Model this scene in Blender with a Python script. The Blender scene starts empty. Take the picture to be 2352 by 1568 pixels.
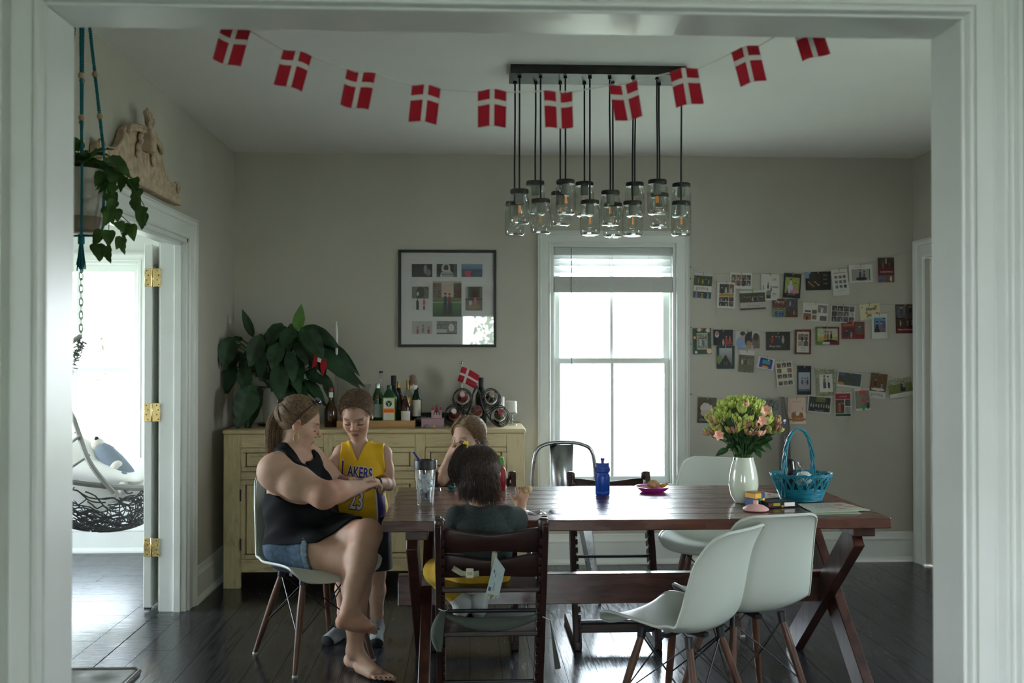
import bpy, bmesh, math, random
import numpy as np
from mathutils import Vector, Matrix, Euler
from mathutils.bvhtree import BVHTree
random.seed(7)
rng = np.random.default_rng(5)
sc = bpy.context.scene
col = sc.collection
V = Vector
pi = math.pi

# ------------------------------------------------------------------ camera
CAM = V((0, 0, 1.43)); FPX = 35.0 / 36.0 * 2352
cd = bpy.data.cameras.new('camera'); cam = bpy.data.objects.new('camera', cd); col.objects.link(cam)
cd.lens = 35; cd.sensor_width = 36; cd.clip_end = 200; cd.clip_start = .05
cam.location = CAM
cam.rotation_euler = Euler((pi/2 + math.atan(21/FPX), 0, -math.atan(101/FPX)))
cd.dof.use_dof = True; cd.dof.focus_distance = 4.7; cd.dof.aperture_fstop = 3.2
sc.camera = cam
# ------------------------------------------------------------------ world, daylight, exposure
SKY = 25.0
w = bpy.data.worlds.new('world'); sc.world = w; w.use_nodes = True
nt = w.node_tree; nt.nodes.clear()
o_ = nt.nodes.new('ShaderNodeOutputWorld'); b_ = nt.nodes.new('ShaderNodeBackground')
tc = nt.nodes.new('ShaderNodeTexCoord'); sx = nt.nodes.new('ShaderNodeSeparateXYZ'); rp = nt.nodes.new('ShaderNodeValToRGB')
nt.links.new(tc.outputs['Generated'], sx.inputs[0]); nt.links.new(sx.outputs['Z'], rp.inputs[0])
rp.color_ramp.elements[0].color = (.91, .95, 1, 1); rp.color_ramp.elements[1].color = (.60, .78, 1, 1)
nt.links.new(rp.outputs[0], b_.inputs[0]); b_.inputs[1].default_value = SKY
nt.links.new(b_.outputs[0], o_.inputs[0])
sc.view_settings.view_transform = 'Standard'; sc.view_settings.look = 'None'
sc.view_settings.gamma = 1; sc.view_settings.use_curve_mapping = False
sc.view_settings.exposure = 0.38
try:
    sc.cycles.max_bounces = 10; sc.cycles.diffuse_bounces = 6; sc.cycles.glossy_bounces = 4
    sc.cycles.transmission_bounces = 8; sc.cycles.transparent_max_bounces = 16
    sc.cycles.sample_clamp_indirect = 6.0; sc.cycles.blur_glossy = 0.6
except Exception: pass
def portal(name, c, sx_, sy_, direction):
    l = bpy.data.lights.new(name, 'AREA'); l.shape = 'RECTANGLE'; l.size = sx_; l.size_y = sy_; l.energy = 1
    l.cycles.is_portal = True
    o = bpy.data.objects.new(name, l); col.objects.link(o); o.location = c
    o.rotation_euler = V(direction).to_track_quat('-Z', 'Z').to_euler()
# window openings that let the sky in (dining, left room, camera-side room); the last two are added
portal('daylight_dining', (.965, 6.86, 1.32), .86, 1.72, (0, -1, 0))
portal('daylight_side', (-2.83, 7.40, 1.27), .92, 1.62, (0, -1, 0))
portal('daylight_side_west', (-4.80, 5.2, 1.3), 1.7, 1.7, (1, 0, 0))
portal('daylight_rear', (.45, -2.80, 1.33), 1.2, 1.45, (0, 1, 0))
portal('added_daylight_west', (-2.2, -.9, 1.36), 1.0, 1.5, (1, 0, 0))  # sky portal for the added, unseen west window
portal('added_daylight_east', (3.22, 3.45, 1.5), .8, 1.15, (-1, 0, 0))  # sky portal for the added, unseen east window

# ------------------------------------------------------------------ pixel -> place
CR = cam.rotation_euler.to_matrix()
def ray(px, py): return CR @ V(((px-1176)/FPX, (784-py)/FPX, -1))
def P(px, py, Y):
    d = ray(px, py); return CAM + d*((Y-CAM.y)/d.y)
def PZ(px, py, Z):
    d = ray(px, py); return CAM + d*((Z-CAM.z)/d.z)
def PX(px, py, X):
    d = ray(px, py); return CAM + d*((X-CAM.x)/d.x)
def s2l(c):
    return tuple(((x/255)/12.92 if x/255 <= .04045 else ((x/255+.055)/1.055)**2.4) for x in c)

# ------------------------------------------------------------------ materials
MATS = {}
def mat(name, c=(.5,.5,.5), rough=.5, metal=0, bump=0, bscale=60, var=0, vscale=8, stretch=None, spec=.5, coat=0,
        trans=0, ior=1.45, sss=0, sheen=0, emit=None, c2=None, alpha=1, attr=None, coord='Object', rvar=0):
    if name in MATS: return MATS[name]
    m = bpy.data.materials.new(name); m.use_nodes = True; t = m.node_tree; N = t.nodes; L = t.links
    b = N['Principled BSDF']
    b.inputs['Roughness'].default_value = rough; b.inputs['Metallic'].default_value = metal
    b.inputs['Specular IOR Level'].default_value = spec; b.inputs['Coat Weight'].default_value = coat
    b.inputs['Coat Roughness'].default_value = .16
    b.inputs['Transmission Weight'].default_value = trans; b.inputs['IOR'].default_value = ior
    b.inputs['Alpha'].default_value = alpha
    if sss: b.inputs['Subsurface Weight'].default_value = sss; b.inputs['Subsurface Radius'].default_value = (.012, .005, .003); b.inputs['Subsurface Scale'].default_value = 1
    if sheen: b.inputs['Sheen Weight'].default_value = sheen
    if emit: b.inputs['Emission Color'].default_value = (*emit[:3], 1); b.inputs['Emission Strength'].default_value = emit[3]
    c = tuple(c); b.inputs['Base Color'].default_value = (*c, 1)
    src = None
    if var or bump or rvar:
        tcn = N.new('ShaderNodeTexCoord'); mp = N.new('ShaderNodeMapping')
        L.new(tcn.outputs[coord], mp.inputs[0])
        if stretch: mp.inputs['Scale'].default_value = stretch
    if var:
        nz = N.new('ShaderNodeTexNoise'); nz.inputs['Scale'].default_value = vscale; nz.inputs['Detail'].default_value = 6
        L.new(mp.outputs[0], nz.inputs['Vector'])
        r = N.new('ShaderNodeValToRGB'); L.new(nz.outputs['Fac'], r.inputs[0])
        d = c2 if c2 else tuple(max(0, x*(1-var)) for x in c)
        u = c if c2 else tuple(min(1, x*(1+var)) for x in c)
        r.color_ramp.elements[0].color = (*d, 1); r.color_ramp.elements[1].color = (*u, 1)
        r.color_ramp.elements[0].position = .33; r.color_ramp.elements[1].position = .67
        src = r.outputs[0]
    if attr:
        a = N.new('ShaderNodeAttribute'); a.attribute_name = attr
        if src:
            mx = N.new('ShaderNodeMix'); mx.data_type = 'RGBA'; mx.blend_type = 'MULTIPLY'; mx.inputs[0].default_value = 1
            L.new(a.outputs['Color'], mx.inputs[6]); L.new(src, mx.inputs[7]); src = mx.outputs[2]
        else: src = a.outputs['Color']
    if src: L.new(src, b.inputs['Base Color'])
    if bump:
        n2 = N.new('ShaderNodeTexNoise'); n2.inputs['Scale'].default_value = bscale; n2.inputs['Detail'].default_value = 4
        L.new(mp.outputs[0], n2.inputs['Vector'])
        bp = N.new('ShaderNodeBump'); bp.inputs['Strength'].default_value = bump; bp.inputs['Distance'].default_value = .01
        L.new(n2.outputs['Fac'], bp.inputs['Height']); L.new(bp.outputs[0], b.inputs['Normal'])
    if rvar:
        n3 = N.new('ShaderNodeTexNoise'); n3.inputs['Scale'].default_value = vscale*1.7; n3.inputs['Detail'].default_value = 5
        L.new(mp.outputs[0], n3.inputs['Vector']); mr = N.new('ShaderNodeMapRange')
        mr.inputs[1].default_value = .3; mr.inputs[2].default_value = .7
        mr.inputs[3].default_value = max(.02, rough-rvar); mr.inputs[4].default_value = min(1, rough+rvar)
        L.new(n3.outputs['Fac'], mr.inputs[0]); L.new(mr.outputs[0], b.inputs['Roughness'])
    MATS[name] = m
    return m
def pane_mat(name, tint=(1,1,1), refl=1.0, ior=1.45):
    if name in MATS: return MATS[name]
    m = bpy.data.materials.new(name); m.use_nodes = True; t = m.node_tree; N = t.nodes; L = t.links; N.clear()
    o = N.new('ShaderNodeOutputMaterial'); mx = N.new('ShaderNodeMixShader'); tr = N.new('ShaderNodeBsdfTransparent')
    gl = N.new('ShaderNodeBsdfGlossy'); fr = N.new('ShaderNodeFresnel'); fr.inputs[0].default_value = ior
    mu = N.new('ShaderNodeMath'); mu.operation = 'MULTIPLY'; mu.inputs[1].default_value = refl
    ge = N.new('ShaderNodeNewGeometry'); mr = N.new('ShaderNodeMapRange'); mr.inputs[3].default_value = ior; mr.inputs[4].default_value = 1/ior   # same sheen from both sides of the thin wall
    L.new(ge.outputs['Backfacing'], mr.inputs[0]); L.new(mr.outputs[0], fr.inputs[0])
    tr.inputs[0].default_value = (*tint, 1); gl.inputs['Roughness'].default_value = .01
    L.new(fr.outputs[0], mu.inputs[0]); L.new(mu.outputs[0], mx.inputs[0]); L.new(tr.outputs[0], mx.inputs[1]); L.new(gl.outputs[0], mx.inputs[2])
    L.new(mx.outputs[0], o.inputs[0]); MATS[name] = m; return m
def wood(name, c1, c2, rough=.4, axis='X', scale=6, coat=0, bump=.08):
    s = {'X': (.12, 1, 1), 'Y': (1, .12, 1), 'Z': (1, 1, .12)}[axis]
    return mat(name, c2, rough, var=1, c2=c1, vscale=scale*4, stretch=s, bump=bump, bscale=scale*10, coat=coat, rvar=.06)

# ------------------------------------------------------------------ mesh builder
class MB:
    def __init__(s): s.v = []; s.f = []
    def add(s, vs, fs):
        n = len(s.v); s.v += [tuple(x) for x in vs]; s.f += [tuple(i+n for i in f) for f in fs]; return s
    def box(s, x0, x1, y0, y1, z0, z1, M=None):
        vs = [V((x, y, z)) for z in (z0, z1) for y in (y0, y1) for x in (x0, x1)]
        if M is not None: vs = [M @ v for v in vs]
        return s.add(vs, [(0,2,3,1),(4,5,7,6),(0,1,5,4),(2,6,7,3),(0,4,6,2),(1,3,7,5)])
    def beam(s, a, b, w, h, up=(0,0,1)):
        a = V(a); b = V(b); d = (b-a); ln = d.length; d.normalize(); u = V(up); x = d.cross(u).normalized(); u = x.cross(d).normalized()
        vs = []
        for p in (a, b):
            for (i, j) in ((-1,-1),(1,-1),(1,1),(-1,1)): vs.append(p + x*(i*w/2) + u*(j*h/2))
        return s.add(vs, [(3,2,1,0),(4,5,6,7),(0,1,5,4),(1,2,6,5),(2,3,7,6),(3,0,4,7)])
    def tube(s, pts, r, n=8, closed=False, flat=1.0, up=None):
        pts = [V(p) for p in pts]; m = len(pts)
        rs = r if isinstance(r, (list, tuple)) else [r]*m
        T = []
        for i in range(m):
            a = pts[(i-1) % m] if (closed or i > 0) else pts[i]; b = pts[(i+1) % m] if (closed or i < m-1) else pts[i]
            d = b-a; T.append(d.normalized() if d.length > 1e-9 else V((0,0,1)))
        u = V(up) if up else (V((0,0,1)) if abs(T[0].z) < .9 else V((1,0,0)))
        vs = []
        for i in range(m):
            x = T[i].cross(u)
            if x.length < 1e-6: x = T[i].cross(V((0,1,0.01)))
            x.normalize(); u = x.cross(T[i]).normalized()
            for k in range(n):
                a = 2*pi*k/n; vs.append(pts[i] + x*(math.cos(a)*rs[i]) + u*(math.sin(a)*rs[i]*flat))
        fs = []
        for i in range(m if closed else m-1):
            j = (i+1) % m
            for k in range(n):
                l = (k+1) % n; fs.append((i*n+k, i*n+l, j*n+l, j*n+k))
        if not closed: fs += [tuple(reversed(range(n))), tuple(range((m-1)*n, m*n))]
        return s.add(vs, fs)
    def lathe(s, prof, c=(0,0,0), n=24, M=None):
        c = V(c); vs = []; m = len(prof)
        for (r, z) in prof:
            for k in range(n):
                a = 2*pi*k/n; p = V((r*math.cos(a), r*math.sin(a), z)); p = M @ p if M is not None else p; vs.append(c+p)
        fs = [(i*n+k, i*n+(k+1) % n, (i+1)*n+(k+1) % n, (i+1)*n+k) for i in range(m-1) for k in range(n)]
        if prof[0][0] > 1e-6: fs.append(tuple(reversed(range(n))))
        if prof[-1][0] > 1e-6: fs.append(tuple(range((m-1)*n, m*n)))
        return s.add(vs, fs)
    def ball(s, c, r, n=12, m=8, M=None):
        r = r if isinstance(r, (tuple, list)) else (r, r, r); c = V(c); vs = []
        for i in range(m+1):
            t = pi*i/m
            for k in range(n):
                a = 2*pi*k/n; p = V((r[0]*math.sin(t)*math.cos(a), r[1]*math.sin(t)*math.sin(a), -r[2]*math.cos(t)))
                vs.append(c + (M @ p if M is not None else p))
        fs = [(i*n+k, i*n+(k+1) % n, (i+1)*n+(k+1) % n, (i+1)*n+k) for i in range(m) for k in range(n)]
        return s.add(vs, fs)
    def prism(s, poly, fn, d0, d1):
        n = len(poly); vs = [fn(x, y, d0) for x, y in poly] + [fn(x, y, d1) for x, y in poly]
        return s.add(vs, [tuple(range(n)), tuple(reversed(range(n, 2*n)))] + [((i+1) % n, i, n+i, n+(i+1) % n) for i in range(n)])
    def grid(s, rows):
        m = len(rows); n = len(rows[0]); vs = [p for r in rows for p in r]
        return s.add(vs, [(i*n+k, i*n+k+1, (i+1)*n+k+1, (i+1)*n+k) for i in range(m-1) for k in range(n-1)])
    def build(s, name, m, parent=None, smooth=True, bevel=0, seg=1, sub=0, solid=0, local=False, angle=40, soff=0, loc=None):
        me = bpy.data.meshes.new(name)
        off = V((0,0,0))
        if parent is not None and not local:
            p = parent
            while p is not None: off = off + p.location; p = p.parent
        if loc is not None: off = V(loc)
        me.from_pydata([tuple(V(x)-off) for x in s.v], [], s.f)
        bm = bmesh.new(); bm.from_mesh(me); bmesh.ops.remove_doubles(bm, verts=bm.verts, dist=1e-6)
        bmesh.ops.recalc_face_normals(bm, faces=bm.faces); bm.to_mesh(me); bm.free()
        if smooth:
            me.polygons.foreach_set('use_smooth', [True]*len(me.polygons))
            if angle: me.set_sharp_from_angle(angle=math.radians(angle))
        me.materials.append(m)
        o = bpy.data.objects.new(name, me); col.objects.link(o)
        if parent is not None: o.parent = parent
        if loc is not None: o.location = loc
        if solid: q = o.modifiers.new('solid', 'SOLIDIFY'); q.thickness = solid; q.offset = soff
        if bevel: q = o.modifiers.new('bevel', 'BEVEL'); q.width = bevel; q.segments = seg; q.limit_method = 'ANGLE'
        if sub: q = o.modifiers.new('sub', 'SUBSURF'); q.levels = sub; q.render_levels = sub
        return o
def tag(o, label, cat, group=None, kind=None):
    if label: o['label'] = label
    if cat: o['category'] = cat
    if group: o['group'] = group
    if kind: o['kind'] = kind
    return o
def thing(name, label, cat, loc=(0,0,0), rz=0, group=None):
    o = bpy.data.objects.new(name, None); col.objects.link(o); o.empty_display_size = .1
    o.location = loc; o.rotation_euler = (0, 0, rz); return tag(o, label, cat, group)
def struct(o): o['kind'] = 'structure'; return o
def copy_tree(root, loc=None, rz=None, label=None):
    def rec(o, par):
        c = o.copy(); col.objects.link(c)
        if par is not None: c.parent = par
        for ch in list(o.children): rec(ch, c)
        return c
    r = rec(root, None)
    if loc is not None: r.location = loc
    if rz is not None: r.rotation_euler = (0, 0, rz)
    if label: r['label'] = label
    return r
def bez(pts, n=12):
    """Catmull-Rom through points."""
    pts = [V(p) for p in pts]; out = []; m = len(pts)
    for i in range(m-1):
        p0 = pts[max(i-1, 0)]; p1 = pts[i]; p2 = pts[i+1]; p3 = pts[min(i+2, m-1)]
        for k in range(n):
            t = k/n; out.append(.5*((2*p1) + (p2-p0)*t + (2*p0-5*p1+4*p2-p3)*t*t + (3*p1-p0-3*p2+p3)*t**3))
    out.append(pts[-1]); return out
def text_mesh(body, size, shear=0, extrude=0, bold=0, align='CENTER'):
    cu = bpy.data.curves.new('t', 'FONT'); cu.body = body; cu.size = size; cu.shear = shear; cu.extrude = extrude; cu.offset = bold
    cu.align_x = align; cu.align_y = 'CENTER'; cu.resolution_u = 3
    ob = bpy.data.objects.new('t', cu); col.objects.link(ob)
    me = bpy.data.meshes.new_from_object(ob.evaluated_get(bpy.context.evaluated_depsgraph_get()))
    vs = [v.co.copy() for v in me.vertices]; fs = [tuple(p.vertices) for p in me.polygons]
    bpy.data.objects.remove(ob); bpy.data.curves.remove(cu); bpy.data.meshes.remove(me)
    return vs, fs
def lettering(body, size, fn, m, parent, name='lettering', **k):
    vs, fs = text_mesh(body, size, **k)
    return MB().add([fn(v.x, v.y) for v in vs], fs).build(name, m, parent, smooth=False)

# common materials
WALL = mat('wall_paint', s2l((184, 179, 167)), .75, bump=.06, bscale=160, var=.03, vscale=3)
CEIL = mat('ceiling_paint', (.80, .78, .76), .8, bump=.05, bscale=40, var=.02, vscale=2)
TRIM = mat('trim_white', (.74, .755, .72), .32, var=.03, vscale=5, bump=.02, bscale=30)
WHITE = mat('white_gloss', (.8, .8, .78), .3)
BLACK = mat('black_metal', (.012, .012, .013), .4, metal=.0, bump=.02)
STEEL = mat('dull_steel', (.35, .36, .36), .32, metal=1, var=.12, vscale=10, rvar=.1)
BRASS = mat('brass', (.78, .58, .25), .25, metal=1, var=.1, vscale=30, rvar=.08)
FLOORB = mat('floor_stain', (.022, .022, .025), .22, var=.7, vscale=10, stretch=(6, .5, 1), bump=.025, bscale=22, spec=.6, rvar=.07)
FLOORL = mat('floor_stain_side', (.035, .036, .04), .3, var=.7, vscale=10, stretch=(.5, 6, 1), bump=.035, bscale=25, spec=.6, rvar=.08)
TABLE = wood('mahogany', (.046, .013, .008), (.115, .034, .019), .28, 'X', 5, coat=.65, bump=.015)
TABLEZ = wood('mahogany_upright', (.036, .013, .010), (.085, .030, .020), .34, 'Z', 5, coat=.1)
DARKW = wood('dark_walnut_stain', (.018, .009, .008), (.042, .018, .014), .38, 'X', 6)
DARKWZ = wood('dark_walnut_upright', (.018, .009, .008), (.042, .018, .014), .38, 'Z', 6)
GLASS = mat('clear_glass', (1, 1, 1), .02, trans=1, ior=1.45)
THIN = pane_mat('thin_glass', (.96, .98, .97))
# ------------------------------------------------------------------ the rooms
XL, XR, YB, YF, H = -1.548, 3.04, 6.67, 2.32, 2.745      # dining room: left, right, back, front(opening inner face), ceiling
YN = 2.185                                                 # camera-side face of the opening wall
OL, OR_, OT = P(168, 784, YF).x, P(2141, 784, YF).x, 2.172   # cased opening
DL0, DL1, DT = 3.86, 5.565, 2.045                          # wide doorway in the left wall (Y range, top)
LW = XL - .14                                              # far face of left wall
LYB = 7.2; LXW = -4.6                                      # left room back wall and far wall
WX0, WX1, WZ0, WZ1 = P(1264, 800, 6.67).x, P(1553, 800, 6.67).x, .50, P(1400, 560, 6.67).z               # dining window rough opening
def wall_y(name, y0, y1, x0, x1, holes, m=WALL, z0=-.02, z1=H+.05):
    """wall of constant y with rectangular holes (hx0,hx1,hz0,hz1)"""
    b = MB(); hs = sorted(holes); x = x0
    for (a, c, d, e) in hs:
        if a > x: b.box(x, a, y0, y1, z0, z1)
        if d > z0: b.box(a, c, y0, y1, z0, d)
        if e < z1: b.box(a, c, y0, y1, e, z1)
        x = c
    if x < x1: b.box(x, x1, y0, y1, z0, z1)
    return struct(b.build(name, m, smooth=False))
def wall_x(name, x0, x1, y0, y1, holes, m=WALL, z0=-.02, z1=H+.05):
    b = MB(); hs = sorted(holes); y = y0
    for (a, c, d, e) in hs:
        if a > y: b.box(x0, x1, y, a, z0, z1)
        if d > z0: b.box(x0, x1, a, c, z0, d)
        if e < z1: b.box(x0, x1, a, c, e, z1)
        y = c
    if y < y1: b.box(x0, x1, y, y1, z0, z1)
    return struct(b.build(name, m, smooth=False))
wall_y('wall_back', YB, YB+.16, LW+.01, XR+.14, [(WX0, WX1, WZ0, WZ1)])
wall_x('wall_left', LW, XL, YF, YB, [(DL0, DL1, -.02, DT)])
wall_x('wall_right', XR, XR+.14, YF, YB, [(3.05, 3.85, .92, 2.08), (5.50, 6.50, -.02, 2.05)])
wall_y('wall_front', YN, YF, -2.3, 3.3, [(OL-.02, OR_+.02, -.02, OT+.02)])
LWX0, LWX1, LWZ0, LWZ1 = -3.27, P(322, 850, LYB).x, .47, 2.07
SIDEW = mat('side_room_paint', (.62,.63,.61), .75, var=.02, vscale=3, bump=.05, bscale=150)
wall_y('wall_side_back', LYB, LYB+.16, LXW-.15, LW, [(LWX0, LWX1, LWZ0, LWZ1)], SIDEW)
wall_x('wall_side_far', LXW-.15, LXW, 2.6, LYB, [(4.35, 6.05, .45, 2.15)], SIDEW)
wall_y('wall_side_front', 2.5, 2.6, LXW-.15, LW, [], SIDEW)
wall_x('wall_side_return', LW-.0, LW+.12, YB+.16, LYB+.16, [])
# room on the camera's side
wall_y('wall_rear', -2.75, -2.6, -2.1, 3.2, [(-.15, 1.05, .6, 2.05)])
wall_x('wall_rear_left', -2.15, -2.0, -2.6, YN, [(-1.4, -.4, .6, 2.1)])
wall_x('wall_rear_right', 3.0, 3.15, -2.6, YN, [])
struct(MB().box(-2.3, 3.3, -2.8, YN, H, H+.1).build('ceiling_camera_room', CEIL, smooth=False))
struct(MB().box(LW, XR+.2, YF-.01, YB+.16, H, H+.1).build('ceiling', CEIL, smooth=False))
struct(MB().box(LXW-.2, LW, 2.4, LYB+.2, H, H+.1).build('ceiling_side_room', CEIL, smooth=False))
struct(MB().box(-2.3, 3.3, -2.8, YF, -.05, .0).build('floor_camera_room', FLOORB, smooth=False))
# dining floor: planks along Y as separate boards on a sub floor
fl = struct(MB().box(LW+.13, XR+.1, YF, YB+.1, -.06, -.014).build('floor', mat('subfloor', (.008,.008,.008), .9), smooth=False))
r_ = random.Random(3)
bw = .142; x = XL - .005; k = 0
while x < XR+.02:
    cuts = [YF-.005] + ([r_.uniform(3.2, 6.2)] if r_.random() < .75 else []) + [YB+.02]
    for a, c in zip(cuts[:-1], cuts[1:]):
        dz = r_.uniform(-.0006, .0006)
        MB().box(x+.0008, x+bw-.0008, a+.001, c-.001, -.014, dz).build('floor_board', FLOORB, fl, smooth=False)
    x += bw; k += 1
# left room floor: planks along X plus threshold boards along Y in the doorway
fs_ = struct(MB().box(LXW, LW, 2.6, LYB+.05, -.06, -.014).build('floor_side_room', mat('subfloor'), smooth=False))
y = 2.6
while y < LYB:
    cuts = [LXW, r_.uniform(-4.2, -2.2), LW-.145]
    for a, c in zip(cuts[:-1], cuts[1:]):
        MB().box(a+.001, c-.001, y+.001, y+.159, -.014, r_.uniform(-.0005, .0005)).build('floor_board', FLOORL, fs_, smooth=False)
    y += .16
for a in (LW-.145, LW-.001):
    MB().box(a+.001, a+.142, 2.62 if a < LW-.1 else DL0, LYB if a < LW-.1 else DL1, -.014, .001).build('floor_board', FLOORL, fs_, smooth=False, bevel=.002)

# ---- mouldings
def casing_prof(wd, th=.022):
    """profile across the width of a casing: (u across, proud)"""
    return [(0,0),(0,th*.55),(wd*.04,th*.75),(wd*.10,th*.8),(wd*.13,th*.55),(wd*.18,th*.5),(wd*.62,th*.62),(wd*.68,th*.7),(wd*.72,th*1.0),
            (wd*.80,th*1.15),(wd*.85,th*1.05),(wd*.87,th*.8),(wd*.93,th*.9),(wd*.96,th*1.35),(wd,th*1.35),(wd,0)]
def bead_prof(wd, th):
    return [(0,0),(0,th*.72),(wd*.03,th*.95),(wd*.08,th*1.0),(wd*.12,th*.92),(wd*.145,th*.55),(wd*.17,th*.5),(wd*.19,th*.68),(wd*.50,th*.72),(wd*.53,th*.45),(wd*.60,th*.42),(wd*.63,th*.85),
            (wd*.67,th*1.12),(wd*.73,th*1.15),(wd*.77,th*1.0),(wd*.79,th*.7),(wd*.90,th*.74),(wd*.93,th*1.25),(wd,th*1.3),(wd,0)]
def casing(name, path, inward, proud, wd, th=.022, m=TRIM, parent=None, prof=None):
    """mitred casing; path of inner-edge corners, list of outward dirs per corner, proud dir"""
    pr = (prof or casing_prof)(wd, th); proud = V(proud); rows = []
    for p, d in zip(path, inward): rows.append([V(p) + V(d)*u + proud*h for u, h in pr])
    b = MB()
    for i in range(len(rows)-1): b.grid([rows[i], rows[i+1]])
    n = len(pr)
    b.add(rows[0], [tuple(range(n))]); b.add(rows[-1], [tuple(range(n))])
    return b.build(name, m, parent, angle=30)
cw = .115
# cased opening: casing on camera side, jamb boards
t1 = struct(casing('trim_1', [(OL-.006,YN,0),(OL-.006,YN,OT+.006),(OR_+.006,YN,OT+.006),(OR_+.006,YN,0)], [(-1,0,0),(-1,0,1),(1,0,1),(1,0,0)], (0,-1,0), .116, .034, prof=bead_prof))
struct(casing('trim_2', [(OL-.006,YF,0),(OL-.006,YF,OT+.006),(OR_+.006,YF,OT+.006),(OR_+.006,YF,0)], [(-1,0,0),(-1,0,1),(1,0,1),(1,0,0)], (0,1,0), cw))
j = struct(MB().box(OL-.02, OL+.0, YN-.012, YF+.004, 0, OT).build('trim_3', TRIM, smooth=False, bevel=.004, seg=2))
struct(MB().box(OR_, OR_+.02, YN-.012, YF+.004, 0, OT).build('trim_4', TRIM, smooth=False, bevel=.004, seg=2))
struct(MB().box(OL-.02, OR_+.02, YN-.012, YF+.004, OT, OT+.02).build('trim_5', TRIM, smooth=False, bevel=.004, seg=2))
# left doorway
struct(casing('trim_6', [(XL,DL0,0),(XL,DL0,DT),(XL,DL1,DT),(XL,DL1,0)], [(0,-1,0),(0,-1,1),(0,1,1),(0,1,0)], (1,0,0), cw))
struct(casing('trim_7', [(LW,DL0,0),(LW,DL0,DT),(LW,DL1,DT),(LW,DL1,0)], [(0,-1,0),(0,-1,1),(0,1,1),(0,1,0)], (-1,0,0), cw))
jb = MB()
jb.box(LW-.002, XL+.004, DL1-.022, DL1+.001, 0, DT); jb.box(LW-.002, XL+.004, DL0-.001, DL0+.022, 0, DT); jb.box(LW-.002, XL+.004, DL0, DL1, DT-.022, DT)
jb.box(XL-.062, XL-.024, DL1-.036, DL1-.02, 0, DT-.02); jb.box(XL-.062, XL-.024, DL0+.02, DL0+.036, 0, DT-.02); jb.box(XL-.062, XL-.024, DL0, DL1, DT-.038, DT-.02)
struct(jb.build('trim_8', TRIM, smooth=False, bevel=.002))
# the open leaf of the left doorway, folded back against the side room's wall
d1 = struct(thing('door_1', None, None, (LW-.05, DL1, 0)))
dx0, dx1 = LW-.088, LW-.046
MB().box(dx0, dx1, DL1-.018, DL1+.80, .022, DT-.028).build('door_leaf', TRIM, d1, smooth=False, bevel=.003)
sw = MB()
for i in range(5): sw.add([(dx0+.004+i*.0075, DL1-.016, .022), (dx0+.0115+i*.0075, DL1-.016, .022), (dx0+.0078+i*.0075, DL1-.016, .006),
                           (dx0+.004+i*.0075, DL1-.008, .022), (dx0+.0115+i*.0075, DL1-.008, .022), (dx0+.0078+i*.0075, DL1-.008, .006)],
                          [(0,1,2),(5,4,3),(0,3,4,1),(1,4,5,2),(2,5,3,0)])
sw.build('door_sweep', BLACK, d1, smooth=False)
for py in (638, 946, 1255):
    zc = P(355, py, DL1).z; hg = MB()
    hg.box(dx0+.002, dx1, DL1-.021, DL1-.018, zc-.05, zc+.05); hg.box(dx1+.006, dx1+.048, DL1-.026, DL1-.022, zc-.05, zc+.05)
    hg.tube([(dx1+.003, DL1-.022, zc-.052), (dx1+.003, DL1-.022, zc+.052)], .006, 10)
    ho = hg.build('hinge', BRASS, d1, smooth=True, bevel=.001)
    ho['label'] = 'brass butt hinge with screws'
    sm = MB()
    for sx_, yy in ((dx0+.018, DL1-.0215), (dx1+.034, DL1-.0265)):
        for dz, ddx in ((-.038, .004), (-.013, -.004), (.013, .004), (.038, -.004)):
            sm.ball((sx_+ddx, yy, zc+dz), (.0035, .001, .0035), 8, 5)
    sm.build('screw', mat('screw_dark', (.08,.06,.03), .4, metal=1), ho)
# right-hand door in the right wall
RD0, RD1 = 5.50, 6.50
struct(casing('trim_9', [(XR,RD0,0),(XR,RD0,2.05),(XR,RD1,2.05),(XR,RD1,0)], [(0,-1,0),(0,-1,1),(0,1,1),(0,1,0)], (-1,0,0), .12))
d2 = struct(thing('door_2', None, None, (XR+.05, 6.0, 0)))
MB().box(XR+.03, XR+.07, RD0+.003, RD1-.003, .01, 2.045).build('door_leaf', TRIM, d2, smooth=False, bevel=.003)
for z0, z1 in ((.2, .9), (1.05, 1.9)):
    for y0, y1 in ((RD0+.12, 5.94), (6.06, RD1-.12)): MB().box(XR+.022, XR+.032, y0, y1, z0, z1).build('door_panel', TRIM, d2, smooth=False, bevel=.006)
# baseboards
def bb_prof(h=.2, t=.018): return [(0,0),(t*1.9,0),(t*1.9,.012),(t*1.3,.03),(t,.034),(t,h*.72),(t*1.25,h*.74),(t*1.25,h*.78),(t*.7,h*.86),(t*.6,h*.97),(t*.3,h),(0,h)]
def baseboard(name, a, b, nrm, h=.2):
    a = V(a); b = V(b); n = V(nrm); pr = bb_prof(h); rows = [[p + n*u + V((0,0,z)) for u, z in pr] for p in (a, b)]
    m = MB().grid(rows); m.add(rows[0], [tuple(range(len(pr)))]); m.add(rows[1], [tuple(range(len(pr)))])
    return struct(m.build(name, TRIM, angle=30))
baseboard('baseboard_back', (XL,YB,0), (XR,YB,0), (0,-1,0))
baseboard('baseboard_left', (XL,DL1+cw,0), (XL,YB,0), (1,0,0))
baseboard('baseboard_left_near', (XL,YF,0), (XL,DL0-cw,0), (1,0,0))
baseboard('baseboard_right', (XR,YF,0), (XR,RD0-.12,0), (-1,0,0))
baseboard('baseboard_side_back', (LXW,LYB,0), (LW,LYB,0), (0,-1,0), .205)

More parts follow.
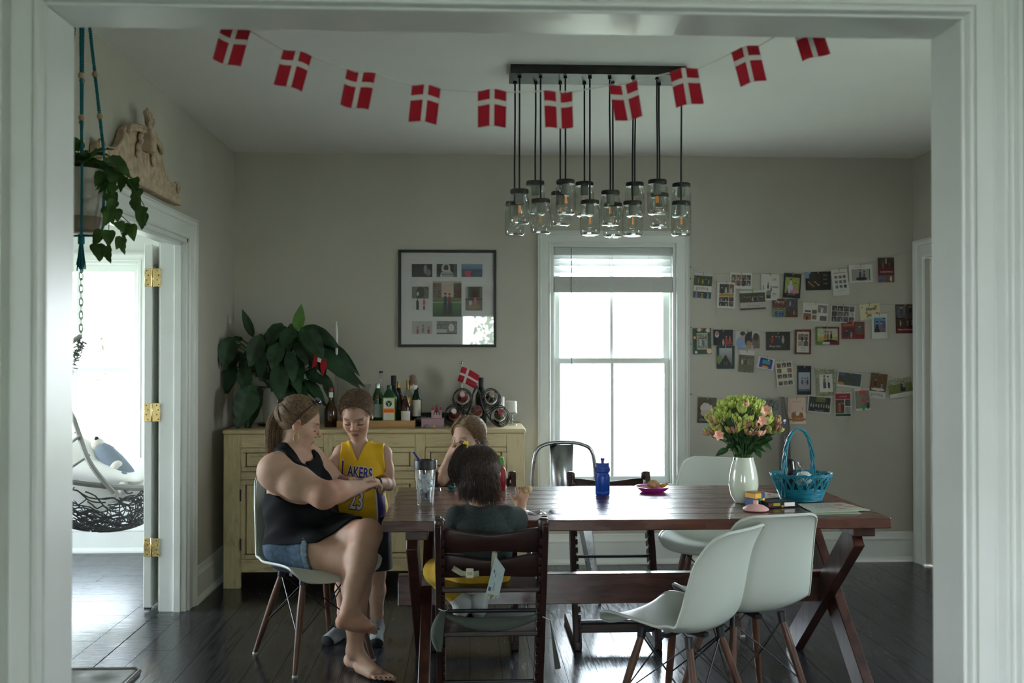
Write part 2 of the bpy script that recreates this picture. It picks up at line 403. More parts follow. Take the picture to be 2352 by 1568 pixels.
# ---- double-hung windows
def window(name, axis, c0, c1, z0, z1, face, depth, inw, mid, mull=True, cas=.105, sill=True):
    """axis 'x': window in a wall of constant y. face = inner wall face coordinate, inw = sign of the room side"""
    w_ = struct(thing(name, None, None, (0,0,0)))
    f = (lambda a, d, z: V((a, face - inw*d, z))) if axis == 'x' else (lambda a, d, z: V((face - inw*d, a, z)))
    def bx(m, a0, a1, d0, d1, zz0, zz1):
        p = f(a0, d0, zz0); q = f(a1, d1, zz1)
        return m.box(min(p.x,q.x), max(p.x,q.x), min(p.y,q.y), max(p.y,q.y), zz0, zz1)
    fr = MB(); bx(fr, c0, c0+.022, 0, depth, z0, z1); bx(fr, c1-.022, c1, 0, depth, z0, z1); bx(fr, c0+.022, c1-.022, 0, depth, z1-.022, z1); bx(fr, c0+.022, c1-.022, 0, depth+.02, z0, z0+.03)
    bx(fr, c0+.0221, c0+.035, .035, .049, z0+.03, z1-.022); bx(fr, c1-.035, c1-.0221, .035, .049, z0+.03, z1-.022)
    fr.build('window_frame', TRIM, w_, smooth=False, bevel=.002)
    i0, i1 = c0+.024, c1-.024; cm = (i0+i1)/2
    for (s0, s1, d0, nm) in ((mid-.02, z1-.024, .085, 'upper'), (z0+.03, mid+.02, .05, 'lower')):
        s = MB(); st = .048
        bx(s, i0, i0+st, d0, d0+.034, s0, s1); bx(s, i1-st, i1, d0, d0+.034, s0, s1)
        bot = .05 if nm == 'lower' else .038; top = .036 if nm == 'lower' else .05
        bx(s, i0+st, i1-st, d0, d0+.034, s0, s0+bot); bx(s, i0+st, i1-st, d0, d0+.034, s1-top, s1)
        so = s.build('sash', TRIM, w_, smooth=False, bevel=.003)
        if mull: bx(MB(), 0, 0, 0, 0, 0, 0); mm = MB(); bx(mm, cm-.011, cm+.011, d0+.004, d0+.03, s0+bot, s1-top); mm.build('muntin', TRIM, w_, smooth=False, bevel=.002)
        for (a, b) in (((i0+st, cm-.011), (cm+.011, i1-st)) if mull else ((i0+st, i1-st),)):
            g = MB(); bx(g, a, b, d0+.016, d0+.018, s0+bot, s1-top); g.build('pane', THIN, w_, smooth=False)
    n = V((0, inw, 0)) if axis == 'x' else V((inw, 0, 0))
    e = V((1,0,0)) if axis == 'x' else V((0,1,0)); u = V((0,0,1))
    zs = z0 - .02
    casing('casing', [f(c0,0,zs), f(c0,0,z1), f(c1,0,z1), f(c1,0,zs)], [-e, -e+u, e+u, e], n, cas, parent=w_)
    if sill:
        s = MB(); bx(s, c0-cas-.02, c1+cas+.02, -.045, .03, z0-.028, z0+.002); s.build('sill', TRIM, w_, smooth=False, bevel=.005, seg=2)
        s = MB(); bx(s, c0-cas, c1+cas, -.016, .0, z0-.11, z0-.028); s.build('apron', TRIM, w_, smooth=False, bevel=.003)
    return w_
window('window_1', 'x', WX0, WX1, WZ0, WZ1, YB, .15, -1, P(1400, 829, YB).z, True, .085)
window('window_2', 'x', LWX0, LWX1, LWZ0, LWZ1, LYB, .15, -1, P(250, 850, LYB).z, True, .06)
window('window_3', 'y', 4.35, 6.05, .45, 2.15, LXW, .13, 1, 1.3)
window('window_4', 'x', -.15, 1.05, .6, 2.05, -2.6, .13, 1, 1.4, cas=.09)
window('added_window_west', 'y', -1.4, -.4, .6, 2.1, -2.0, .13, 1, 1.4, cas=.09)  # out of view, added to send more light through the opening
window('added_window_east', 'y', 3.05, 3.85, .92, 2.08, XR, .13, -1, 1.5, cas=.1)  # out of view, added to brighten the dining room from the right

# ---- outdoors
gm = mat('lawn', (.33, .34, .24), .95, var=.5, vscale=3, bump=.4, bscale=40)
tag(MB().box(-30, 30, -30, 40, -.75, -.7).build('lawn', gm, smooth=False), 'pale overexposed lawn outside the windows', 'lawn', kind='stuff')
fm = wood('weathered_fence', (.42, .36, .29), (.62, .55, .46), .8, 'Z', 5)
fe = thing('garden_fence', 'weathered vertical board fence seen pale through the windows', 'fence', (0, 12.5, -.7))
for i in range(44):
    x = -6 + i*.21
    MB().box(x, x+.195, 12.5, 12.53, -.7, .95+r_.uniform(-.01, .01)).build('fence_board', fm, fe, smooth=False)
for z in (-.3, .8): MB().box(-6, 3.2, 12.53, 12.58, z, z+.1).build('fence_rail', fm, fe, smooth=False)
lf = mat('tree_leaf', (.52, .58, .42), .7, var=.3, vscale=3)
bark = mat('bark', (.12, .09, .06), .9, bump=.5, bscale=20)
def tree(c, h, rad, n, label, seed):
    q = np.random.default_rng(seed); t = thing('garden_tree', label, 'tree', c)
    MB().tube([(c[0], c[1], c[2]), (c[0]+.1, c[1], c[2]+h*.4), (c[0], c[1]+.1, c[2]+h*.75)], [.16, .11, .05], 8).build('trunk', bark, t)
    d = q.normal(size=(n, 3)); d /= np.linalg.norm(d, axis=1)[:, None]; d *= (q.random((n, 1))**.4)
    p = d*np.array([rad, rad, rad*1.1]) + np.array([c[0], c[1], c[2]+h*.72]); s = .03
    a = q.normal(size=(n, 3))*s; b = q.normal(size=(n, 3))*s
    vs = np.stack([p-a, p+b, p+a, p-b], 1).reshape(-1, 3); b_ = MB(); b_.v = [tuple(x) for x in vs]; b_.f = [(4*i, 4*i+1, 4*i+2, 4*i+3) for i in range(n)]
    o = b_.build('foliage', lf, t, smooth=False); o['kind'] = 'stuff'
tree((-6.4, 17.5, -.69), 3.6, 1.5, 12000, 'broad leafy tree behind the fence seen through the side room window', 1)
tree((1.9, -9.5, -.69), 3.2, 1.9, 10000, 'green tree in the garden reflected in the picture glass', 4)
# ------------------------------------------------------------------ table
TZ = .765
TF = P(876, 1192, 3.9); TY0, TY1 = 3.90, 4.88
TX0, TX1 = -.335, 1.685
tb = thing('dining_table', 'long red-brown plank trestle table in the middle of the room', 'table', ((TX0+TX1)/2, (TY0+TY1)/2, 0))
npl = 7; pw = (TY1-TY0)/npl
for i in range(npl):
    MB().box(TX0, TX1, TY0+i*pw+.0012, TY0+(i+1)*pw-.0012, TZ-.043, TZ+r_.uniform(-.0006,.0006)).build('top_plank', TABLE, tb, smooth=False, bevel=.0035, seg=2)
for x in (TX0+.13, TX1-.085):
    MB().box(x-.045, x+.045, TY0+.06, TY1-.06, TZ-.085, TZ-.043).build('batten', TABLEZ, tb, smooth=False, bevel=.003)
    a, c = TY0+.10, TY1-.10
    MB().beam((x-.018, a, TZ-.08), (x-.018, c+.02, .0), .115, .044, (1,0,0)).build('leg', TABLEZ, tb, smooth=False, bevel=.003)
    MB().beam((x+.026, c, TZ-.08), (x+.026, a-.02, .0), .115, .044, (1,0,0)).build('leg', TABLEZ, tb, smooth=False, bevel=.003)
ym = (TY0+TY1)/2
MB().box(TX0+.03, TX1-.03, ym-.025, ym+.025, .318, .450).build('stretcher', TABLE, tb, smooth=False, bevel=.003)

# ------------------------------------------------------------------ moulded shell chairs with dowel legs
SHELL = mat('white_shell', (.47, .50, .44), .38, bump=.015, bscale=300)
LEGW = wood('chair_leg_wood', (.055, .024, .014), (.12, .052, .028), .4, 'Z', 8)
def make_shell_chair(label):
    t = thing('shell_chair', label, 'chair', group='white shell chairs around the table')
    prof = bez([(.255,0,.405),(.25,0,.428),(.21,0,.446),(.12,0,.440),(0,0,.424),(-.09,0,.420),(-.165,0,.448),(-.205,0,.52),(-.228,0,.62),(-.255,0,.73),(-.285,0,.805),(-.305,0,.835)], 3)
    n = len(prof); rows = []
    for i, p in enumerate(prof):
        v = i/(n-1)
        W = np.interp(v, [0,.05,.15,.35,.5,.62,.8,.93,1], [.145,.19,.222,.236,.232,.225,.208,.175,.125])
        up = np.interp(v, [0,.15,.35,.5,.6], [.012,.03,.048,.052,.0]); fw = np.interp(v, [.35,.5,.62,.8,.93,1], [0,.035,.06,.052,.02,.006])
        row = []
        for k in range(17):
            u = -1+2*k/16; e = abs(u)**2.4
            row.append(V((p.x + fw*e, u*W, p.z + up*e)))
        rows.append(row)
    MB().grid(rows).build('shell', SHELL, t, local=True, solid=.007, sub=1, soff=0, angle=0)
    # rolled rim along the outline
    ol = rows[0] + [r[-1] for r in rows[1:-1]] + list(reversed(rows[-1])) + [r[0] for r in reversed(rows[1:-1])]
    MB().tube(ol, .0062, 6, closed=True).build('rim', SHELL, t, local=True)
    tops = [(.10, .10), (.10, -.10), (-.10, .10), (-.10, -.10)]
    feet = [(.205, .195), (.205, -.195), (-.225, .195), (-.225, -.195)]
    for (a, b), (c, d) in zip(tops, feet):
        A = V((a*1.1, b*1.1, .395)); B = V((c, d, .008))
        l = MB().tube([A, A.lerp(B, .3), A.lerp(B, .7), B], [.0135, .0165, .0145, .0105], 12).build('leg', LEGW, t, local=True)
        MB().lathe([(.012,0),(.0125,.006),(.010,.010)], (c, d, 0), 12).build('foot_glide', mat('glide_grey', (.4,.4,.38), .5), l, local=True)
        MB().tube([A+V((0,0,.02)), A.lerp(B, .05)], .0175, 10).build('bracket', BLACK, t, local=True)
    def at(i, f):
        A = V((tops[i][0]*1.1, tops[i][1]*1.1, .395)); return A.lerp(V((*feet[i], .008)), f)
    for i, jj in ((0,1),(1,3),(3,2),(2,0)):
        MB().tube([at(i,.03), at(jj,.62)], .0032, 6).build('brace', BLACK, t, local=True)
        MB().tube([at(jj,.03), at(i,.62)], .0032, 6).build('brace', BLACK, t, local=True)
    MB().box(-.12, .12, -.015, .015, .395, .412).box(-.015, .015, -.12, .12, .395, .412).build('seat_mount', BLACK, t, smooth=False, local=True)
    return t
ch0 = make_shell_chair('white shell chair that the woman in the black tank top sits on')
ch0.location = (-.715, 4.69, 0); ch0.rotation_euler = (0, 0, math.radians(-55))
nc_ = copy_tree(ch0, (.80, 3.72, 0), math.radians(134), 'empty white shell chair nearest the camera, seen side-on facing left')
nd_ = copy_tree(ch0, (1.105, 3.95, 0), math.radians(104), 'empty white shell chair seen from behind, pushed under the right end of the table')
copy_tree(ch0, (1.27, 5.20, 0), math.radians(-112), 'empty white shell chair on the far side of the table beside the window')

nc_.scale = (.93, .93, .95); nd_.scale = (.94, .94, .975)

# ------------------------------------------------------------------ adjustable wooden child chairs
def make_child_chair(label, seat=.52, foot=.33, wd=.42, rods=None):
    """faces +Y, back towards -Y"""
    t = thing('child_chair', label, 'chair', group='dark adjustable child chairs')
    a = V((0, .235, .03)); b = V((0, -.085, .80)); d = (b-a).normalized()
    up = d.cross(V((1,0,0))).normalized()
    for s in (-1, 1):
        x = s*(wd/2-.0175)
        m = MB().beam(a+V((x+s*.006,0,0)), b+V((x+s*.006,0,0)), .023, .075, up)
        for k in range(18):     # grooved inner half of the post
            p = a + d*(.06+k*.0405); q = p + d*.0265
            m.beam(p+V((x-s*.0115,0,0)), q+V((x-s*.0115,0,0)), .012, .073, up)
        m.beam(a+V((x-s*.0115,0,0)), a+d*.055+V((x-s*.0115,0,0)), .012, .073, up)
        m.tube([b+V((x,0,-.03)), b+V((x,0,.004)), b+V((x,0,.012))], [.022,.022,.012], 10)
        m.build('post', DARKWZ, t, smooth=True, bevel=.002, local=True)
        MB().box(x-.018, x+.018, -.25, .27, 0, .045).build('runner', DARKWZ, t, smooth=False, bevel=.006, seg=2, local=True)
    def on(z): f = (z-a.z)/(b.z-a.z); return a.lerp(b, f)
    def rail(z0, z1, name):
        rows = []
        for z in (z0, (z0+z1)/2, z1):
            c = on(z); rows.append([c + V((-wd/2+.03+(wd-.06)*k/12, -.03*math.sin(pi*k/12) - .012, .010*math.cos(pi*k/6)*(1 if z == z1 else -.6 if z == z0 else 0))) for k in range(13)])
        MB().grid(rows).build(name, DARKW, t, solid=.016, bevel=.003, local=True, soff=0)
    rail(.685, .765, 'back_rail'); rail(.585, .662, 'back_rail')
    def plate(z, y0, y1, name):
        c = on(z); hw = wd/2-.028; pts = [(-hw, y0), (hw, y0)]
        fr = [(hw, y1), (hw*.6, y1+.03), (0, y1+.04), (-hw*.6, y1+.03), (-hw, y1)]
        MB().prism(pts+fr, lambda x, y, h: V((x, c.y+y, z+h)), -.011, .009).build(name, DARKW, t, smooth=False, bevel=.005, seg=2, local=True)
    plate(seat, -.06, .20, 'seat'); plate(foot, -.05, .24, 'footrest')
    for z in (rods or (foot+.085, .115)):
        c = on(z); MB().tube([c+V((-wd/2+.02,0,0)), c+V((wd/2-.02,0,0))], .008, 8).build('rod', BLACK, t, local=True)
    c = on(.10); MB().box(-wd/2+.02, wd/2-.02, c.y-.05, c.y-.03, .06, .12).build('crossbar', DARKW, t, smooth=False, bevel=.004, local=True)
    return t
cc0 = make_child_chair('dark wooden child chair with the toddler in it, back towards the camera', .535, .345)
cx = (P(1000, 1200, 3.69)+P(1258, 1200, 3.69))*.5
cc0.location = (cx.x, 3.77, 0)
c1_ = P(1397, 1090, 5.08)
cc1 = make_child_chair('empty dark wooden child chair on the far side of the table before the window', .685, .60, rods=(.41, .115))
cc1.location = (c1_.x, 5.00, 0); cc1.rotation_euler = (0, 0, pi)
cc2 = make_child_chair('dark wooden child chair the fair-haired girl sits in behind the table', .50, .27)
cc2.location = (P(1090, 1095, 5.05).x, 5.02, 0); cc2.rotation_euler = (0, 0, pi)

# ------------------------------------------------------------------ grey metal chair by the window, metal stool at the near left
def metal_chair():
    c = P(1294, 1100, 5.62); t = thing('metal_chair', 'grey sheet-metal chair with hoop back below the window', 'chair', (c.x, 5.75, 0))
    X = c.x; Yb = 5.60; Ys = 5.98
    # hoop back (tube) - back towards the camera
    L_, R_ = P(1222, 1090, Yb).x, P(1367, 1090, Yb).x; zt = P(1294, 1015, Yb).z
    hp = bez([(L_+.025, Yb+.03, .45), (L_+.005, Yb, .60), (L_, Yb-.01, .72), (L_+.02, Yb-.02, zt-.055), (L_+.08, Yb-.02, zt-.01), (X, Yb-.02, zt), (R_-.08, Yb-.02, zt-.01), (R_-.02, Yb-.02, zt-.055), (R_, Yb-.01, .72), (R_-.005, Yb, .60), (R_-.025, Yb+.03, .45)], 6)
    MB().tube(hp, .011, 10).build('back_hoop', STEEL, t)
    a0, a1 = P(1262, 1020, Yb).x, P(1316, 1020, Yb).x; b0, b1 = P(1272, 1110, Yb).x, P(1314, 1110, Yb).x
    sp = MB().grid([[V((a0, Yb-.018, zt-.012)), V((a0*.6+a1*.4, Yb-.024, zt-.012)), V((a1, Yb-.018, zt-.012))], [V((b0, Yb-.0, .62)), V((b0*.6+b1*.4, Yb-.006, .62)), V((b1, Yb-.0, .62))], [V((b0+.01, Yb+.03, .45)), V((b0*.5+b1*.5, Yb+.025, .45)), V((b1-.01, Yb+.03, .45))]])
    sp.build('back_splat', STEEL, t, solid=.003)
    MB().box(X-.18, X+.18, Yb+.02, Ys, .435, .455).build('seat', STEEL, t, smooth=False, bevel=.018, seg=3)
    for sx_ in (-1, 1):
        for y, yo in ((Yb+.05, -.05), (Ys-.03, .05)):
            top = V((X+sx_*.155, y, .44)); bot = V((X+sx_*.21, y+yo, .0))
            m = MB(); w0, w1 = .05, .016
            for (p, w_) in ((top, w0), (bot, w1)): pass
            n_ = V((sx_, 0, 0)); e_ = V((0, 1 if yo > 0 else -1, 0))
            q = [top+n_*.01, top+n_*.01-e_*w0, top-n_*w0, bot+n_*.004, bot+n_*.004-e_*w1, bot-n_*w1]
            m.add([q[0]+e_*.008, q[1], q[2], q[3]+e_*.004, q[4], q[5]], [(0,1,4,3),(0,3,5,2),(1,2,5,4),(0,2,1),(3,4,5)])
            m.build('leg', STEEL, t, smooth=False, bevel=.004)
metal_chair()
def metal_stool():
    A = PZ(345, 1530, .46); zt = .46
    x1, y1 = A.x-.02, A.y-.015; x0 = x1-.36; y0 = y1-.36
    t = thing('metal_stool', 'brushed metal stool, its corner showing at the bottom left by the opening', 'stool', ((x0+x1)/2, (y0+y1)/2, 0))
    MB().box(x0, x1, y0, y1, zt-.03, zt).build('seat', mat('stool_steel', (.16,.16,.14), .6, metal=1, var=.1, vscale=9, rvar=.1), t, smooth=False, bevel=.028, seg=4)
    MB().tube([V((x0+.02, y0, zt-.002)), V((x1-.02, y0, zt-.002)), V((x1, y0+.02, zt-.002)), V((x1, y1-.02, zt-.002)), V((x1-.02, y1, zt-.002)), V((x0+.02, y1, zt-.002)), V((x0, y1-.02, zt-.002)), V((x0, y0+.02, zt-.002))], .006, 8, closed=True).build('seat_rim', STEEL, t)
    for sx_, xx in ((-1, x0), (1, x1)):
        for sy_, yy in ((-1, y0), (1, y1)):
            MB().beam((xx-sx_*.03, yy-sy_*.03, zt-.02), (xx+sx_*.02, yy+sy_*.02, 0), .035, .02).build('leg', STEEL, t, smooth=False, bevel=.005)
metal_stool()
# ------------------------------------------------------------------ distressed sideboard
SY0, SY1 = 6.06, 6.65; SZ = .955
SX0, SX1 = P(513, 1100, SY0).x, P(1206, 1100, SY0).x
def distressed(name, c, d, axis):
    m = bpy.data.materials.new(name); m.use_nodes = True; t = m.node_tree; N = t.nodes; L = t.links; b = N['Principled BSDF']
    tcn = N.new('ShaderNodeTexCoord'); mp = N.new('ShaderNodeMapping'); L.new(tcn.outputs['Object'], mp.inputs[0])
    mp.inputs['Scale'].default_value = {'X': (1.6, 14, 14), 'Z': (14, 14, 1.6)}[axis]
    n1 = N.new('ShaderNodeTexNoise'); n1.inputs['Scale'].default_value = 6; n1.inputs['Detail'].default_value = 8; n1.inputs['Roughness'].default_value = .7; L.new(mp.outputs[0], n1.inputs['Vector'])
    n2 = N.new('ShaderNodeTexNoise'); n2.inputs['Scale'].default_value = 4; n2.inputs['Detail'].default_value = 3; L.new(tcn.outputs['Object'], n2.inputs['Vector'])
    ad = N.new('ShaderNodeMath'); ad.operation = 'MULTIPLY_ADD'; ad.inputs[1].default_value = .45; L.new(n2.outputs['Fac'], ad.inputs[0]); L.new(n1.outputs['Fac'], ad.inputs[2])
    r = N.new('ShaderNodeValToRGB'); e = r.color_ramp.elements; e[0].position = .48; e[0].color = (*d, 1); e[1].position = .78; e[1].color = (*c, 1)
    q = e.new(.6); q.color = tuple(.7*x+.3*y for x, y in zip(c, d)) + (1,)
    L.new(ad.outputs[0], r.inputs[0]); L.new(r.outputs[0], b.inputs['Base Color']); b.inputs['Roughness'].default_value = .5
    bp = N.new('ShaderNodeBump'); bp.inputs['Strength'].default_value = .15; L.new(n1.outputs['Fac'], bp.inputs['Height']); L.new(bp.outputs[0], b.inputs['Normal'])
    return m
CREAM = distressed('distressed_cream', (.56, .46, .265), (.17, .105, .045), 'X'); CREAMZ = distressed('distressed_cream_upright', (.56, .46, .265), (.20, .13, .055), 'Z')
GLZ = mat('antique_glaze', (.07, .045, .02), .6)
sb = thing('sideboard', 'distressed cream painted sideboard with drawers and cupboard doors', 'sideboard', ((SX0+SX1)/2, (SY0+SY1)/2, 0))
zb = .095
MB().box(SX0+.01, SX1-.01, SY0+.022, SY1, zb, SZ-.03).build('body', CREAMZ, sb, smooth=False)
MB().box(SX0-.006, SX1+.006, SY0-.012, SY1+.005, SZ-.028, SZ).build('top', CREAM, sb, smooth=False, bevel=.012, seg=3)
stl = [(513, 553), (742, 765), (953, 977), (1163, 1206)]
for a, b in stl:
    x0, x1 = P(a, 1100, SY0).x, P(b, 1100, SY0).x
    foot = 0 if a in (513, 1163) else zb
    MB().box(x0, x1, SY0, SY0+.03, foot, SZ-.028).build('stile', CREAMZ, sb, smooth=False, bevel=.004)
for x0, x1 in ((SX0, SX0+.09), (SX1-.09, SX1)): MB().box(x0, x1, SY1-.06, SY1, 0, zb+.02).build('leg', CREAMZ, sb, smooth=False, bevel=.004)
def zpx(y): return P(860, y, SY0).z
rl = [(985, 1027), (1082, 1100), (1282, 1312)]
for i in range(3):
    x0, x1 = P(stl[i][1], 1100, SY0).x, P(stl[i+1][0], 1100, SY0).x
    for a, b in rl: MB().box(x0, x1, SY0+.002, SY0+.028, zpx(b), min(zpx(a), SZ-.028)).build('rail', CREAM, sb, smooth=False, bevel=.003)
    for (a, b, nm) in ((1027, 1082, 'drawer'), (1100, 1282, 'door')):
        z1, z0 = zpx(a)-.002, zpx(b)+.002; w_ = .026; fm_ = MB()
        xa, xb = x0+.002, x1-.002
        for (p0, p1, q0, q1) in ((xa, xb, z0, z0+w_), (xa, xb, z1-w_, z1), (xa, xa+w_, z0+w_, z1-w_), (xb-w_, xb, z0+w_, z1-w_)): fm_.box(p0, p1, SY0-.006, SY0+.022, q0, q1)
        d = fm_.build(nm, CREAMZ, sb, smooth=False, bevel=.006, seg=2)
        MB().box(xa+w_-.004, xb-w_+.004, SY0+.012, SY0+.02, z0+w_-.004, z1-w_+.004).build('glaze_line', GLZ, d, smooth=False)
        MB().box(xa+w_+.004, xb-w_-.004, SY0+.006, SY0+.018, z0+w_+.004, z1-w_-.004).build('panel', CREAMZ if nm == 'door' else CREAM, d, smooth=False, bevel=.004)
        if nm == 'door':
            for zz in (z0+.09, z1-.09): MB().tube([(xa-.002, SY0-.008, zz-.035), (xa-.002, SY0-.008, zz+.035)], .005, 8).build('hinge', BLACK, d)

# ------------------------------------------------------------------ bottles and ornaments on the sideboard
def zat(y, Y): return P(1000, y, Y).z
def glassy(name, c, rough=.06, trans=.55): return mat(name, c, rough, trans=trans, ior=1.45, spec=.6)
GRN = glassy('green_glass', (.012, .10, .03)); DGRN = glassy('dark_green_glass', (.010, .022, .012), .07, .2); BRN = glassy('brown_glass', (.05, .016, .006), .08, .3); CLR = pane_mat('bottle_clear', (.86, .88, .86), 1.3)
PAPER = mat('label_paper', (.62, .60, .50), .6, var=.05, vscale=20); PAPW = mat('label_white', (.72, .72, .68), .6)
GOLD = mat('gold_foil', (.62, .44, .14), .3, metal=1); REDW = mat('red_wax', (.22, .02, .015), .35); SILV = mat('silver_cap', (.6, .6, .6), .25, metal=1)
ORNG = mat('orange_print', (.80, .16, .02), .5); INK = mat('ink_dark', (.012, .012, .012), .6); DGP = mat('dark_green_print', (.02, .06, .02), .6)
CORK = mat('cork', (.45, .29, .15), .9, bump=.3, bscale=200); RW = glassy('rose_glass', (.20, .018, .022), .06, .35)
def bottle(label, px, Y, ytop, half, shoulder, glass, cap, cap_y, neck_half, lab=None, z0=SZ, square=False, extra=None):
    """half widths in metres; ytop etc in photo rows"""
    x = P(px, 950, Y).x; zt = zat(ytop, Y); zs = zat(shoulder, Y); zc = zat(cap_y, Y)
    t = thing('bottle', label, 'bottle', (x, Y, z0), group='bottles on the sideboard')
    pr = [(half*.92, 0), (half, .008), (half, zs-z0-.02), (half*.93, zs-z0), (half*.65, zs-z0+.022), (neck_half*1.15, zs-z0+.045), (neck_half, zs-z0+.06), (neck_half, zt-z0-.004), (neck_half*.9, zt-z0)]
    if square:
        m = MB(); rows = []
        for r, z in pr:
            sq = 1 if r > half*.6 else 0; row = []
            for k in range(24):
                a = 2*pi*k/24; c_, s_ = math.cos(a), math.sin(a)
                if sq: f = 1/max(abs(c_), abs(s_)); f = min(f, 1.22); row.append(V((x+r*c_*f, Y+r*.62*s_*f, z0+z)))
                else: row.append(V((x+r*c_, Y+r*s_, z0+z)))
            rows.append(row+[row[0]])
        m.grid(rows); m.build('glass_body', glass, t, angle=50)
    else: MB().lathe(pr, (x, Y, z0), 24).build('glass_body', glass, t, angle=50)
    if cap: MB().lathe([(neck_half*1.12, zc), (neck_half*1.16, zt-.002), (neck_half*1.0, zt+.003), (0, zt+.003)], (x, Y, 0), 20).build('cap', cap, t)
    if lab:
        y0, y1, lm, wf = lab; za, zb_ = zat(y1, Y), zat(y0, Y)
        if square: MB().box(x-half*wf, x+half*wf, Y-half*.64-.0015, Y-half*.6, za, zb_).build('label', lm, t, smooth=False)
        else:
            rows = []
            for z in (za, zb_): rows.append([V((x+(half+.0008)*math.sin(a), Y-(half+.0008)*math.cos(a), z)) for a in np.linspace(-1.25*wf, 1.25*wf, 14)])
            MB().grid(rows).build('label', lm, t)
    return t, x
# wooden tray
ty0, ty1 = 6.13, 6.40; tx0, tx1 = P(773, 970, ty0).x, P(953, 970, ty0).x
OAK = wood('honey_oak', (.30, .15, .05), (.44, .24, .09), .45, 'X', 5)
tr = thing('wooden_tray', 'honey oak drinks tray on the sideboard behind the boy', 'tray', ((tx0+tx1)/2, ty0+.13, SZ))
MB().box(tx0, tx1, ty0, ty1, SZ, SZ+.008).build('tray_base', OAK, tr, smooth=False)
for a in ((tx0, tx1, ty0, ty0+.012), (tx0, tx1, ty1-.012, ty1), (tx0, tx0+.012, ty0+.012, ty1-.012), (tx1-.012, tx1, ty0+.012, ty1-.012)):
    MB().box(*a, SZ+.008, SZ+.046).build('tray_side', OAK, tr, smooth=False, bevel=.002)
tz = SZ+.008
t, x = bottle('round dark liqueur bottle with red wax neck left of the tray', 760, 6.24, 891, .041, 938, BRN, REDW, 899, .0125)
MB().lathe([(.0135, zat(912, 6.24)), (.0135, zat(900, 6.24))], (x, 6.24, 0), 20).build('neck_band', PAPW, t); MB().lathe([(.0165, zat(935, 6.24)), (.0165, zat(931, 6.24))], (x, 6.24, 0), 20).build('seal_ring', ORNG, t)
t, x = bottle('green gin bottle with silver screw cap on the tray', 868, 6.29, 881, .034, 908, GRN, SILV, 895, .0125, (927, 957, mat('frosted_label', (.35, .42, .38), .5), 1), tz)
MB().ball((x, 6.29-.034, zat(911, 6.29)), (.011, .003, .011), 14, 8).build('seal', REDW, t)
bottle('tall clear bottle with black stopper behind the green gin bottle', 875, 6.355, 853, .036, 905, CLR, BLACK, 856, .0115, None, tz)
t, x = bottle('square green herbal liqueur bottle with stag label and orange band', 894, 6.20, 885, .0415, 910, GRN, mat('dark_green_cap', (.02,.05,.03), .35), 896, .0135, (912, 966, mat('label_green_rim', (.20, .30, .05), .5), .92), tz, True)
yf = 6.20-.0415*.64
MB().box(x-.032, x+.032, yf-.0025, yf, zat(964, 6.2), zat(914, 6.2)).build('label_field', PAPER, t, smooth=False)
MB().box(x-.0375, x+.0375, yf-.0038, yf-.001, zat(947, 6.2), zat(937, 6.2)).build('label_band', ORNG, t, smooth=False)
zc_ = zat(926, 6.2)
MB().lathe([(.0185, -.0015), (.0185, .0015)], (x, yf-.0035, zc_), 28, Matrix.Rotation(pi/2, 3, 'X')).build('stag_roundel', DGP, t, smooth=False)
em = MB()
em.prism([(-.005,-.010),(.005,-.010),(.003,.0),(.006,.004),(0,.006),(-.006,.004),(-.003,0)], lambda a, b, h: V((x+a, yf-.0052+h, zc_+b-.002)), 0, .001)
for s in (-1, 1):
    em.tube([(x+s*.003, yf-.0052, zc_+.003), (x+s*.009, yf-.0052, zc_+.007), (x+s*.010, yf-.0052, zc_+.014)], .0011, 6); em.tube([(x+s*.008, yf-.0052, zc_+.006), (x+s*.013, yf-.0052, zc_+.009)], .001, 6)
em.build('stag_emblem', mat('pale_green_print', (.45,.55,.30), .6), t)
lettering('Jägermeister', .0118, lambda a, b: V((x+a, yf-.0045, zat(942, 6.2)+b)), INK, t)
lettering('56', .010, lambda a, b: V((x+a, yf-.0035, zat(952, 6.2)+b)), ORNG, t)
bottle('dark wine bottle with black foil behind the stag bottle', 904, 6.345, 863, .038, 905, DGRN, INK, 885, .0145, None, tz)
bottle('slim gold-topped bottle half hidden behind the dark wine bottle', 916, 6.37, 876, .030, 912, BRN, GOLD, 890, .011, None, tz)
t, x = bottle('small brown glass bottle with arched cream label on the tray', 932, 6.20, 916, .034, 931, BRN, INK, 921, .012, (943, 966, PAPER, .75), tz)
bottle('clear bottle with gold foil top and yellow label', 938, 6.325, 874, .031, 905, CLR, GOLD, 894, .012, (912, 930, mat('yellow_label', (.75, .42, .03), .5), 1), tz)
t, x = bottle('dark bottle with tall cream label right of the tray', 957, 6.30, 893, .030, 912, DGRN, INK, 903, .012, (918, 955, PAPER, .8))
# knitted gnome perched on the bottle
gx = P(951, 900, 6.29); gn = thing('gnome_figure', 'little gnome with brown knit hat and white beard perched among the bottles', 'figurine', (gx.x, 6.30, zat(893, 6.3)+.003))
zb0 = zat(893, 6.3)+.003
MB().ball((gx.x-.002, 6.29, zb0+.012), (.024, .02, .022), 16, 10).build('beard', mat('white_wool', (.62, .58, .52), 1, bump=.6, bscale=120), gn)
MB().tube(bez([(gx.x-.002, 6.297, zb0+.022), (gx.x-.004, 6.297, zb0+.05), (gx.x-.010, 6.297, zb0+.078), (gx.x-.013, 6.297, zb0+.088)], 4), [.025]*5+[.021]*4+[.018]*3+[.012], 14).build('knit_hat', mat('brown_knit', (.22, .15, .11), 1, bump=.7, bscale=150), gn)
MB().ball((gx.x-.004, 6.268, zb0+.024), (.006, .006, .006), 10, 8).build('nose', mat('gnome_nose', (.5, .33, .25), .7), gn)
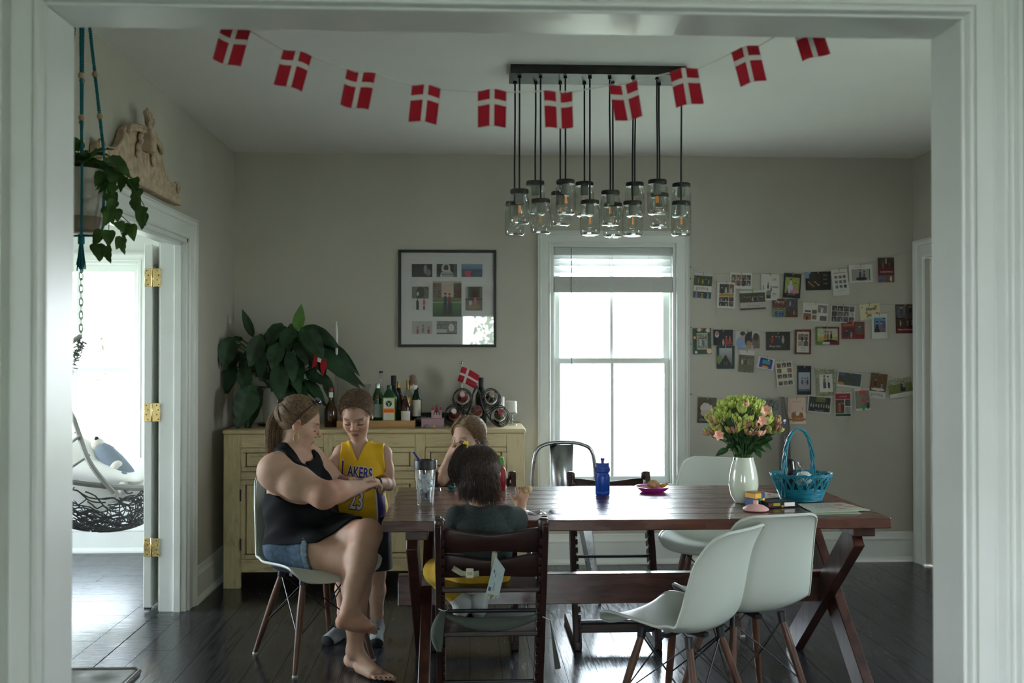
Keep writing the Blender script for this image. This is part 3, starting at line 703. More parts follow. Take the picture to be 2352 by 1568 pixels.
# clear carafe behind the boy's head
cx_ = P(841, 890, 6.3).x; ca = thing('glass_carafe', 'clear glass carafe with wide rim showing above the boy', 'carafe', (cx_, 6.29, tz))
MB().lathe([(.03, 0), (.045, .01), (.045, .07), (.022, .12), (.018, zat(893, 6.29)-tz), (.033, zat(886, 6.29)-tz), (.034, zat(881, 6.29)-tz)], (cx_, 6.29, tz), 24).build('carafe_body', CLR, ca)
MB().lathe([(.031, .002), (.044, .011), (.044, .05), (0, .05)], (cx_, 6.29, tz), 20).build('water', pane_mat('water', (.9,.93,.93)), ca)
# taper candle
tx_ = P(773, 800, 6.36).x; tp = thing('taper_candle', 'tall white taper candle in a slim glass holder behind the plant', 'candle', (tx_, 6.36, SZ))
MB().tube([(tx_, 6.36, zat(852, 6.36)), (tx_, 6.36, zat(760, 6.36)), (tx_-.001, 6.36, zat(737, 6.36))], [.0095, .0085, .003], 12).build('candle', mat('candle_wax', (.75, .74, .70), .5, sss=.2), tp)
MB().lathe([(.035, 0), (.035, .006), (.008, .015), (.006, .05), (.009, .1), (.006, .2), (.012, zat(855, 6.36)-SZ), (.013, zat(850, 6.36)-SZ)], (tx_, 6.36, SZ), 18).build('glass_holder', CLR, tp)
MB().tube([(tx_-.001, 6.36, zat(738, 6.36)), (tx_-.001, 6.36, zat(734, 6.36))], .001, 5).build('wick', INK, tp)
# pink plastic basket with toy castle, dark dish and trinkets
kx0, kx1 = P(968, 960, 6.2).x, P(1020, 960, 6.2).x
pk = thing('plastic_basket', 'small translucent pink plastic basket of trinkets on the sideboard', 'basket', ((kx0+kx1)/2, 6.21, SZ))
PINK = mat('pink_plastic', (.42, .26, .30), .3, alpha=.75); zt_ = zat(961, 6.16)
MB().box(kx0+.008, kx1-.008, 6.17, 6.26, SZ, SZ+.004).build('basket_base', PINK, pk, smooth=False)
for a in ((kx0, kx1, 6.165, 6.17), (kx0, kx1, 6.262, 6.267), (kx0, kx0+.005, 6.17, 6.262), (kx1-.005, kx1, 6.17, 6.262)): MB().box(*a, SZ, zt_).build('basket_side', PINK, pk, smooth=False, bevel=.002)
MB().tube([(kx0, 6.163, zt_), (kx1, 6.163, zt_), (kx1, 6.269, zt_), (kx0, 6.269, zt_)], .003, 6, closed=True).build('rim', PINK, pk)
ct = P(1003, 950, 6.215); cs = thing('toy_castle', 'tiny pink toy castle with dark red turrets standing in the plastic basket', 'toy', (ct.x, 6.215, SZ+.004))
CP = mat('castle_pink', (.62, .36, .40), .5); CRD = mat('castle_roof', (.30, .03, .05), .45)
zk = SZ+.004
MB().box(ct.x-.026, ct.x+.026, 6.195, 6.235, zk, zat(952, 6.215)).build('castle_wall', CP, cs, smooth=False, bevel=.002)
for dx in (-.025, .025):
    MB().lathe([(.008, zk), (.008, zat(946, 6.215)), (.010, zat(945, 6.215)), (.010, zat(941, 6.215)), (0, zat(941, 6.215))], (ct.x+dx, 6.2, 0), 12).build('turret', CP, cs)
    MB().lathe([(.009, zat(941, 6.215)), (.005, zat(936, 6.215)), (.004, zat(934, 6.215)), (0, zat(933, 6.215))], (ct.x+dx, 6.2, 0), 12).build('turret_roof', CRD, cs)
MB().lathe([(.016, zat(950, 6.215)), (.004, zat(933, 6.215)), (0, zat(926, 6.215))], (ct.x, 6.215, 0), 12).build('spire', CRD, cs)
for dx in (-.008, .008): MB().box(ct.x+dx-.004, ct.x+dx+.004, 6.19, 6.198, zat(953, 6.2), zat(947, 6.2)).build('window_arch', PAPW, cs, smooth=False)
dh = P(990, 955, 6.42); tag(MB().lathe([(.07, 0), (.13, .03), (.15, .065), (.146, .067), (.12, .035), (0, .01)], (dh.x, 6.45, SZ), 28).build('dark_dish', BLACK, loc=(dh.x, 6.45, SZ)), 'low black dish behind the toy castle', 'dish')
eg = P(996, 974, 6.125); tag(MB().ball((eg.x, 6.115, SZ+.0105), (.011, .0105, .011), 14, 10).build('toy_egg', mat('peach_plastic', (.62, .30, .12), .5), loc=(eg.x, 6.115, SZ)), 'tiny peach toy egg at the sideboard front edge', 'toy')
eg = P(980, 974, 6.13); tag(MB().ball((eg.x, 6.12, SZ+.011), (.019, .014, .011), 14, 10).build('pebble', mat('mauve_stone', (.22, .17, .20), .7), loc=(eg.x, 6.12, SZ)), 'mauve pebble beside the toy egg', 'stone')
tw = MB(); q = random.Random(4); c0 = P(970, 965, 6.24)
for i in range(26):
    a = V((c0.x+q.uniform(-.04,.0), 6.24+q.uniform(-.01,.03), zt_+q.uniform(-.02,.0)))
    tw.tube(bez([a, a+V((q.uniform(-.02,.03), q.uniform(-.02,.01), q.uniform(.0,.025))), a+V((q.uniform(.0,.05), q.uniform(-.02,.02), q.uniform(-.01,.01)))], 4), .0007, 4)
tag(tw.build('wire_tangle', mat('grey_mesh', (.16,.15,.15), .6), loc=(c0.x, 6.24, zt_-.02)), 'tangle of grey mesh wire in the pink basket', 'wire')

# ------------------------------------------------------------------ wrought iron wine rack, wine bottles, table flag, candles
Yr0, Yr1 = 6.20, 6.42
IRON = mat('wrought_iron', (.014, .013, .013), .45, bump=.05)
wr = thing('wine_rack', 'black wrought-iron scroll wine rack on the right of the sideboard', 'rack', (P(1095, 980, 6.3).x, 6.31, SZ))
k6 = 6.2/FPX
def circ(c, r, Y, a0=0, a1=2*pi, n=26): return [V((c.x+r*math.cos(a0+(a1-a0)*i/n), Y, c.z+r*math.sin(a0+(a1-a0)*i/n))) for i in range(n+1)]
RINGS = [(1062, 917), (1129, 917), (1043, 955), (1149, 957)]
for (a, b) in RINGS:
    for Y in (Yr0, Yr1):
        c = P(a, b, 6.2); r = 22*k6
        MB().tube(circ(c, r, Y)[:-1], .0032, 7, closed=True).build('ring', IRON, wr)
        MB().tube(circ(c, r*.86, Y, -2.6, 1.2), .0032, 7).build('scroll', IRON, wr)
def W(a, b, Y): p = P(a, b, 6.2); return V((p.x, Y, p.z))
for Y in (Yr0, Yr1):
    for s in (-1, 1):
        MB().tube(bez([W(1095+s*-1, 889, Y), W(1095+s*8, 905, Y), W(1095+s*14, 935, Y), W(1095+s*34, 968, Y), W(1095+s*55, 979, Y)], 6), .0034, 7).build('scroll', IRON, wr)
        MB().tube(bez([W(1095-s*12, 972, Y), W(1095+s*18, 955, Y), W(1095+s*45, 935, Y)], 6), .0034, 7).build('scroll', IRON, wr)
MB().tube(bez([W(1091, 900, Yr0), W(1093, 888, 6.3), W(1097, 888, 6.3), W(1099, 900, Yr1)], 6), .0034, 7).build('top_loop', IRON, wr)
for s in (-1, 1): MB().tube([W(1095+s*55, 979, Yr0), W(1095+s*55, 979, Yr1)], .0034, 7).build('foot_bar', IRON, wr)
def lying(px, py, glass, foil, labm, label, big=13):
    c = P(px, py, 6.2); r = .036
    c = V((c.x, 0, c.z)); t = thing('wine_bottle', label, 'bottle', (c.x, 6.30, c.z-r), group='wine bottles in the rack')
    M = Matrix.Rotation(pi/2, 3, 'X'); tilt = Matrix.Rotation(math.radians(-10), 3, 'X'); M = tilt @ M
    MB().lathe([(0, -.11), (.033, -.11), (.036, -.105), (.036, .075), (.030, .10), (.0155, .135), (.0145, .15), (.0145, .215), (0, .216)], (c.x, 6.32, c.z), 22, M).build('glass_body', glass, t)
    MB().lathe([(.0155, .16), (.0155, .218), (0, .219)], (c.x, 6.32, c.z), 18, M).build('foil', foil, t)
    MB().lathe([(.0366, -.03), (.0366, .06)], (c.x, 6.32, c.z), 22, M).build('label', labm, t)
lying(1062, 917, RW, mat('rose_foil', (.50,.36,.34), .35), PAPW, 'rosé wine bottle in the upper left ring of the rack')
lying(1129, 917, DGRN, mat('tan_foil', (.35,.24,.15), .5), PAPW, 'dark wine bottle with corked neck in the upper right ring')
lying(1043, 955, RW, mat('white_foil', (.62,.60,.58), .35), PAPW, 'red wine bottle in the lower left ring of the rack')
lying(1149, 957, DGRN, mat('red_foil', (.32,.02,.04), .35), PAPW, 'dark wine bottle with red foil in the lower right ring')
lying(1095, 948, RW, mat('dark_foil', (.10,.02,.03), .4), PAPER, 'rosé wine bottle lying in the middle of the rack')
bottle('tall dark green wine bottle standing behind the wine rack', 1105, 6.52, 868, .037, 905, DGRN, INK, 890, .0145)
fp = P(1061, 900, 6.47); tf = thing('table_flag', 'small red flag with white cross on a table pole', 'flag', (fp.x, 6.47, SZ))
FR = mat('flag_red_cloth', (.38, .012, .025), .8, bump=.1, bscale=200); FW = mat('flag_white_cloth', (.62, .58, .55), .85, bump=.1, bscale=200)
MB().tube([(fp.x, 6.47, SZ), (fp.x, 6.47, zat(836, 6.47))], .0042, 10).build('pole', mat('pole_white', (.7,.68,.6), .35), tf)
MB().ball((fp.x, 6.47, zat(833, 6.47)), .0095, 14, 10).build('finial', SILV, tf)
MB().lathe([(.04, 0), (.04, .01), (.008, .016)], (fp.x, 6.47, SZ), 20).build('base', mat('pole_white'), tf)
def flagpt(u, v, d=0):      # u along the fly, v down the hoist
    a = P(1061, 841, 6.46); b = P(1102, 861, 6.46); c = P(1051, 874, 6.46); e = P(1092, 892, 6.46)
    p = a.lerp(b, u).lerp(c.lerp(e, u), v); return p + V((0, .012*math.sin(u*5+v*2)-.008-d, .004*math.sin(u*4)))
def flagpatch(u0, u1, v0, v1, d=0): return MB().grid([[flagpt(u0+(u1-u0)*i/8, v0+(v1-v0)*j/6, d) for i in range(9)] for j in range(7)])
cl = flagpatch(0, 1, 0, 1).build('flag_cloth', FR, tf, solid=.001)
cr_ = flagpatch(.30, .43, 0, 1, .0015); g2 = flagpatch(0, 1, .42, .57, .0015); cr_.add(g2.v, g2.f); cr_.build('cross', FW, cl)
WAX = mat('ivory_wax', (.70, .67, .60), .55, sss=.3)
pc = P(1150, 930, 6.5); pcz = zat(911, 6.5)
pl_ = thing('pillar_candle', 'white pillar candle standing behind the wine rack', 'candle', (pc.x, 6.5, SZ))
MB().lathe([(.024, 0), (.025, .004), (.025, pcz-SZ-.004), (.022, pcz-SZ), (0, pcz-SZ-.004)], (pc.x, 6.5, SZ), 24).build('wax', WAX, pl_)
MB().tube([(pc.x, 6.5, pcz-.004), (pc.x, 6.5, pcz+.008)], .001, 5).build('wick', INK, pl_)
gc = P(1174, 950, 6.33); gz = zat(948, 6.33)
gh = thing('glass_candlestick', 'glass candle stand at the right end of the sideboard', 'candlestick', (gc.x, 6.33, SZ))
MB().lathe([(.038, 0), (.036, .008), (.012, .016), (.009, .022), (.016, .032), (.009, .042), (.014, .054), (.010, .062), (.040, gz-SZ-.002), (.041, gz-SZ+.006), (.037, gz-SZ+.006), (.036, gz-SZ), (0, gz-SZ)], (gc.x, 6.33, SZ), 24).build('glass_stand', CLR, gh)
gw = thing('block_candle', 'short white candle on the glass stand', 'candle', (gc.x, 6.33, gz+.001)); zt2 = zat(921, 6.33)
MB().lathe([(.034, gz+.001), (.036, gz+.008), (.036, zt2-.006), (.033, zt2), (.022, zt2-.002), (.018, zt2-.008), (0, zt2-.010)], (gc.x, 6.33, 0), 28).build('wax', WAX, gw)
MB().tube([(gc.x, 6.33, zt2-.010), (gc.x, 6.33, zt2)], .001, 5).build('wick', INK, gw)
# ------------------------------------------------------------------ window blind
def translucent(name, c, t):
    m = bpy.data.materials.new(name); m.use_nodes = True; T = m.node_tree; N = T.nodes; L = T.links
    b = N['Principled BSDF']; b.inputs['Base Color'].default_value = (*c, 1); b.inputs['Roughness'].default_value = .5
    tr_ = N.new('ShaderNodeBsdfTranslucent'); tr_.inputs[0].default_value = (*c, 1); mx = N.new('ShaderNodeMixShader'); mx.inputs[0].default_value = t
    L.new(b.outputs[0], mx.inputs[1]); L.new(tr_.outputs[0], mx.inputs[2]); L.new(mx.outputs[0], N['Material Output'].inputs[0]); return m
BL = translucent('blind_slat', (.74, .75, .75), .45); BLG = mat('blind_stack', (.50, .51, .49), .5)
yb_ = YB+.012; bx0, bx1 = WX0+.026, WX1-.026
bd = thing('window_blind', 'white slatted blind half raised over the dining window', 'blind', ((bx0+bx1)/2, yb_, WZ1-.06))
MB().box(bx0, bx1, yb_-.01, yb_+.03, WZ1-.075, WZ1-.024).build('head_rail', BL, bd, smooth=False, bevel=.002)
zs_ = [P(1410, y, yb_).z for y in (588, 604, 620)]
for i, z in enumerate(zs_ + [P(1410, 574, yb_).z]):
    MB().box(bx0, bx1, -.024, .024, -.0014, .0014, Matrix.Translation((0, yb_+.012, z)) @ Matrix.Rotation(math.radians(58), 4, 'X')).build('slat', BL, bd, smooth=False)
za, zb2 = P(1410, 669, yb_).z, P(1410, 637, yb_).z
for i in range(9):
    z = za + .012 + (zb2-za-.012)*i/8
    MB().box(bx0, bx1, yb_-.012+r_.uniform(-.002,.002), yb_+.036, z-.0052, z+.0052).build('slat', BLG, bd, smooth=False)
MB().box(bx0, bx1, yb_-.012, yb_+.036, za-.008, za+.010).build('bottom_rail', BLG, bd, smooth=False, bevel=.002)
for px in (1322, 1403, 1492):
    m = MB(); x = P(px, 650, yb_).x; q = random.Random(px)
    for s in (-.008, .008): m.tube([(x+s, yb_-.014, zb2+.005), (x+s*1.2, yb_-.014, WZ1-.05)], .0008, 5)
    pts = [(x+q.uniform(-.013, .013), yb_-.017-.004*q.random(), zb2+.012-(zb2-za+.012)*i/9) for i in range(10)]
    m.tube(bez(pts, 4), .0011, 5); pts = [(x+q.uniform(-.014, .014), yb_-.017-.004*q.random(), zb2+.010-(zb2-za+.012)*i/7) for i in range(8)]
    m.tube(bez(pts, 4), .0011, 5); m.build('ladder_cord', mat('cord_white', (.6,.62,.6), .7), bd)
a = P(1312, 569, yb_-.02); b = P(1313, 845, yb_-.02)
MB().tube([a, b], .0035, 8).build('tilt_wand', mat('wand_clear', (.30,.33,.30), .25), bd)

# ------------------------------------------------------------------ mason jar chandelier
CB = mat('dark_bronze', (.040, .038, .034), .45, metal=.6, var=.2, vscale=20)
Yc0, Yc1 = 4.55, 4.74
cx0, cx1 = P(1173, 155, Yc0).x, P(1577, 158, Yc0).x
chd = thing('jar_chandelier', 'long ceiling fixture hanging clustered glass jar pendants over the table', 'chandelier', ((cx0+cx1)/2, (Yc0+Yc1)/2, H-.045))
MB().box(cx0, cx1, Yc0, Yc1, H-.042, H-.001).build('ceiling_plate', CB, chd, smooth=False, bevel=.002)
JG = pane_mat('jar_glass', (.91, .93, .92), 2.0, 1.5)
JARS = [(1193,441,1),(1229.5,422,0),(1182,469,0),(1242,463,1),(1287,446,0),(1299,419,1),(1342.5,424,0),(1355,466,1),(1402,444,1),(1408,472,0),(1458,425,0),(1453,468,1),(1510,419,1),(1515,450,0),(1565,427,0),(1564.5,468,1)]
SOCK = mat('socket_grey', (.22, .23, .20), .6); FIL = mat('filament', (.9, .35, .05), .4, emit=(1, .32, .05, .5))
lid_p = [(.0, .0), (.030, .0), (.0415, -.001), (.0425, -.004), (.0425, -.018), (.0415, -.020), (.0, -.020)]
jar_p = [(.037, -.014), (.0375, -.024), (.040, -.030), (.0455, -.042), (.0465, -.055), (.0465, -.140), (.0455, -.152), (.041, -.160), (.034, -.163), (0, -.160)]
jar_i = [(.034, -.016), (.0345, -.026), (.0425, -.044), (.0435, -.056), (.0435, -.140), (.041, -.150), (.030, -.153), (0, -.151)]
lids = MB().lathe(lid_p, n=28).lathe([(.0432,-.0065),(.0432,-.0095)], n=28).lathe([(.0432,-.0125),(.0432,-.0155)], n=28)
for i, (jx, jy, fr) in enumerate(JARS):
    Yj = (Yc0+.045) if fr else (Yc1-.045); p = P(jx, jy-6, Yj)
    tilt = r_.uniform(-.003, .003)
    top = V((p.x+tilt, Yj, H-.042))
    MB().tube([top, top.lerp(p, .3)+V((tilt*.6,0,0)), top.lerp(p, .7)+V((-tilt*.4,0,0)), p], .0042, 7).lathe([(.010,-.012),(.008,0)], top, 10).build('cord', BLACK, chd)
    if i == 0:
        jm = MB().lathe(jar_p, p, 32).build('jar', JG, chd, angle=60)
        jm.data.transform(Matrix.Translation(-(p-chd.location))); jm.location = p-chd.location
        def kid(mb, nm, m, **k):
            mb.v = [tuple(V(v)+p) for v in mb.v]; return mb.build(nm, m, jm, **k)
        kid(MB().lathe(lid_p, n=28).lathe([(.0436,-.0055),(.0436,-.0085)], n=28).lathe([(.0436,-.0115),(.0436,-.0145)], n=28), 'lid', CB)
        kid(MB().lathe([(0,-.02),(.0185,-.02),(.0185,-.062),(.016,-.066),(0,-.066)], n=20), 'socket', SOCK)
        kid(MB().lathe([(.012,-.066),(.013,-.074),(.022,-.094),(.0235,-.104),(.020,-.118),(.010,-.127),(0,-.128)], n=20), 'bulb', pane_mat('bulb_glass', (.98,.97,.95), 1.0, 1.3))
        kid(MB().tube([(-.004,0,-.075),(-.005,0,-.108)], .0006, 5).tube([(.004,0,-.075),(.005,0,-.108)], .0008, 5).tube([(0,.004,-.075),(0,.005,-.108)], .0008, 5), 'filament', FIL)
        kid(MB().lathe([(0,-.1605),(.038,-.1605),(.040,-.154),(.036,-.1515),(0,-.1515)], n=28), 'jar_base', GLASS)
    else:
        def rec(o, par):
            c = o.copy(); col.objects.link(c); c.parent = par
            for ch in list(o.children): rec(ch, c)
            return c
        j_ = rec(jm, chd); j_.location = p-chd.location; j_.rotation_euler = (0, 0, r_.uniform(0, 6))

# ------------------------------------------------------------------ flag garland
GY = 2.50
ga = thing('flag_garland', 'string of red felt flags with white crosses across the opening', 'garland', P(1200, 210, GY))
FELT = mat('red_felt', (.36, .006, .018), .95, bump=.4, bscale=350, sheen=.1); FELTW = mat('white_felt', (.60, .57, .53), .95, bump=.4, bscale=350)
FL = [(531,105,15),(673,160,15),(822,206,11),(975,239,6),(1130,249,.5),(1283,252,-2),(1438,233,-10),(1577,200,-10),(1720,150,-14),(1862,92,-18)]
kk = GY/FPX; hooks = []
for n_, (fx, fy, ang) in enumerate(FL):
    c = P(fx, fy, GY); a = math.radians(-ang); e = V((math.cos(a), 0, math.sin(a))); u = V((-math.sin(a), 0, math.cos(a)))
    w_, h_ = 65*kk, 84*kk
    q = random.Random(n_)
    ph = q.uniform(0, 6)
    def fpt(s, t, d=0): return c + e*(s*w_*(1+.03*t)) + u*(t*h_ + .004*math.sin(s*5+ph)) + V((0, .006*math.sin(s*4+ph)*(.6-t) - d, 0))
    def patch(s0, s1, t0, t1, d, n1=8, n2=8): return MB().grid([[fpt(s0+(s1-s0)*i/n1, t0+(t1-t0)*j/n2, d) for i in range(n1+1)] for j in range(n2+1)])
    f_ = patch(-.5, .5, -.5, .5, 0).build('flag', FELT, ga, solid=.002)
    cr = patch(-.08, .08, -.5, .5, .0016); g2 = patch(-.5, .5, .085, .225, .0016); cr.add(g2.v, g2.f); cr.build('cross', FELTW, f_)
    hooks += [fpt(-.5, .49), fpt(.5, .49)]
ends = [P(420, 12, GY)] + hooks + [P(1990, 20, GY)]
MB().tube([p+V((0, .002, 0)) for p in ends], .0016, 6).build('string', mat('twine_white', (.6,.57,.5), .9), ga)

# ------------------------------------------------------------------ macrame hanger and trailing plant
HY = 3.47; hc = P(187, 460, HY); R0 = .084
zt3, zb3 = P(187, 392, HY).z, P(187, 530, HY).z
TEAL = mat('teal_cord', (.012, .17, .20), .9, bump=.5, bscale=300); BEAD = mat('wood_bead', (.45, .33, .20), .6)
mh = thing('macrame_hanger', 'teal macramé plant hanger with wooden beads and tassel by the left jamb', 'plant hanger', (hc.x, HY, zb3-.1))
hook = V((hc.x, HY, H-.02))
MB().lathe([(.004, 0), (.018, .004), (.018, .018)], (hc.x, HY, H-.018), 14).tube(circ(V((hc.x, HY, H-.035)), .013, HY)[:-1], .0025, 7, closed=True).build('ceiling_hook', BRASS, mh)
def twist(a, b, r=.004, turns=22, n=90):
    a = V(a); b = V(b); d = (b-a).normalized(); x = d.cross(V((0,1,.1))).normalized(); y = d.cross(x); m = MB()
    for ph in (0, pi):
        m.tube([a.lerp(b, i/n) + x*(math.cos(ph+turns*2*pi*i/n)*r*.8) + y*(math.sin(ph+turns*2*pi*i/n)*r*.8) for i in range(n+1)], r*.8, 5)
    return m
rimp = [V((hc.x+(R0+.004)*math.cos(a), HY+(R0+.004)*math.sin(a), zt3-.02)) for a in (-.35, pi-1.15, pi+.2, pi/2+.1)]
# cords leave a ring above and spread towards the pot rim
tops_ = [hook+V((.008,0,-.03)), hook+V((-.006,0,-.03)), hook+V((-.01,0,-.03)), hook+V((0,.01,-.03))]
aim = [P(238, 345, HY-.02), P(188, 345, HY-.05), P(140, 345, HY), P(187, 345, HY+.07)]
for i in range(4):
    MB().v; twist(tops_[i], aim[i], .0042, 34, 140).build('cord', TEAL, mh)
    for f in (.55, .80):
        bp_ = tops_[i].lerp(aim[i], f+.01*i); MB().ball(bp_, (.0105, .0105, .012), 12, 8).build('bead', BEAD, mh)
    out = V((aim[i].x-hc.x, aim[i].y-HY, 0)); out = out.normalized()*(R0+.006)
    MB().tube(bez([aim[i], V((hc.x, HY, 0))+out+V((0,0,zt3-.01)), V((hc.x, HY, 0))+out*.97+V((0,0,zt3-.09)), V((hc.x, HY, 0))+out*.86+V((0,0,zb3-.004)), V((hc.x, HY, zb3-.016))], 5), .0042, 6).build('cradle_cord', TEAL, mh)
MB().tube([(hc.x, HY, zb3-.012), (hc.x, HY, zb3-.045)], .011, 10).build('knot', TEAL, mh)
tq = random.Random(8); tm = MB()
for i in range(26):
    a = tq.uniform(0, 2*pi); r = tq.uniform(0, .017); p0 = V((hc.x+.35*r*math.cos(a), HY+.35*r*math.sin(a), zb3-.04))
    tm.tube([p0, p0+V((r*.5*math.cos(a), r*.5*math.sin(a), -.05)), p0+V((r*.9*math.cos(a), r*.9*math.sin(a), -.07-tq.uniform(.0,.03)))], .0022, 5)
tm.build('tassel', TEAL, mh)
POT = mat('cream_ceramic', (.52, .49, .42), .45, var=.05, vscale=20); POTB = mat('tan_ceramic', (.26, .20, .14), .7, var=.1, vscale=30); SOIL = mat('soil', (.03, .02, .015), 1, bump=.8, bscale=60)
PLF = mat('trailing_leaf', (.045, .11, .02), .38, var=.5, vscale=14); STEM = mat('stem_green', (.07, .11, .03), .6)
pt = thing('hanging_plant', 'trailing heart-leaf plant in a cream and tan hanging pot', 'plant', (hc.x, HY, zb3-.006))
zsp = zb3+.045
MB().lathe([(R0*.9, zsp-.001), (R0*.98, zsp+.02), (R0, zt3), (R0*.94, zt3), (R0*.92, zsp+.02)], (hc.x, HY, 0), 32).build('pot', POT, pt)
MB().lathe([(R0*.6, zb3-.006), (R0*.8, zb3), (R0*.91, zsp)], (hc.x, HY, 0), 32).build('pot_base', POTB, pt)
MB().lathe([(R0*.92, zt3-.02), (0, zt3-.015)], (hc.x, HY, 0), 24).build('soil', SOIL, pt)
def leaf_rows(base, tip, width, nrm, shape='heart', fold=.25, curl=.15, n=12):
    base = V(base); tip = V(tip); d = tip-base; L_ = d.length; d.normalize(); nrm = V(nrm); x = d.cross(nrm)
    if x.length < 1e-4: x = d.cross(V((1,0,0)))
    x.normalize(); nn = x.cross(d).normalized(); rows = []
    for i in range(n):
        t = i/(n-1)
        if shape == 'heart': wv = max(.02, math.sin(pi*min(1, (.04+.96*t)**.52))**.85)
        else: wv = max(.02, math.sin(pi*min(1, (.02+.98*t)**.76))**.9)
        c = base + d*(L_*t) - nn*(curl*L_*(t*t)) + nn*(curl*L_*t)
        rows.append([c + x*(k*wv*width/2) + nn*(fold*abs(k)*wv*width/2) + nn*(.045*width*math.sin(t*23+k*3)*abs(k)) for k in (-1,-.6,-.2,0,.2,.6,1)])
    return rows
def leaf(base, tip, width, nrm, m, parent, **k):
    return MB().grid(leaf_rows(base, tip, width, nrm, **k)).build('leaf', m, parent, angle=0)
lq = random.Random(12); rim = V((hc.x, HY, zt3))
# trailing vines: (px, py) control points ending in leaves
vines = [[(205,392),(250,400),(262,440),(268,500),(282,545)], [(215,385),(272,392),(300,425),(330,470),(328,488)], [(210,390),(246,420),(252,470),(250,520),(246,565)], [(200,388),(232,400),(245,450),(238,520),(222,560)], [(220,380),(285,400),(318,420),(310,455)], [(190,385),(184,410),(184,440),(182,470)], [(215,378),(255,375),(268,405),(262,470),(300,515)]]
for vi, vn in enumerate(vines):
    pts = [P(x, y, HY-.04-.012*i+.01*vi) for i, (x, y) in enumerate(vn)]
    sp = bez([rim+V((0,-.03,.0))]+pts, 6); MB().tube(sp, .0016, 5).build('vine', STEM, pt)
    for i in range(5, len(sp), 5 if vi != 5 else 9):
        b0 = sp[i]; s = 1 if (i//5+vi) % 2 else -1; sz = lq.uniform(.05, .075)*(1 if i > 8 else 1.15)
        tip = b0 + V((s*lq.uniform(.1,.5)*sz, lq.uniform(-.5,.1)*sz, -sz*lq.uniform(.75,1)))
        leaf(b0, tip, sz*.72, (lq.uniform(-.5,.5), -1, lq.uniform(0,.5)), PLF, pt)
    e_ = sp[-1]; leaf(e_, e_+V((lq.uniform(-.01,.02), -.01, -.06)), .042, (lq.uniform(-.6,.6), -1, .1), PLF, pt)
for i in range(34):
    a = lq.uniform(0, 2*pi); r = lq.uniform(.01, .10); sz = lq.uniform(.06, .095)
    b0 = rim + V((r*math.cos(a)*1.0, r*math.sin(a)*.8, lq.uniform(.0, .07)*(1-r*6)+.015)); o_ = V((math.cos(a), math.sin(a), lq.uniform(-.9, .5)))
    MB().tube([rim+V((0,0,-.01)), (rim+b0)/2+V((0,0,.02)), b0], .0014, 5).build('vine', STEM, pt)
    leaf(b0, b0+o_*sz, sz*.75, V((-.2,-.5,1)), PLF, pt)

# ------------------------------------------------------------------ carved pediment over the doorway
pdx = XL+.004
def wp(px, py, d=0): p = PX(px, py, XL+.03); return V((pdx+d, p.y, p.z))
A_ = wp(205, 318); B_ = wp(390, 458)
OLDW = mat('pale_carved_wood', (.46, .35, .24), .75, var=.25, vscale=25, bump=.25, bscale=40)
pd = thing('carved_pediment', 'weathered carved wooden pediment mounted over the doorway', 'ornament', (pdx+.03, (A_.y+B_.y)/2, B_.z))
yA, yB, zB = 4.13, 5.27, PX(390, 458, XL+.03).z
def L2(s, z, d=0): return V((pdx+d, yA+(yB-yA)*s, zB+z*.64))
prof = [(0,0),(1,0),(1,.10),(.985,.135),(.95,.15),(.93,.135),(.91,.125),(.86,.135),(.81,.16),(.77,.20),(.745,.25),(.73,.31),(.715,.33),(.66,.375),(.5,.405),(.34,.375),(.285,.33),(.27,.31),(.255,.25),(.23,.20),(.19,.16),(.14,.135),(.09,.125),(.07,.135),(.05,.15),(.015,.135),(0,.10)]
MB().prism(prof, lambda s, z, d: L2(s, z, d), 0, .034).build('back_board', OLDW, pd, smooth=False, bevel=.004)
MB().box(pdx, pdx+.05, yA-.01, yB+.01, zB-.012, zB+.028).build('base_moulding', OLDW, pd, smooth=False, bevel=.008, seg=3)
MB().tube([L2(s, z+.002, .034) for s, z in prof[3:-1]], .007, 7).build('edge_moulding', OLDW, pd)
for s, side in ((.975, 1), (.025, -1)): MB().lathe([(.018,-.004),(.028,.0),(.028,.012),(.012,.016),(0,.018)], L2(s, .118, .03), 16, Matrix.Rotation(pi/2, 3, 'Y')).build('scroll_rosette', OLDW, pd)
for off, hh in ((0, .03), (.022, .02)): MB().tube(bez([L2(.715, .33-off, .045), L2(.66, .372-off, .05), L2(.5, .402-off, .055), L2(.34, .372-off, .05), L2(.285, .33-off, .045)], 6), .010, 7).build('arch_moulding', OLDW, pd)
MB().prism([(-.028,.0),(.028,.0),(.04,.10),(.045,.17),(-.045,.17),(-.04,.10)], lambda a, z, d: V((pdx+d, (yA+yB)/2+a, zB+.155+z*.62)), .03, .085).build('console', OLDW, pd, smooth=False, bevel=.008, seg=2)
pq = random.Random(3)
for i in range(16):
    a = pq.uniform(-1, 1); h = pq.uniform(0, 1)
    c = V((pdx+.055+pq.uniform(-.01,.015), (yA+yB)/2+a*.05*(1-h*.6), zB+.262+h*.07))
    MB().ball(c, (.011, .012, .030), 8, 6, Matrix.Rotation(-a*.9, 3, 'X')).build('carved_leaf', OLDW, pd)
for s in (-1, 1):
    for i in range(7):
        f = i/6; c = V((pdx+.045, (yA+yB)/2+s*(.065+.05*f+.012*math.sin(i*2)), zB+.225-.10*f)); MB().ball(c, (.012, .016, .02), 8, 6, Matrix.Rotation(s*.5, 3, 'X')).build('carved_leaf', OLDW, pd)

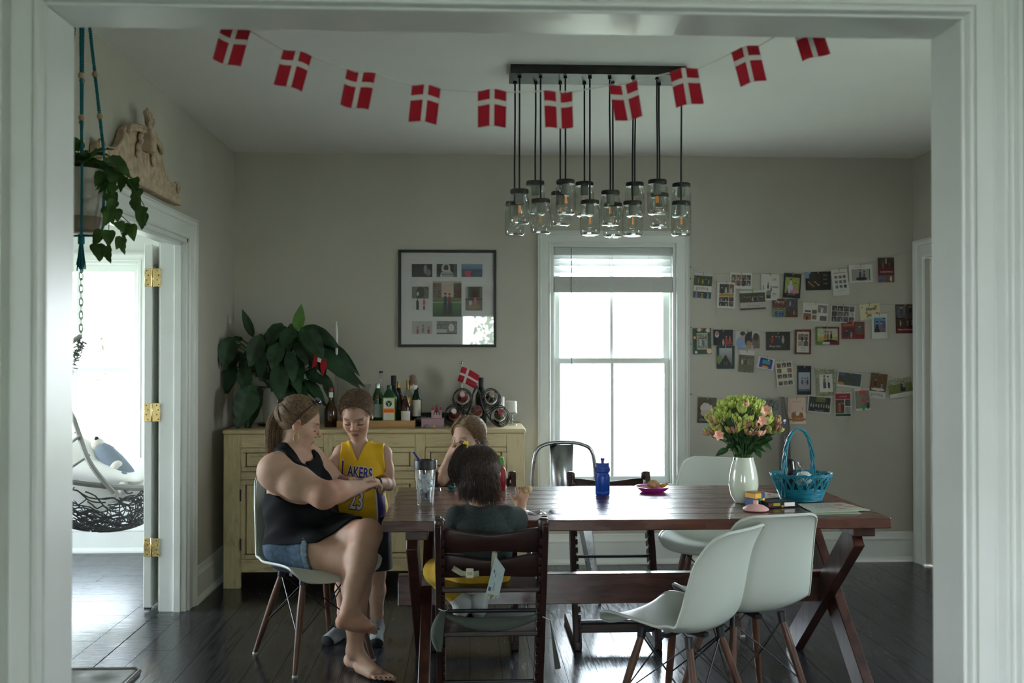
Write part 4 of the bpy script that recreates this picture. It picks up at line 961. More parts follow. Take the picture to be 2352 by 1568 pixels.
# ------------------------------------------------------------------ prints: small painted colour grids
def raster(ops, n, m, base):
    im = np.zeros((m, n, 3)); im[:] = base
    yy, xx = np.mgrid[0:m, 0:n]; xx = (xx+.5)/n; yy = (yy+.5)/m
    for o in ops:
        k = o[0]
        if k == 'r': im[(xx >= o[1]) & (xx < o[3]) & (yy >= o[2]) & (yy < o[4])] = o[5]
        elif k == 'e': im[((xx-o[1])/o[3])**2 + ((yy-o[2])/o[4])**2 < 1] = o[5]
        elif k == 'n':
            s = (xx >= o[1]) & (xx < o[3]) & (yy >= o[2]) & (yy < o[4]); t = rng.random((m//2+1, n//2+1)).repeat(2, 0).repeat(2, 1)[:m, :n]*.6 + rng.random((m, n))*.4
            v = np.array(o[5])[None, None]*(1-t[..., None]) + np.array(o[6])[None, None]*t[..., None]; im[s] = v[s]
        elif k == 'g':
            s = (xx >= o[1]) & (xx < o[3]) & (yy >= o[2]) & (yy < o[4]); t = ((yy-o[2])/(o[4]-o[2]))[..., None]
            v = np.array(o[5])*(1-t) + np.array(o[6])*t; im[s] = v[s]
        elif k == 'p':      # a small person: x, y(head), size, clothes, skin
            x, y, sz, c = o[1:5]; sk = o[5] if len(o) > 5 else (205, 160, 135); asp = n/m
            im[((xx-x)/(sz*.5/asp))**2 + ((yy-y-sz*1.75)/(sz*1.35))**2 < 1] = c
            im[((xx-x)/(sz*.36/asp))**2 + ((yy-y)/(sz*.46))**2 < 1] = sk
            im[(((xx-x)/(sz*.38/asp))**2 + ((yy-y+sz*.22)/(sz*.3))**2 < 1)] = (60, 42, 30)
    return np.clip(im, 0, 255)
PRINT = mat('printed_card', (1,1,1), .45, attr='Col')
def srgb_arr(a):
    a = a/255.; return np.where(a <= .04045, a/12.92, ((a+.055)/1.055)**2.4)
def print_mesh(name, im, fn, parent=None, loc=None, thick=.0012, back=(215,212,205)):
    """fn(u,v,d): u,v in 0..1 (v down) -> world point, d offset to the front"""
    m, n, _ = im.shape; off = V(loc) if loc is not None else V((0,0,0))
    if loc is None:
        p = parent
        while p is not None: off = off+p.location; p = p.parent
    vs = [fn(i/n, j/m, thick)-off for j in range(m+1) for i in range(n+1)]
    fs = [(j*(n+1)+i, (j+1)*(n+1)+i, (j+1)*(n+1)+i+1, j*(n+1)+i+1) for j in range(m) for i in range(n)]
    k = len(vs); vs += [fn(u, v, d)-off for d in (thick, 0) for (u, v) in ((0,0),(0,1),(1,1),(1,0))]
    fs += [(k+7,k+6,k+5,k+4)] + [(k+i, k+4+i, k+4+(i+1) % 4, k+(i+1) % 4) for i in range(4)]
    me = bpy.data.meshes.new(name); me.from_pydata([tuple(v) for v in vs], [], fs)
    lin = srgb_arr(im.reshape(-1, 3)); b = srgb_arr(np.array([back]*5, float))
    fc = np.concatenate([lin, b]); fc = np.concatenate([fc, np.ones((len(fc), 1))], 1)
    at_ = me.color_attributes.new('Col', 'FLOAT_COLOR', 'CORNER'); at_.data.foreach_set('color', fc.repeat(4, 0).astype(np.float32).ravel())
    me.materials.append(PRINT); o = bpy.data.objects.new(name, me); col.objects.link(o)
    if parent is not None: o.parent = parent
    if loc is not None: o.location = loc
    return o
# ------------------------------------------------------------------ framed photo collage
Yp = YB-.022; a = P(915, 573, Yp); b = P(1140, 797, Yp)
pf = thing('picture_frame', 'square black frame with eight family photos on a white mat', 'picture frame', ((a.x+b.x)/2, YB-.012, b.z))
fx0, fx1, fz0, fz1 = a.x, b.x, b.z, a.z; fw_ = .0185
for q4 in ((fx0, fx1, fz0, fz0+fw_), (fx0, fx1, fz1-fw_, fz1), (fx0, fx0+fw_, fz0+fw_, fz1-fw_), (fx1-fw_, fx1, fz0+fw_, fz1-fw_)):
    MB().box(q4[0], q4[1], YB-.026, YB-.001, q4[2], q4[3]).build('frame_side', mat('frame_black', (.006,.008,.008), .4), pf, smooth=False, bevel=.002)
MB().box(fx0+.01, fx1-.01, YB-.010, YB-.002, fz0+.01, fz1-.01).build('mat_board', mat('mat_white', (.66,.65,.65), .7), pf, smooth=False)
G = (120,120,118)
PH = [(946,606,993,636,(28,32,32),[('e',.66,.4,.08,.35,(150,150,150)),('e',.8,.65,.14,.25,(120,122,120)),('e',.3,.7,.05,.2,(90,92,90)),('n',.05,.5,.5,1,(20,24,24),(46,50,50))]),
      (1003,606,1050,636,(40,40,40),[('e',.45,.35,.22,.42,(190,188,186)),('e',.46,.3,.12,.26,(50,45,45)),('e',.5,.9,.32,.45,(200,200,198))]+[('r',.2+.02*i,.6+.09*i,.8,.64+.09*i,(60,60,60)) for i in range(5)]+[('r',.82,0,1,1,(90,90,90))]),
      (1060,606,1108,636,(95,118,140),[('g',0,0,1,.45,(130,150,170),(95,118,140)),('r',0,.45,1,.5,(70,90,112)),('r',0,.5,1,1,(74,96,116)),('e',.33,.75,.18,.25,(200,60,95)),('p',.28,.55,.12,(200,70,90)),('p',.48,.55,.12,(50,60,90))]),
      (946,658,985,713,(205,203,200),[('n',0,0,1,.5,(70,75,65),(150,150,142)),('e',.5,.25,.25,.25,(55,62,52)),('e',.35,.3,.08,.08,(190,190,190)),('p',.33,.5,.10,(30,34,36)),('r',.26,.68,.42,.97,(38,48,58)),('p',.72,.5,.09,(190,45,70)),('r',.66,.8,.78,.97,(60,40,42))]),
      (994,645,1060,727,(96,120,84),[('g',0,0,1,.45,(180,168,160),(205,180,165)),('n',0,.05,.3,.48,(70,60,48),(160,145,130)),('n',.72,.05,1,.52,(60,50,42),(130,112,98)),('r',0,.47,1,.52,(110,132,92)),('r',0,.58,1,.61,(180,185,160)),('g',0,.62,1,1,(92,124,80),(52,74,50)),('p',.44,.37,.09,(44,52,56)),('r',.36,.6,.5,.92,(46,54,54)),('p',.58,.39,.085,(120,45,60)),('r',.53,.6,.66,.92,(52,50,60))]),
      (1069,658,1108,713,(110,105,98),[('r',.15,0,.85,.45,(70,82,78)),('r',.4,.1,.8,.45,(75,55,48)),('r',0,0,.12,.5,(160,160,158)),('r',0,.5,1,.56,(70,68,66)),('p',.58,.45,.13,(185,120,125)),('e',.5,.82,.35,.12,(150,120,100)),('e',.3,.68,.1,.1,(190,188,184))]),
      (946,737,993,767,(178,176,172),[('p',.28,.5,.16,(170,60,75)),('p',.55,.4,.17,(120,128,110)),('p',.82,.5,.16,(160,58,70))]),
      (1003,737,1050,767,(130,132,128),[('n',0,0,1,.6,(70,74,70),(165,168,160)),('r',0,.62,.5,.9,(190,190,186)),('e',.72,.5,.14,.3,(205,205,200)),('r',0,.9,1,1,(70,80,70))])]
for (x0, y0, x1, y1, bs, ops) in PH:
    p0 = P(x0, y0, YB-.011); p1 = P(x1, y1, YB-.011); n = int((x1-x0)*1.0); m = int((y1-y0)*1.0)
    print_mesh('photo', raster(ops, n, m, bs), lambda u, v, d: V((p0.x+(p1.x-p0.x)*u, YB-.0105-d, p0.z+(p1.z-p0.z)*v)), pf, thick=.001)
MB().box(fx0+.012, fx1-.012, YB-.020, YB-.0185, fz0+.012, fz1-.012).build('glazing', pane_mat('frame_glazing', (.98,.98,.98), 1.4), pf, smooth=False)
# ------------------------------------------------------------------ strung greeting cards
W_ = (205,202,194); K_ = (26,26,28); RD = (120,28,34); GR = (38,66,48); SKIN = (205,160,135)
CLIP = mat('wood_clip', (.42, .28, .15), .7); LINK = mat('card_ink', (.02,.018,.02), .6); LWHT = mat('card_white_ink', (.62,.6,.56), .6); LRED = mat('card_red_ink', (.35,.03,.04), .6); LGLD = mat('card_gold_ink', (.45,.28,.08), .5)
def grid_ops(x0, y0, x1, y1, nx, ny, gap, pal, seed):
    q = random.Random(seed); o = []; w_ = (x1-x0-gap*(nx-1))/nx; h_ = (y1-y0-gap*(ny-1))/ny
    for j in range(ny):
        for i in range(nx):
            a = x0+i*(w_+gap); b = y0+j*(h_+gap); c = q.choice(pal); d = tuple(min(255, int(v*q.uniform(1.4,2.2)+15)) for v in c)
            o += [('n', a, b, a+w_, b+h_, c, d), ('p', a+w_*q.uniform(.35,.65), b+h_*.35, h_*.26, q.choice([(150,140,135),(90,40,45),(40,45,60),(170,165,160)]))]
    return o
DK = [(42,40,36),(60,52,42),(36,44,34),(70,48,40),(30,30,34)]; BW = [(60,60,60),(95,95,95),(40,40,40),(120,120,120)]; FOR = ((52,62,32),(98,100,56))
def fam(xs, y, s, cl): return [('p', x, y+(.02 if i % 2 else 0), s, c) for i, (x, c) in enumerate(zip(xs, cl))]
T = lambda s, size, u, v, m, **k: (s, size, u, v, m, k)
C5 = [(50,60,110),(120,35,45),(70,75,60),(150,150,155),(60,40,40),(90,100,140)]
# (cx, cy, w, h, tilt(+ = counter-clockwise), label, base, ops, texts)
CARDS = [
 (1614,656,42,58,-4,'photo card with JOYFUL band and three children, first on the top string',W_,[('g',0,0,1,.12,(190,190,190),(180,180,176)),('n',0,.1,1,.5,(36,48,24),(78,88,40))]+fam((.25,.48,.66,.82),.22,.06,[(130,130,120),(190,150,40),(50,50,60),(80,140,160)])+[('n',0,.74,1,1,(40,44,40),(90,84,80))]+fam((.18,.5,.82),.78,.09,[(90,120,170),(150,130,70),(80,150,175)]),[T('JOYFUL',.0265,.5,.625,LINK)]),
 (1702,644.5,51,37,-2,'white landscape card with two rows of tiny photos',W_,grid_ops(.05,.14,.95,.82,4,2,.015,DK,1),[T('have yourself a merry',.006,.6,.9,LRED,shear=.3)]),
 (1668,678,43,60,-2,'white upright card with a gold band between photos',W_,grid_ops(.11,.07,.9,.42,3,1,.01,DK,2)+[('r',.11,.43,.9,.55,(165,130,50))]+grid_ops(.11,.57,.9,.92,3,2,.01,DK,3),[]),
 (1769,659,43,61,0,'white card with black and white family and handwritten greeting',W_,[('p',.38,.36,.07,(60,60,62)),('p',.54,.50,.06,(90,90,92)),('p',.12,.45,.05,(130,130,130)),('r',.28,.68,.52,.93,(48,48,50)),('e',.4,.72,.13,.1,(120,120,120))],[T('Oh',.022,.7,.22,LINK,shear=.4),T('what',.020,.75,.5,LINK,shear=.4),T('fun',.020,.72,.76,LINK,shear=.4)]),
 (1819,656,41,57,-4,'black card framing a bright couple with a child',(22,26,24),[('n',0,0,1,.14,(14,18,16),(50,56,46)),('n',.1,.16,.92,.8,(120,135,50),(170,170,90)),('p',.42,.26,.11,(180,190,205)),('r',.25,.5,.55,.8,(178,188,204)),('p',.68,.42,.10,(190,120,130)),('e',.65,.74,.25,.08,(200,125,140)),('p',.25,.66,.07,(90,50,50))],[T('MERRY CHRISTMAS',.006,.5,.87,LWHT)]),
 (1728.5,689,60,44,2.5,'landscape card of a large family in front of a hedge',W_,[('n',0,.12,1,.62,(44,52,26),(84,86,46)),('r',0,.62,1,.9,(178,170,158)),('r',0,.92,1,1,(70,70,74))]+fam((.2,.3,.4,.5,.6,.7,.8,.88),.3,.085,C5+C5[:2]),[T('Merry Christmas',.0125,.52,.80,LRED,shear=.3)]),
 (1803,707,60,43,0,'red-brown Merry card with four photo panels',(95,50,36),[('n',0,.25,.52,.5,(80,38,28),(130,70,50)),('n',0,.5,.52,1,(70,95,60),(150,170,130)),('n',.53,0,1,.5,(34,38,40),(110,112,112)),('n',.53,.52,1,.84,(56,44,40),(96,80,72)),('r',.53,.84,1,1,(100,40,30))]+fam((.15,.3,.4),.6,.12,[(40,70,140),(50,80,150),(60,70,120)])+fam((.65,.85),.6,.09,[(40,40,44),(130,140,150)])+[('p',.7,.1,.1,(150,150,155))],[T('Merry',.026,.28,.18,LWHT,shear=.35)]),
 (1879,645,60,43,1.5,'dark photo card of lights with gold script',(20,19,18),[('n',0,0,.22,.35,(90,120,160),(140,165,190)),('n',.15,.1,.58,.9,(26,20,16),(60,42,28))]+[('e',.12+.05*i,.55+.06*(i % 5),.02,.03,(225,180,110)) for i in range(9)],[T('PEACE',.010,.78,.2,LGLD,shear=.2),T('Love',.014,.77,.42,LGLD,shear=.35),T('joyful',.013,.78,.65,LGLD,shear=.35)]),
 (1930,648,38,61,6,'narrow white card with nine little snapshots',W_,grid_ops(.16,.24,.86,.72,3,3,.08,[(40,46,56),(60,80,110),(52,52,50),(90,72,64)],5)+[('r',.1,.13,.9,.155,(60,60,60))],[T('MERRY CHRISTMAS',.0055,.5,.82,LINK)]),
 (1977,628,56,41,2.5,'white rounded card with one black and white couple',W_,[('r',.1,.25,.9,.9,(150,150,148)),('p',.47,.34,.13,(66,66,66)),('p',.64,.42,.12,(80,80,80)),('e',.52,.8,.24,.1,(48,48,48)),('r',.86,.25,.9,.9,(60,60,60)),('r',.25,.12,.7,.15,(130,130,130))],[]),
 (2035,620,39,58,1,'dark red CHRISTMAS card, last on the top string',(92,20,26),[('n',0,0,1,.42,(30,20,18),(74,48,40)),('e',.5,.14,.05,.12,(190,150,90)),('p',.3,.24,.07,(150,60,80)),('p',.7,.24,.07,(60,60,66)),('n',0,.7,.5,1,(70,60,70),(120,116,140)),('n',.5,.7,1,1,(84,60,36),(130,100,66)),('p',.78,.72,.08,(200,200,196))],[T('CHRISTMAS',.017,.5,.58,LWHT)]),
 (1872.5,716.5,59,42,-4,'white collage card with orange and grey snapshots',W_,[('n',.04,.6,.34,.95,(110,70,40),(150,100,60)),('n',.38,.38,.56,.6,(60,50,46),(120,100,90)),('n',.6,.1,.96,.52,(70,60,64),(180,170,170)),('n',.38,.66,.56,.9,(80,60,50),(150,130,120)),('n',.7,.7,.96,.95,(54,46,42),(130,116,110)),('p',.76,.18,.12,(200,200,198)),('p',.18,.68,.1,(40,36,40)),('r',.08,.42,.32,.52,(70,70,70))],[T('ADVENTURES',.0075,.3,.12,LGLD)]),
 (1936,721,57,41,-3,'white card of twelve black and white tiles',W_,grid_ops(.03,.06,.97,.94,4,3,.02,BW,7),[]),
 (1998,715,48,36,5,'cream thank you note with black brush lettering',(205,198,160),[('e',.8,.2,.07,.07,(200,100,70)),('e',.85,.66,.07,.09,(205,110,80)),('e',.32,.58,.06,.08,(205,120,80)),('e',.12,.2,.04,.05,(170,130,100))],[T('thank',.032,.55,.33,LINK,shear=.3,bold=.0006),T('you',.032,.5,.72,LINK,shear=.3,bold=.0006)]),
 (2020,749,37,58,1,'tall white instant-style photo print under the thank you note',W_,[('g',.14,.16,.88,.75,(80,140,170),(110,90,110)),('p',.34,.36,.12,(30,30,40)),('p',.62,.36,.12,(130,90,110)),('p',.78,.22,.12,(70,90,130)),('r',.18,.6,.5,.75,(28,28,36))],[]),
 (2079,732,46,68,1,'large dark red Merry Christmas card by the right corner',(40,22,20),[('n',.04,.04,.52,.46,(60,58,66),(120,116,120)),('p',.3,.1,.10,(70,66,90)),('n',.56,.02,1,.26,(60,44,30),(110,84,60)),('p',.76,.08,.08,(24,24,26)),('n',.5,.28,1,.5,(44,40,36),(100,90,80)),('n',0,.5,1,.76,(30,24,22),(80,64,54))]+fam((.25,.62,.85),.56,.06,[(170,140,70),(150,60,80),(70,100,140)])+[('r',0,.8,1,1,(96,18,24))],[T('Merry Christmas',.0155,.5,.87,LWHT,shear=.35)]),
 (1612.6,783.4,43,60,1,'green floral card framing a small photo, first on the middle string',(34,62,46),[('n',0,0,1,1,(28,54,40),(50,84,60)),('e',.35,.06,.11,.07,(215,175,150)),('e',.82,.08,.12,.08,(215,175,150)),('e',.1,.36,.07,.06,(205,150,120)),('e',.88,.88,.14,.1,(215,180,145)),('e',.16,.92,.07,.05,(210,210,200)),('r',.2,.19,.8,.82,(190,178,140)),('n',.24,.22,.76,.79,(80,84,72),(170,170,160))]+fam((.4,.55,.68),.4,.09,[(180,180,180),(90,100,110),(150,150,160)]),[]),
 (1661,775,46,36,0,'black card with red-dressed children and a bearded face',(14,13,13),[('e',.18,.3,.1,.2,(190,185,180)),('e',.18,.25,.08,.12,(150,110,100)),('p',.5,.62,.12,(170,165,160)),('p',.66,.42,.13,(180,50,40)),('p',.84,.46,.13,(185,70,55)),('e',.75,.85,.22,.1,(150,45,35))],[]),
 (1717,780,57,41,1,'photo card of a couple holding a dark pointed-eared dog',(186,186,182),[('e',.26,.7,.24,.4,(130,150,185)),('e',.33,.25,.12,.2,(195,150,125)),('e',.3,.14,.11,.12,(60,42,32)),('e',.53,.5,.15,.4,(34,30,30)),('e',.58,.25,.1,.2,(28,26,28)),('r',.49,.02,.53,.2,(28,26,28)),('r',.64,.02,.68,.2,(28,26,28)),('e',.55,.8,.12,.25,(150,120,85)),('e',.86,.65,.18,.5,(110,92,78)),('e',.84,.35,.11,.22,(64,44,34))],[T('Merry Christmas',.0125,.5,.86,LWHT,shear=.35)]),
 (1787,783,57,43,0,'dark woodland family photo card with white script',(36,36,30),[('n',0,0,1,1,(26,28,24),(56,54,44))]+fam((.26,.42,.7,.55),.22,.13,[(170,35,50),(42,44,56),(170,160,160),(40,60,90)]),[T('Being of joy',.0165,.36,.78,LWHT,shear=.35)]),
 (1844,785,39,57,-1,'red plaid bordered card with two sepia photos',(96,28,24),[('n',0,0,1,1,(70,22,20),(120,36,30)),('r',.13,.09,.87,.93,(196,190,180)),('n',.2,.17,.82,.42,(90,84,66),(170,150,110)),('n',.2,.48,.5,.66,(120,110,90),(180,164,130)),('n',.54,.48,.82,.66,(50,46,44),(130,120,100)),('p',.45,.24,.08,(40,40,46)),('p',.7,.26,.08,(50,46,60))],[T('Merry',.012,.5,.76,LINK,shear=.35),T('CHRISTMAS',.007,.5,.85,LINK)]),
 (1900,771,57,42,0,'red and green bordered card of a family in a park',(100,24,28),[('n',0,.0,.3,1,(70,96,40),(110,130,60)),('r',.08,.09,.93,.82,(190,186,160)),('n',.08,.09,.93,.4,(150,150,130),(205,200,185)),('n',.08,.55,.93,.82,(140,140,70),(190,180,100)),('r',.3,.84,.6,.97,(205,202,196))]+fam((.42,.52,.66),.3,.13,[(160,120,80),(120,90,70),(34,36,44)])+[('e',.3,.62,.06,.1,(220,150,40)),('e',.62,.78,.3,.06,(30,30,34))],[]),
 (1959,758.5,55,40,0,'red HOLIDAYS card with two portraits',(130,36,34),[('n',.06,.36,.54,.92,(52,34,38),(96,60,66)),('n',.6,.05,.97,.72,(60,54,48),(120,106,94)),('p',.22,.5,.13,(70,24,50)),('p',.43,.6,.11,(150,140,140)),('p',.78,.25,.15,(96,88,84)),('r',.6,.74,1,1,(124,20,28))],[T('HOLIDAYS',.0165,.3,.20,LGLD,bold=.0004)]),
 (1666.5,820,42,54,0,'dark green card with a tent-like triangle photo',(18,48,44),[('g',.14,.12,.86,.85,(170,172,172),(90,92,88)),('e',.15,.6,.15,.2,(96,120,70))]+[('r',.5-.04*i,.35+.05*i,.5+.035*i,.40+.05*i,(30,32,34)) for i in range(10)]+[('p',.42,.7,.05,(80,70,66)),('p',.56,.7,.05,(90,80,76))],[]),
 (1714.6,829.5,36,51,-4,'group photo card with a white top band',W_,[('n',0,.22,1,1,(60,62,40),(116,112,80))]+fam((.22,.44,.64,.84),.38,.085,[(196,190,180),(44,44,50),(130,120,96),(110,104,84)])+[('n',0,.88,1,1,(50,54,34),(140,140,110))],[]),
 (1759,834,40,28,-13,'tilted small card with a blue and teal drawing',(196,192,205),[('r',.12,.12,.88,.88,(42,40,120)),('r',.28,.25,.76,.58,(36,140,150)),('e',.5,.8,.2,.1,(225,140,30)),('e',.62,.2,.04,.06,(225,200,60))],[]),
 (1802,858,40,58,5,'cream card with a grid of dark snapshots',(200,196,172),grid_ops(.08,.07,.92,.68,3,3,.05,DK,11)+grid_ops(.1,.79,.92,.95,3,1,.05,DK,12)+[('r',.38,.28,.62,.47,(205,200,178))],[]),
 (1847,873,33,67,0,'tall navy card with a pale family photo',(20,28,36),[('g',.1,.22,.9,.88,(160,168,182),(140,140,150)),('n',.1,.8,.9,.88,(70,70,80),(110,110,116))]+fam((.35,.55,.72),.44,.07,[(60,74,110),(170,120,120),(44,56,90)]),[]),
 (1897,878.6,44,60,3,'cream card bordered with leafy sprigs around a couple',(196,194,170),[('n',0,0,1,.16,(70,84,50),(200,198,176)),('n',0,.86,1,1,(70,84,50),(200,198,176)),('n',0,0,.16,1,(80,92,60),(200,198,176)),('n',.86,0,1,1,(80,92,60),(200,198,176)),('r',.17,.17,.83,.85,(206,202,190))]+fam((.42,.62),.26,.1,[(130,100,84),(190,180,176)])+[('r',.34,.48,.5,.72,(60,74,104)),('r',.58,.5,.7,.72,(40,38,40))],[]),
 (1951,872,58,36,-7,'white-bordered landscape photo with hills and pumpkins',W_,[('g',.04,.05,.96,.3,(96,110,140),(70,84,100)),('n',.04,.28,.96,.85,(34,42,34),(84,92,76)),('n',.3,.05,.96,.5,(30,40,44),(90,104,110)),('e',.16,.78,.12,.1,(200,140,80))],[]),
 (2016.7,886,39,58,-7,'photo card with JOYFUL along its lower edge',W_,[('n',0,0,1,.72,(72,48,24),(130,92,52)),('p',.3,.24,.1,(70,40,50)),('p',.72,.42,.09,(80,150,165)),('e',.5,.64,.4,.06,(205,200,192))],[T('JOYFUL',.0255,.5,.86,LINK)]),
 (2068,890,57,42,10,'tilted meadow photo card near the right corner',W_,[('n',0,0,1,.3,(90,96,70),(190,190,176)),('n',0,.28,1,.78,(92,98,50),(126,128,70)),('p',.55,.2,.12,(40,44,60)),('p',.66,.24,.11,(130,140,150)),('r',.5,.5,.7,.72,(36,38,44))],[T('merry christmas',.009,.5,.9,LINK,shear=.35)]),
 (1981,917,36,51,4,'card with a red heart above two red-capped children',W_,[('n',.04,.1,.96,.9,(90,84,70),(150,146,130)),('e',.42,.16,.12,.09,(200,60,64)),('e',.62,.16,.12,.09,(200,60,64)),('r',.4,.18,.64,.27,(200,60,64)),('p',.52,.62,.13,(50,140,90)),('e',.52,.54,.12,.05,(200,60,50)),('p',.82,.58,.12,(40,44,50)),('e',.82,.52,.1,.05,(200,60,50))],[]),
 (1936,929,40,58,1,'white card with a crimson top and green bottom band',W_,[('r',.06,.05,.94,.28,(150,24,50)),('n',.06,.3,.58,.84,(70,44,40),(120,76,66)),('n',.62,.3,.94,.56,(40,40,44),(110,108,106)),('n',.62,.58,.94,.84,(110,108,116),(180,176,176)),('r',.06,.86,.94,.96,(24,84,50)),('p',.3,.44,.12,(170,90,50)),('p',.48,.42,.11,(80,30,44))],[T('merry & bright',.009,.5,.17,LWHT,shear=.35)]),
 (1882,928.7,55,39,-5,'dark group photo with white border reading THANK YOU',W_,[('n',.04,.05,.96,.93,(28,30,28),(60,62,54)),('n',.35,.05,.75,.35,(60,76,36),(120,130,70))]+fam((.14,.25,.36,.47,.58,.69,.8,.9),.45,.07,[(170,170,168)]*8),[T('THANK YOU!',.010,.5,.86,LWHT)]),
 (1830,943.4,42,61,1,'pink card with little brown houses in snow',(214,184,170),[('r',.0,.55,1,.72,(222,205,192)),('r',.25,.68,.85,.9,(160,104,50)),('e',.32,.66,.14,.12,(150,92,40)),('e',.74,.66,.12,.1,(150,92,40)),('r',0,.8,1,.86,(150,100,60)),('r',0,.9,1,1,(220,205,196)),('r',.42,.5,.46,.64,(130,90,50)),('r',.8,.36,.83,.5,(130,90,50))]+[('e',.4+.12*i,.8,.02,.02,(225,200,120)) for i in range(4)],[T('HAPPIEST HOLIDAYS',.0068,.5,.15,LRED)]),
 (1624,941.7,44,59,-2,'photo card of a pale-dressed family with Christmas script, lowest string',(60,54,40),[('n',0,0,1,.4,(56,50,30),(96,86,54)),('e',.42,.42,.28,.2,(196,186,176)),('p',.72,.28,.11,(200,190,180)),('p',.34,.2,.1,(190,186,180)),('e',.5,.62,.35,.14,(190,164,146)),('r',0,.78,1,1,(36,38,36))],[T('Christmas',.021,.42,.88,LWHT,shear=.3),]),
 (1691,935,66,42,-2,'pink and dark card half hidden behind the bouquet',(190,168,156),[('n',.0,.1,.4,.6,(200,180,170),(150,96,90)),('n',.5,0,1,1,(40,42,48),(80,82,90))],[]),
 (1764,934,56,40,-2,'black and white tree photo card behind the bouquet',(150,150,148),[('n',0,.1,1,.7,(60,60,60),(196,196,194)),('r',.0,0,.03,1,(30,30,34)),('p',.55,.4,.14,(190,188,186))],[]),
]
kw = (YB-.01)/FPX; tops = {}
for ci, (x, y, w_, h_, ang, label, base, ops, texts) in enumerate(CARDS):
    Yc = YB-.007-.0016*(ci % 3); c = P(x, y, Yc); a = math.radians(ang); e = V((math.cos(a), 0, math.sin(a))); u = V((-math.sin(a), 0, math.cos(a))); wm, hm = w_*kw, h_*kw
    bow = .0025*abs(math.sin(ci*1.7))
    def fn(s, t, d): return c + e*((s-.5)*wm) + u*((.5-t)*hm) + V((0, -d - bow*(1-(2*s-1)**2) , 0))
    o = print_mesh('greeting_card', raster(ops, int(w_), int(h_), base), fn, None, loc=c)
    tag(o, label, 'card', 'greeting cards strung on the back wall')
    for (s, size, tu, tv, m, k) in texts:
        lettering(s, size, lambda p, q: c + e*((tu-.5)*wm+p) + u*((.5-tv)*hm+q) + V((0, -.0022-abs(bow), 0)), m, o, **k)
    tp_ = c + u*(hm*.5); tops[ci] = tp_
    MB().beam(tp_-u*.014+V((0,-.004-abs(bow),0)), tp_+u*.009+V((0,-.003,0)), .0038, .004, (0,1,0)).build('clip', CLIP, o, smooth=False)
rows = [('top', [0,1,3,4,7,8,9,10], (1586,613), (2106,571)), ('second', [2,5,6,11,12,13,15], (1586,640), (2107,691)), ('middle', [16,17,18,19,20,21,22,14], (1587,752), (2107,706)),
        ('fourth', [23,24,25,26,27,28,29,30,31], (1587,790), (2108,856)), ('lowest', [36,37,38,35,34,33,32], (1587,905), (2107,872))]
for nm, ids, a, b in rows:
    pts = [P(*a, YB-.004)] + [tops[i]+V((0,.002,-.002)) for i in ids] + [P(*b, YB-.004)]
    o = MB().tube(bez(pts, 4), .0008, 5).build('twine', mat('jute_twine', (.25,.21,.15), .9), loc=pts[len(pts)//2])
    tag(o, 'thin twine line holding the %s row of cards' % nm, 'string', 'card strings')
    for p in (pts[0], pts[-1]): MB().ball(p, .004, 8, 6).build('nail', BLACK, o)

# ------------------------------------------------------------------ peace lily on the sideboard
LILY = mat('lily_leaf', (.015, .045, .016), .36, var=.45, vscale=9, bump=.12, bscale=30, spec=.45); LILYB = mat('lily_leaf_young', (.07, .16, .025), .4, var=.3, vscale=9); LST = mat('lily_stem', (.035, .07, .025), .55)
lc = P(640, 960, 6.38); LB = V((lc.x, 6.38, SZ))
ly = thing('peace_lily', 'large dark green broad-leaf plant in a white pot on the sideboard', 'plant', LB)
pr_ = .115; ph_ = P(640, 889, 6.38).z-SZ
MB().lathe([(pr_*.78, .018), (pr_*.82, .022), (pr_, ph_-.01), (pr_*1.03, ph_), (pr_*.95, ph_), (pr_*.9, ph_-.03)], LB, 36).build('pot', mat('pot_white', (.55,.53,.48), .6, var=.08, vscale=14), ly)
MB().lathe([(pr_*.9, 0), (pr_*1.1, .004), (pr_*1.15, .018), (pr_*.8, .018)], LB, 32).build('saucer', BLACK, ly)
MB().lathe([(pr_*.9, ph_-.03), (0, ph_-.02)], LB, 24).build('soil', SOIL, ly)
def lx(cx_, cy_): return 440+.2296*cx_, 660+.2296*cy_
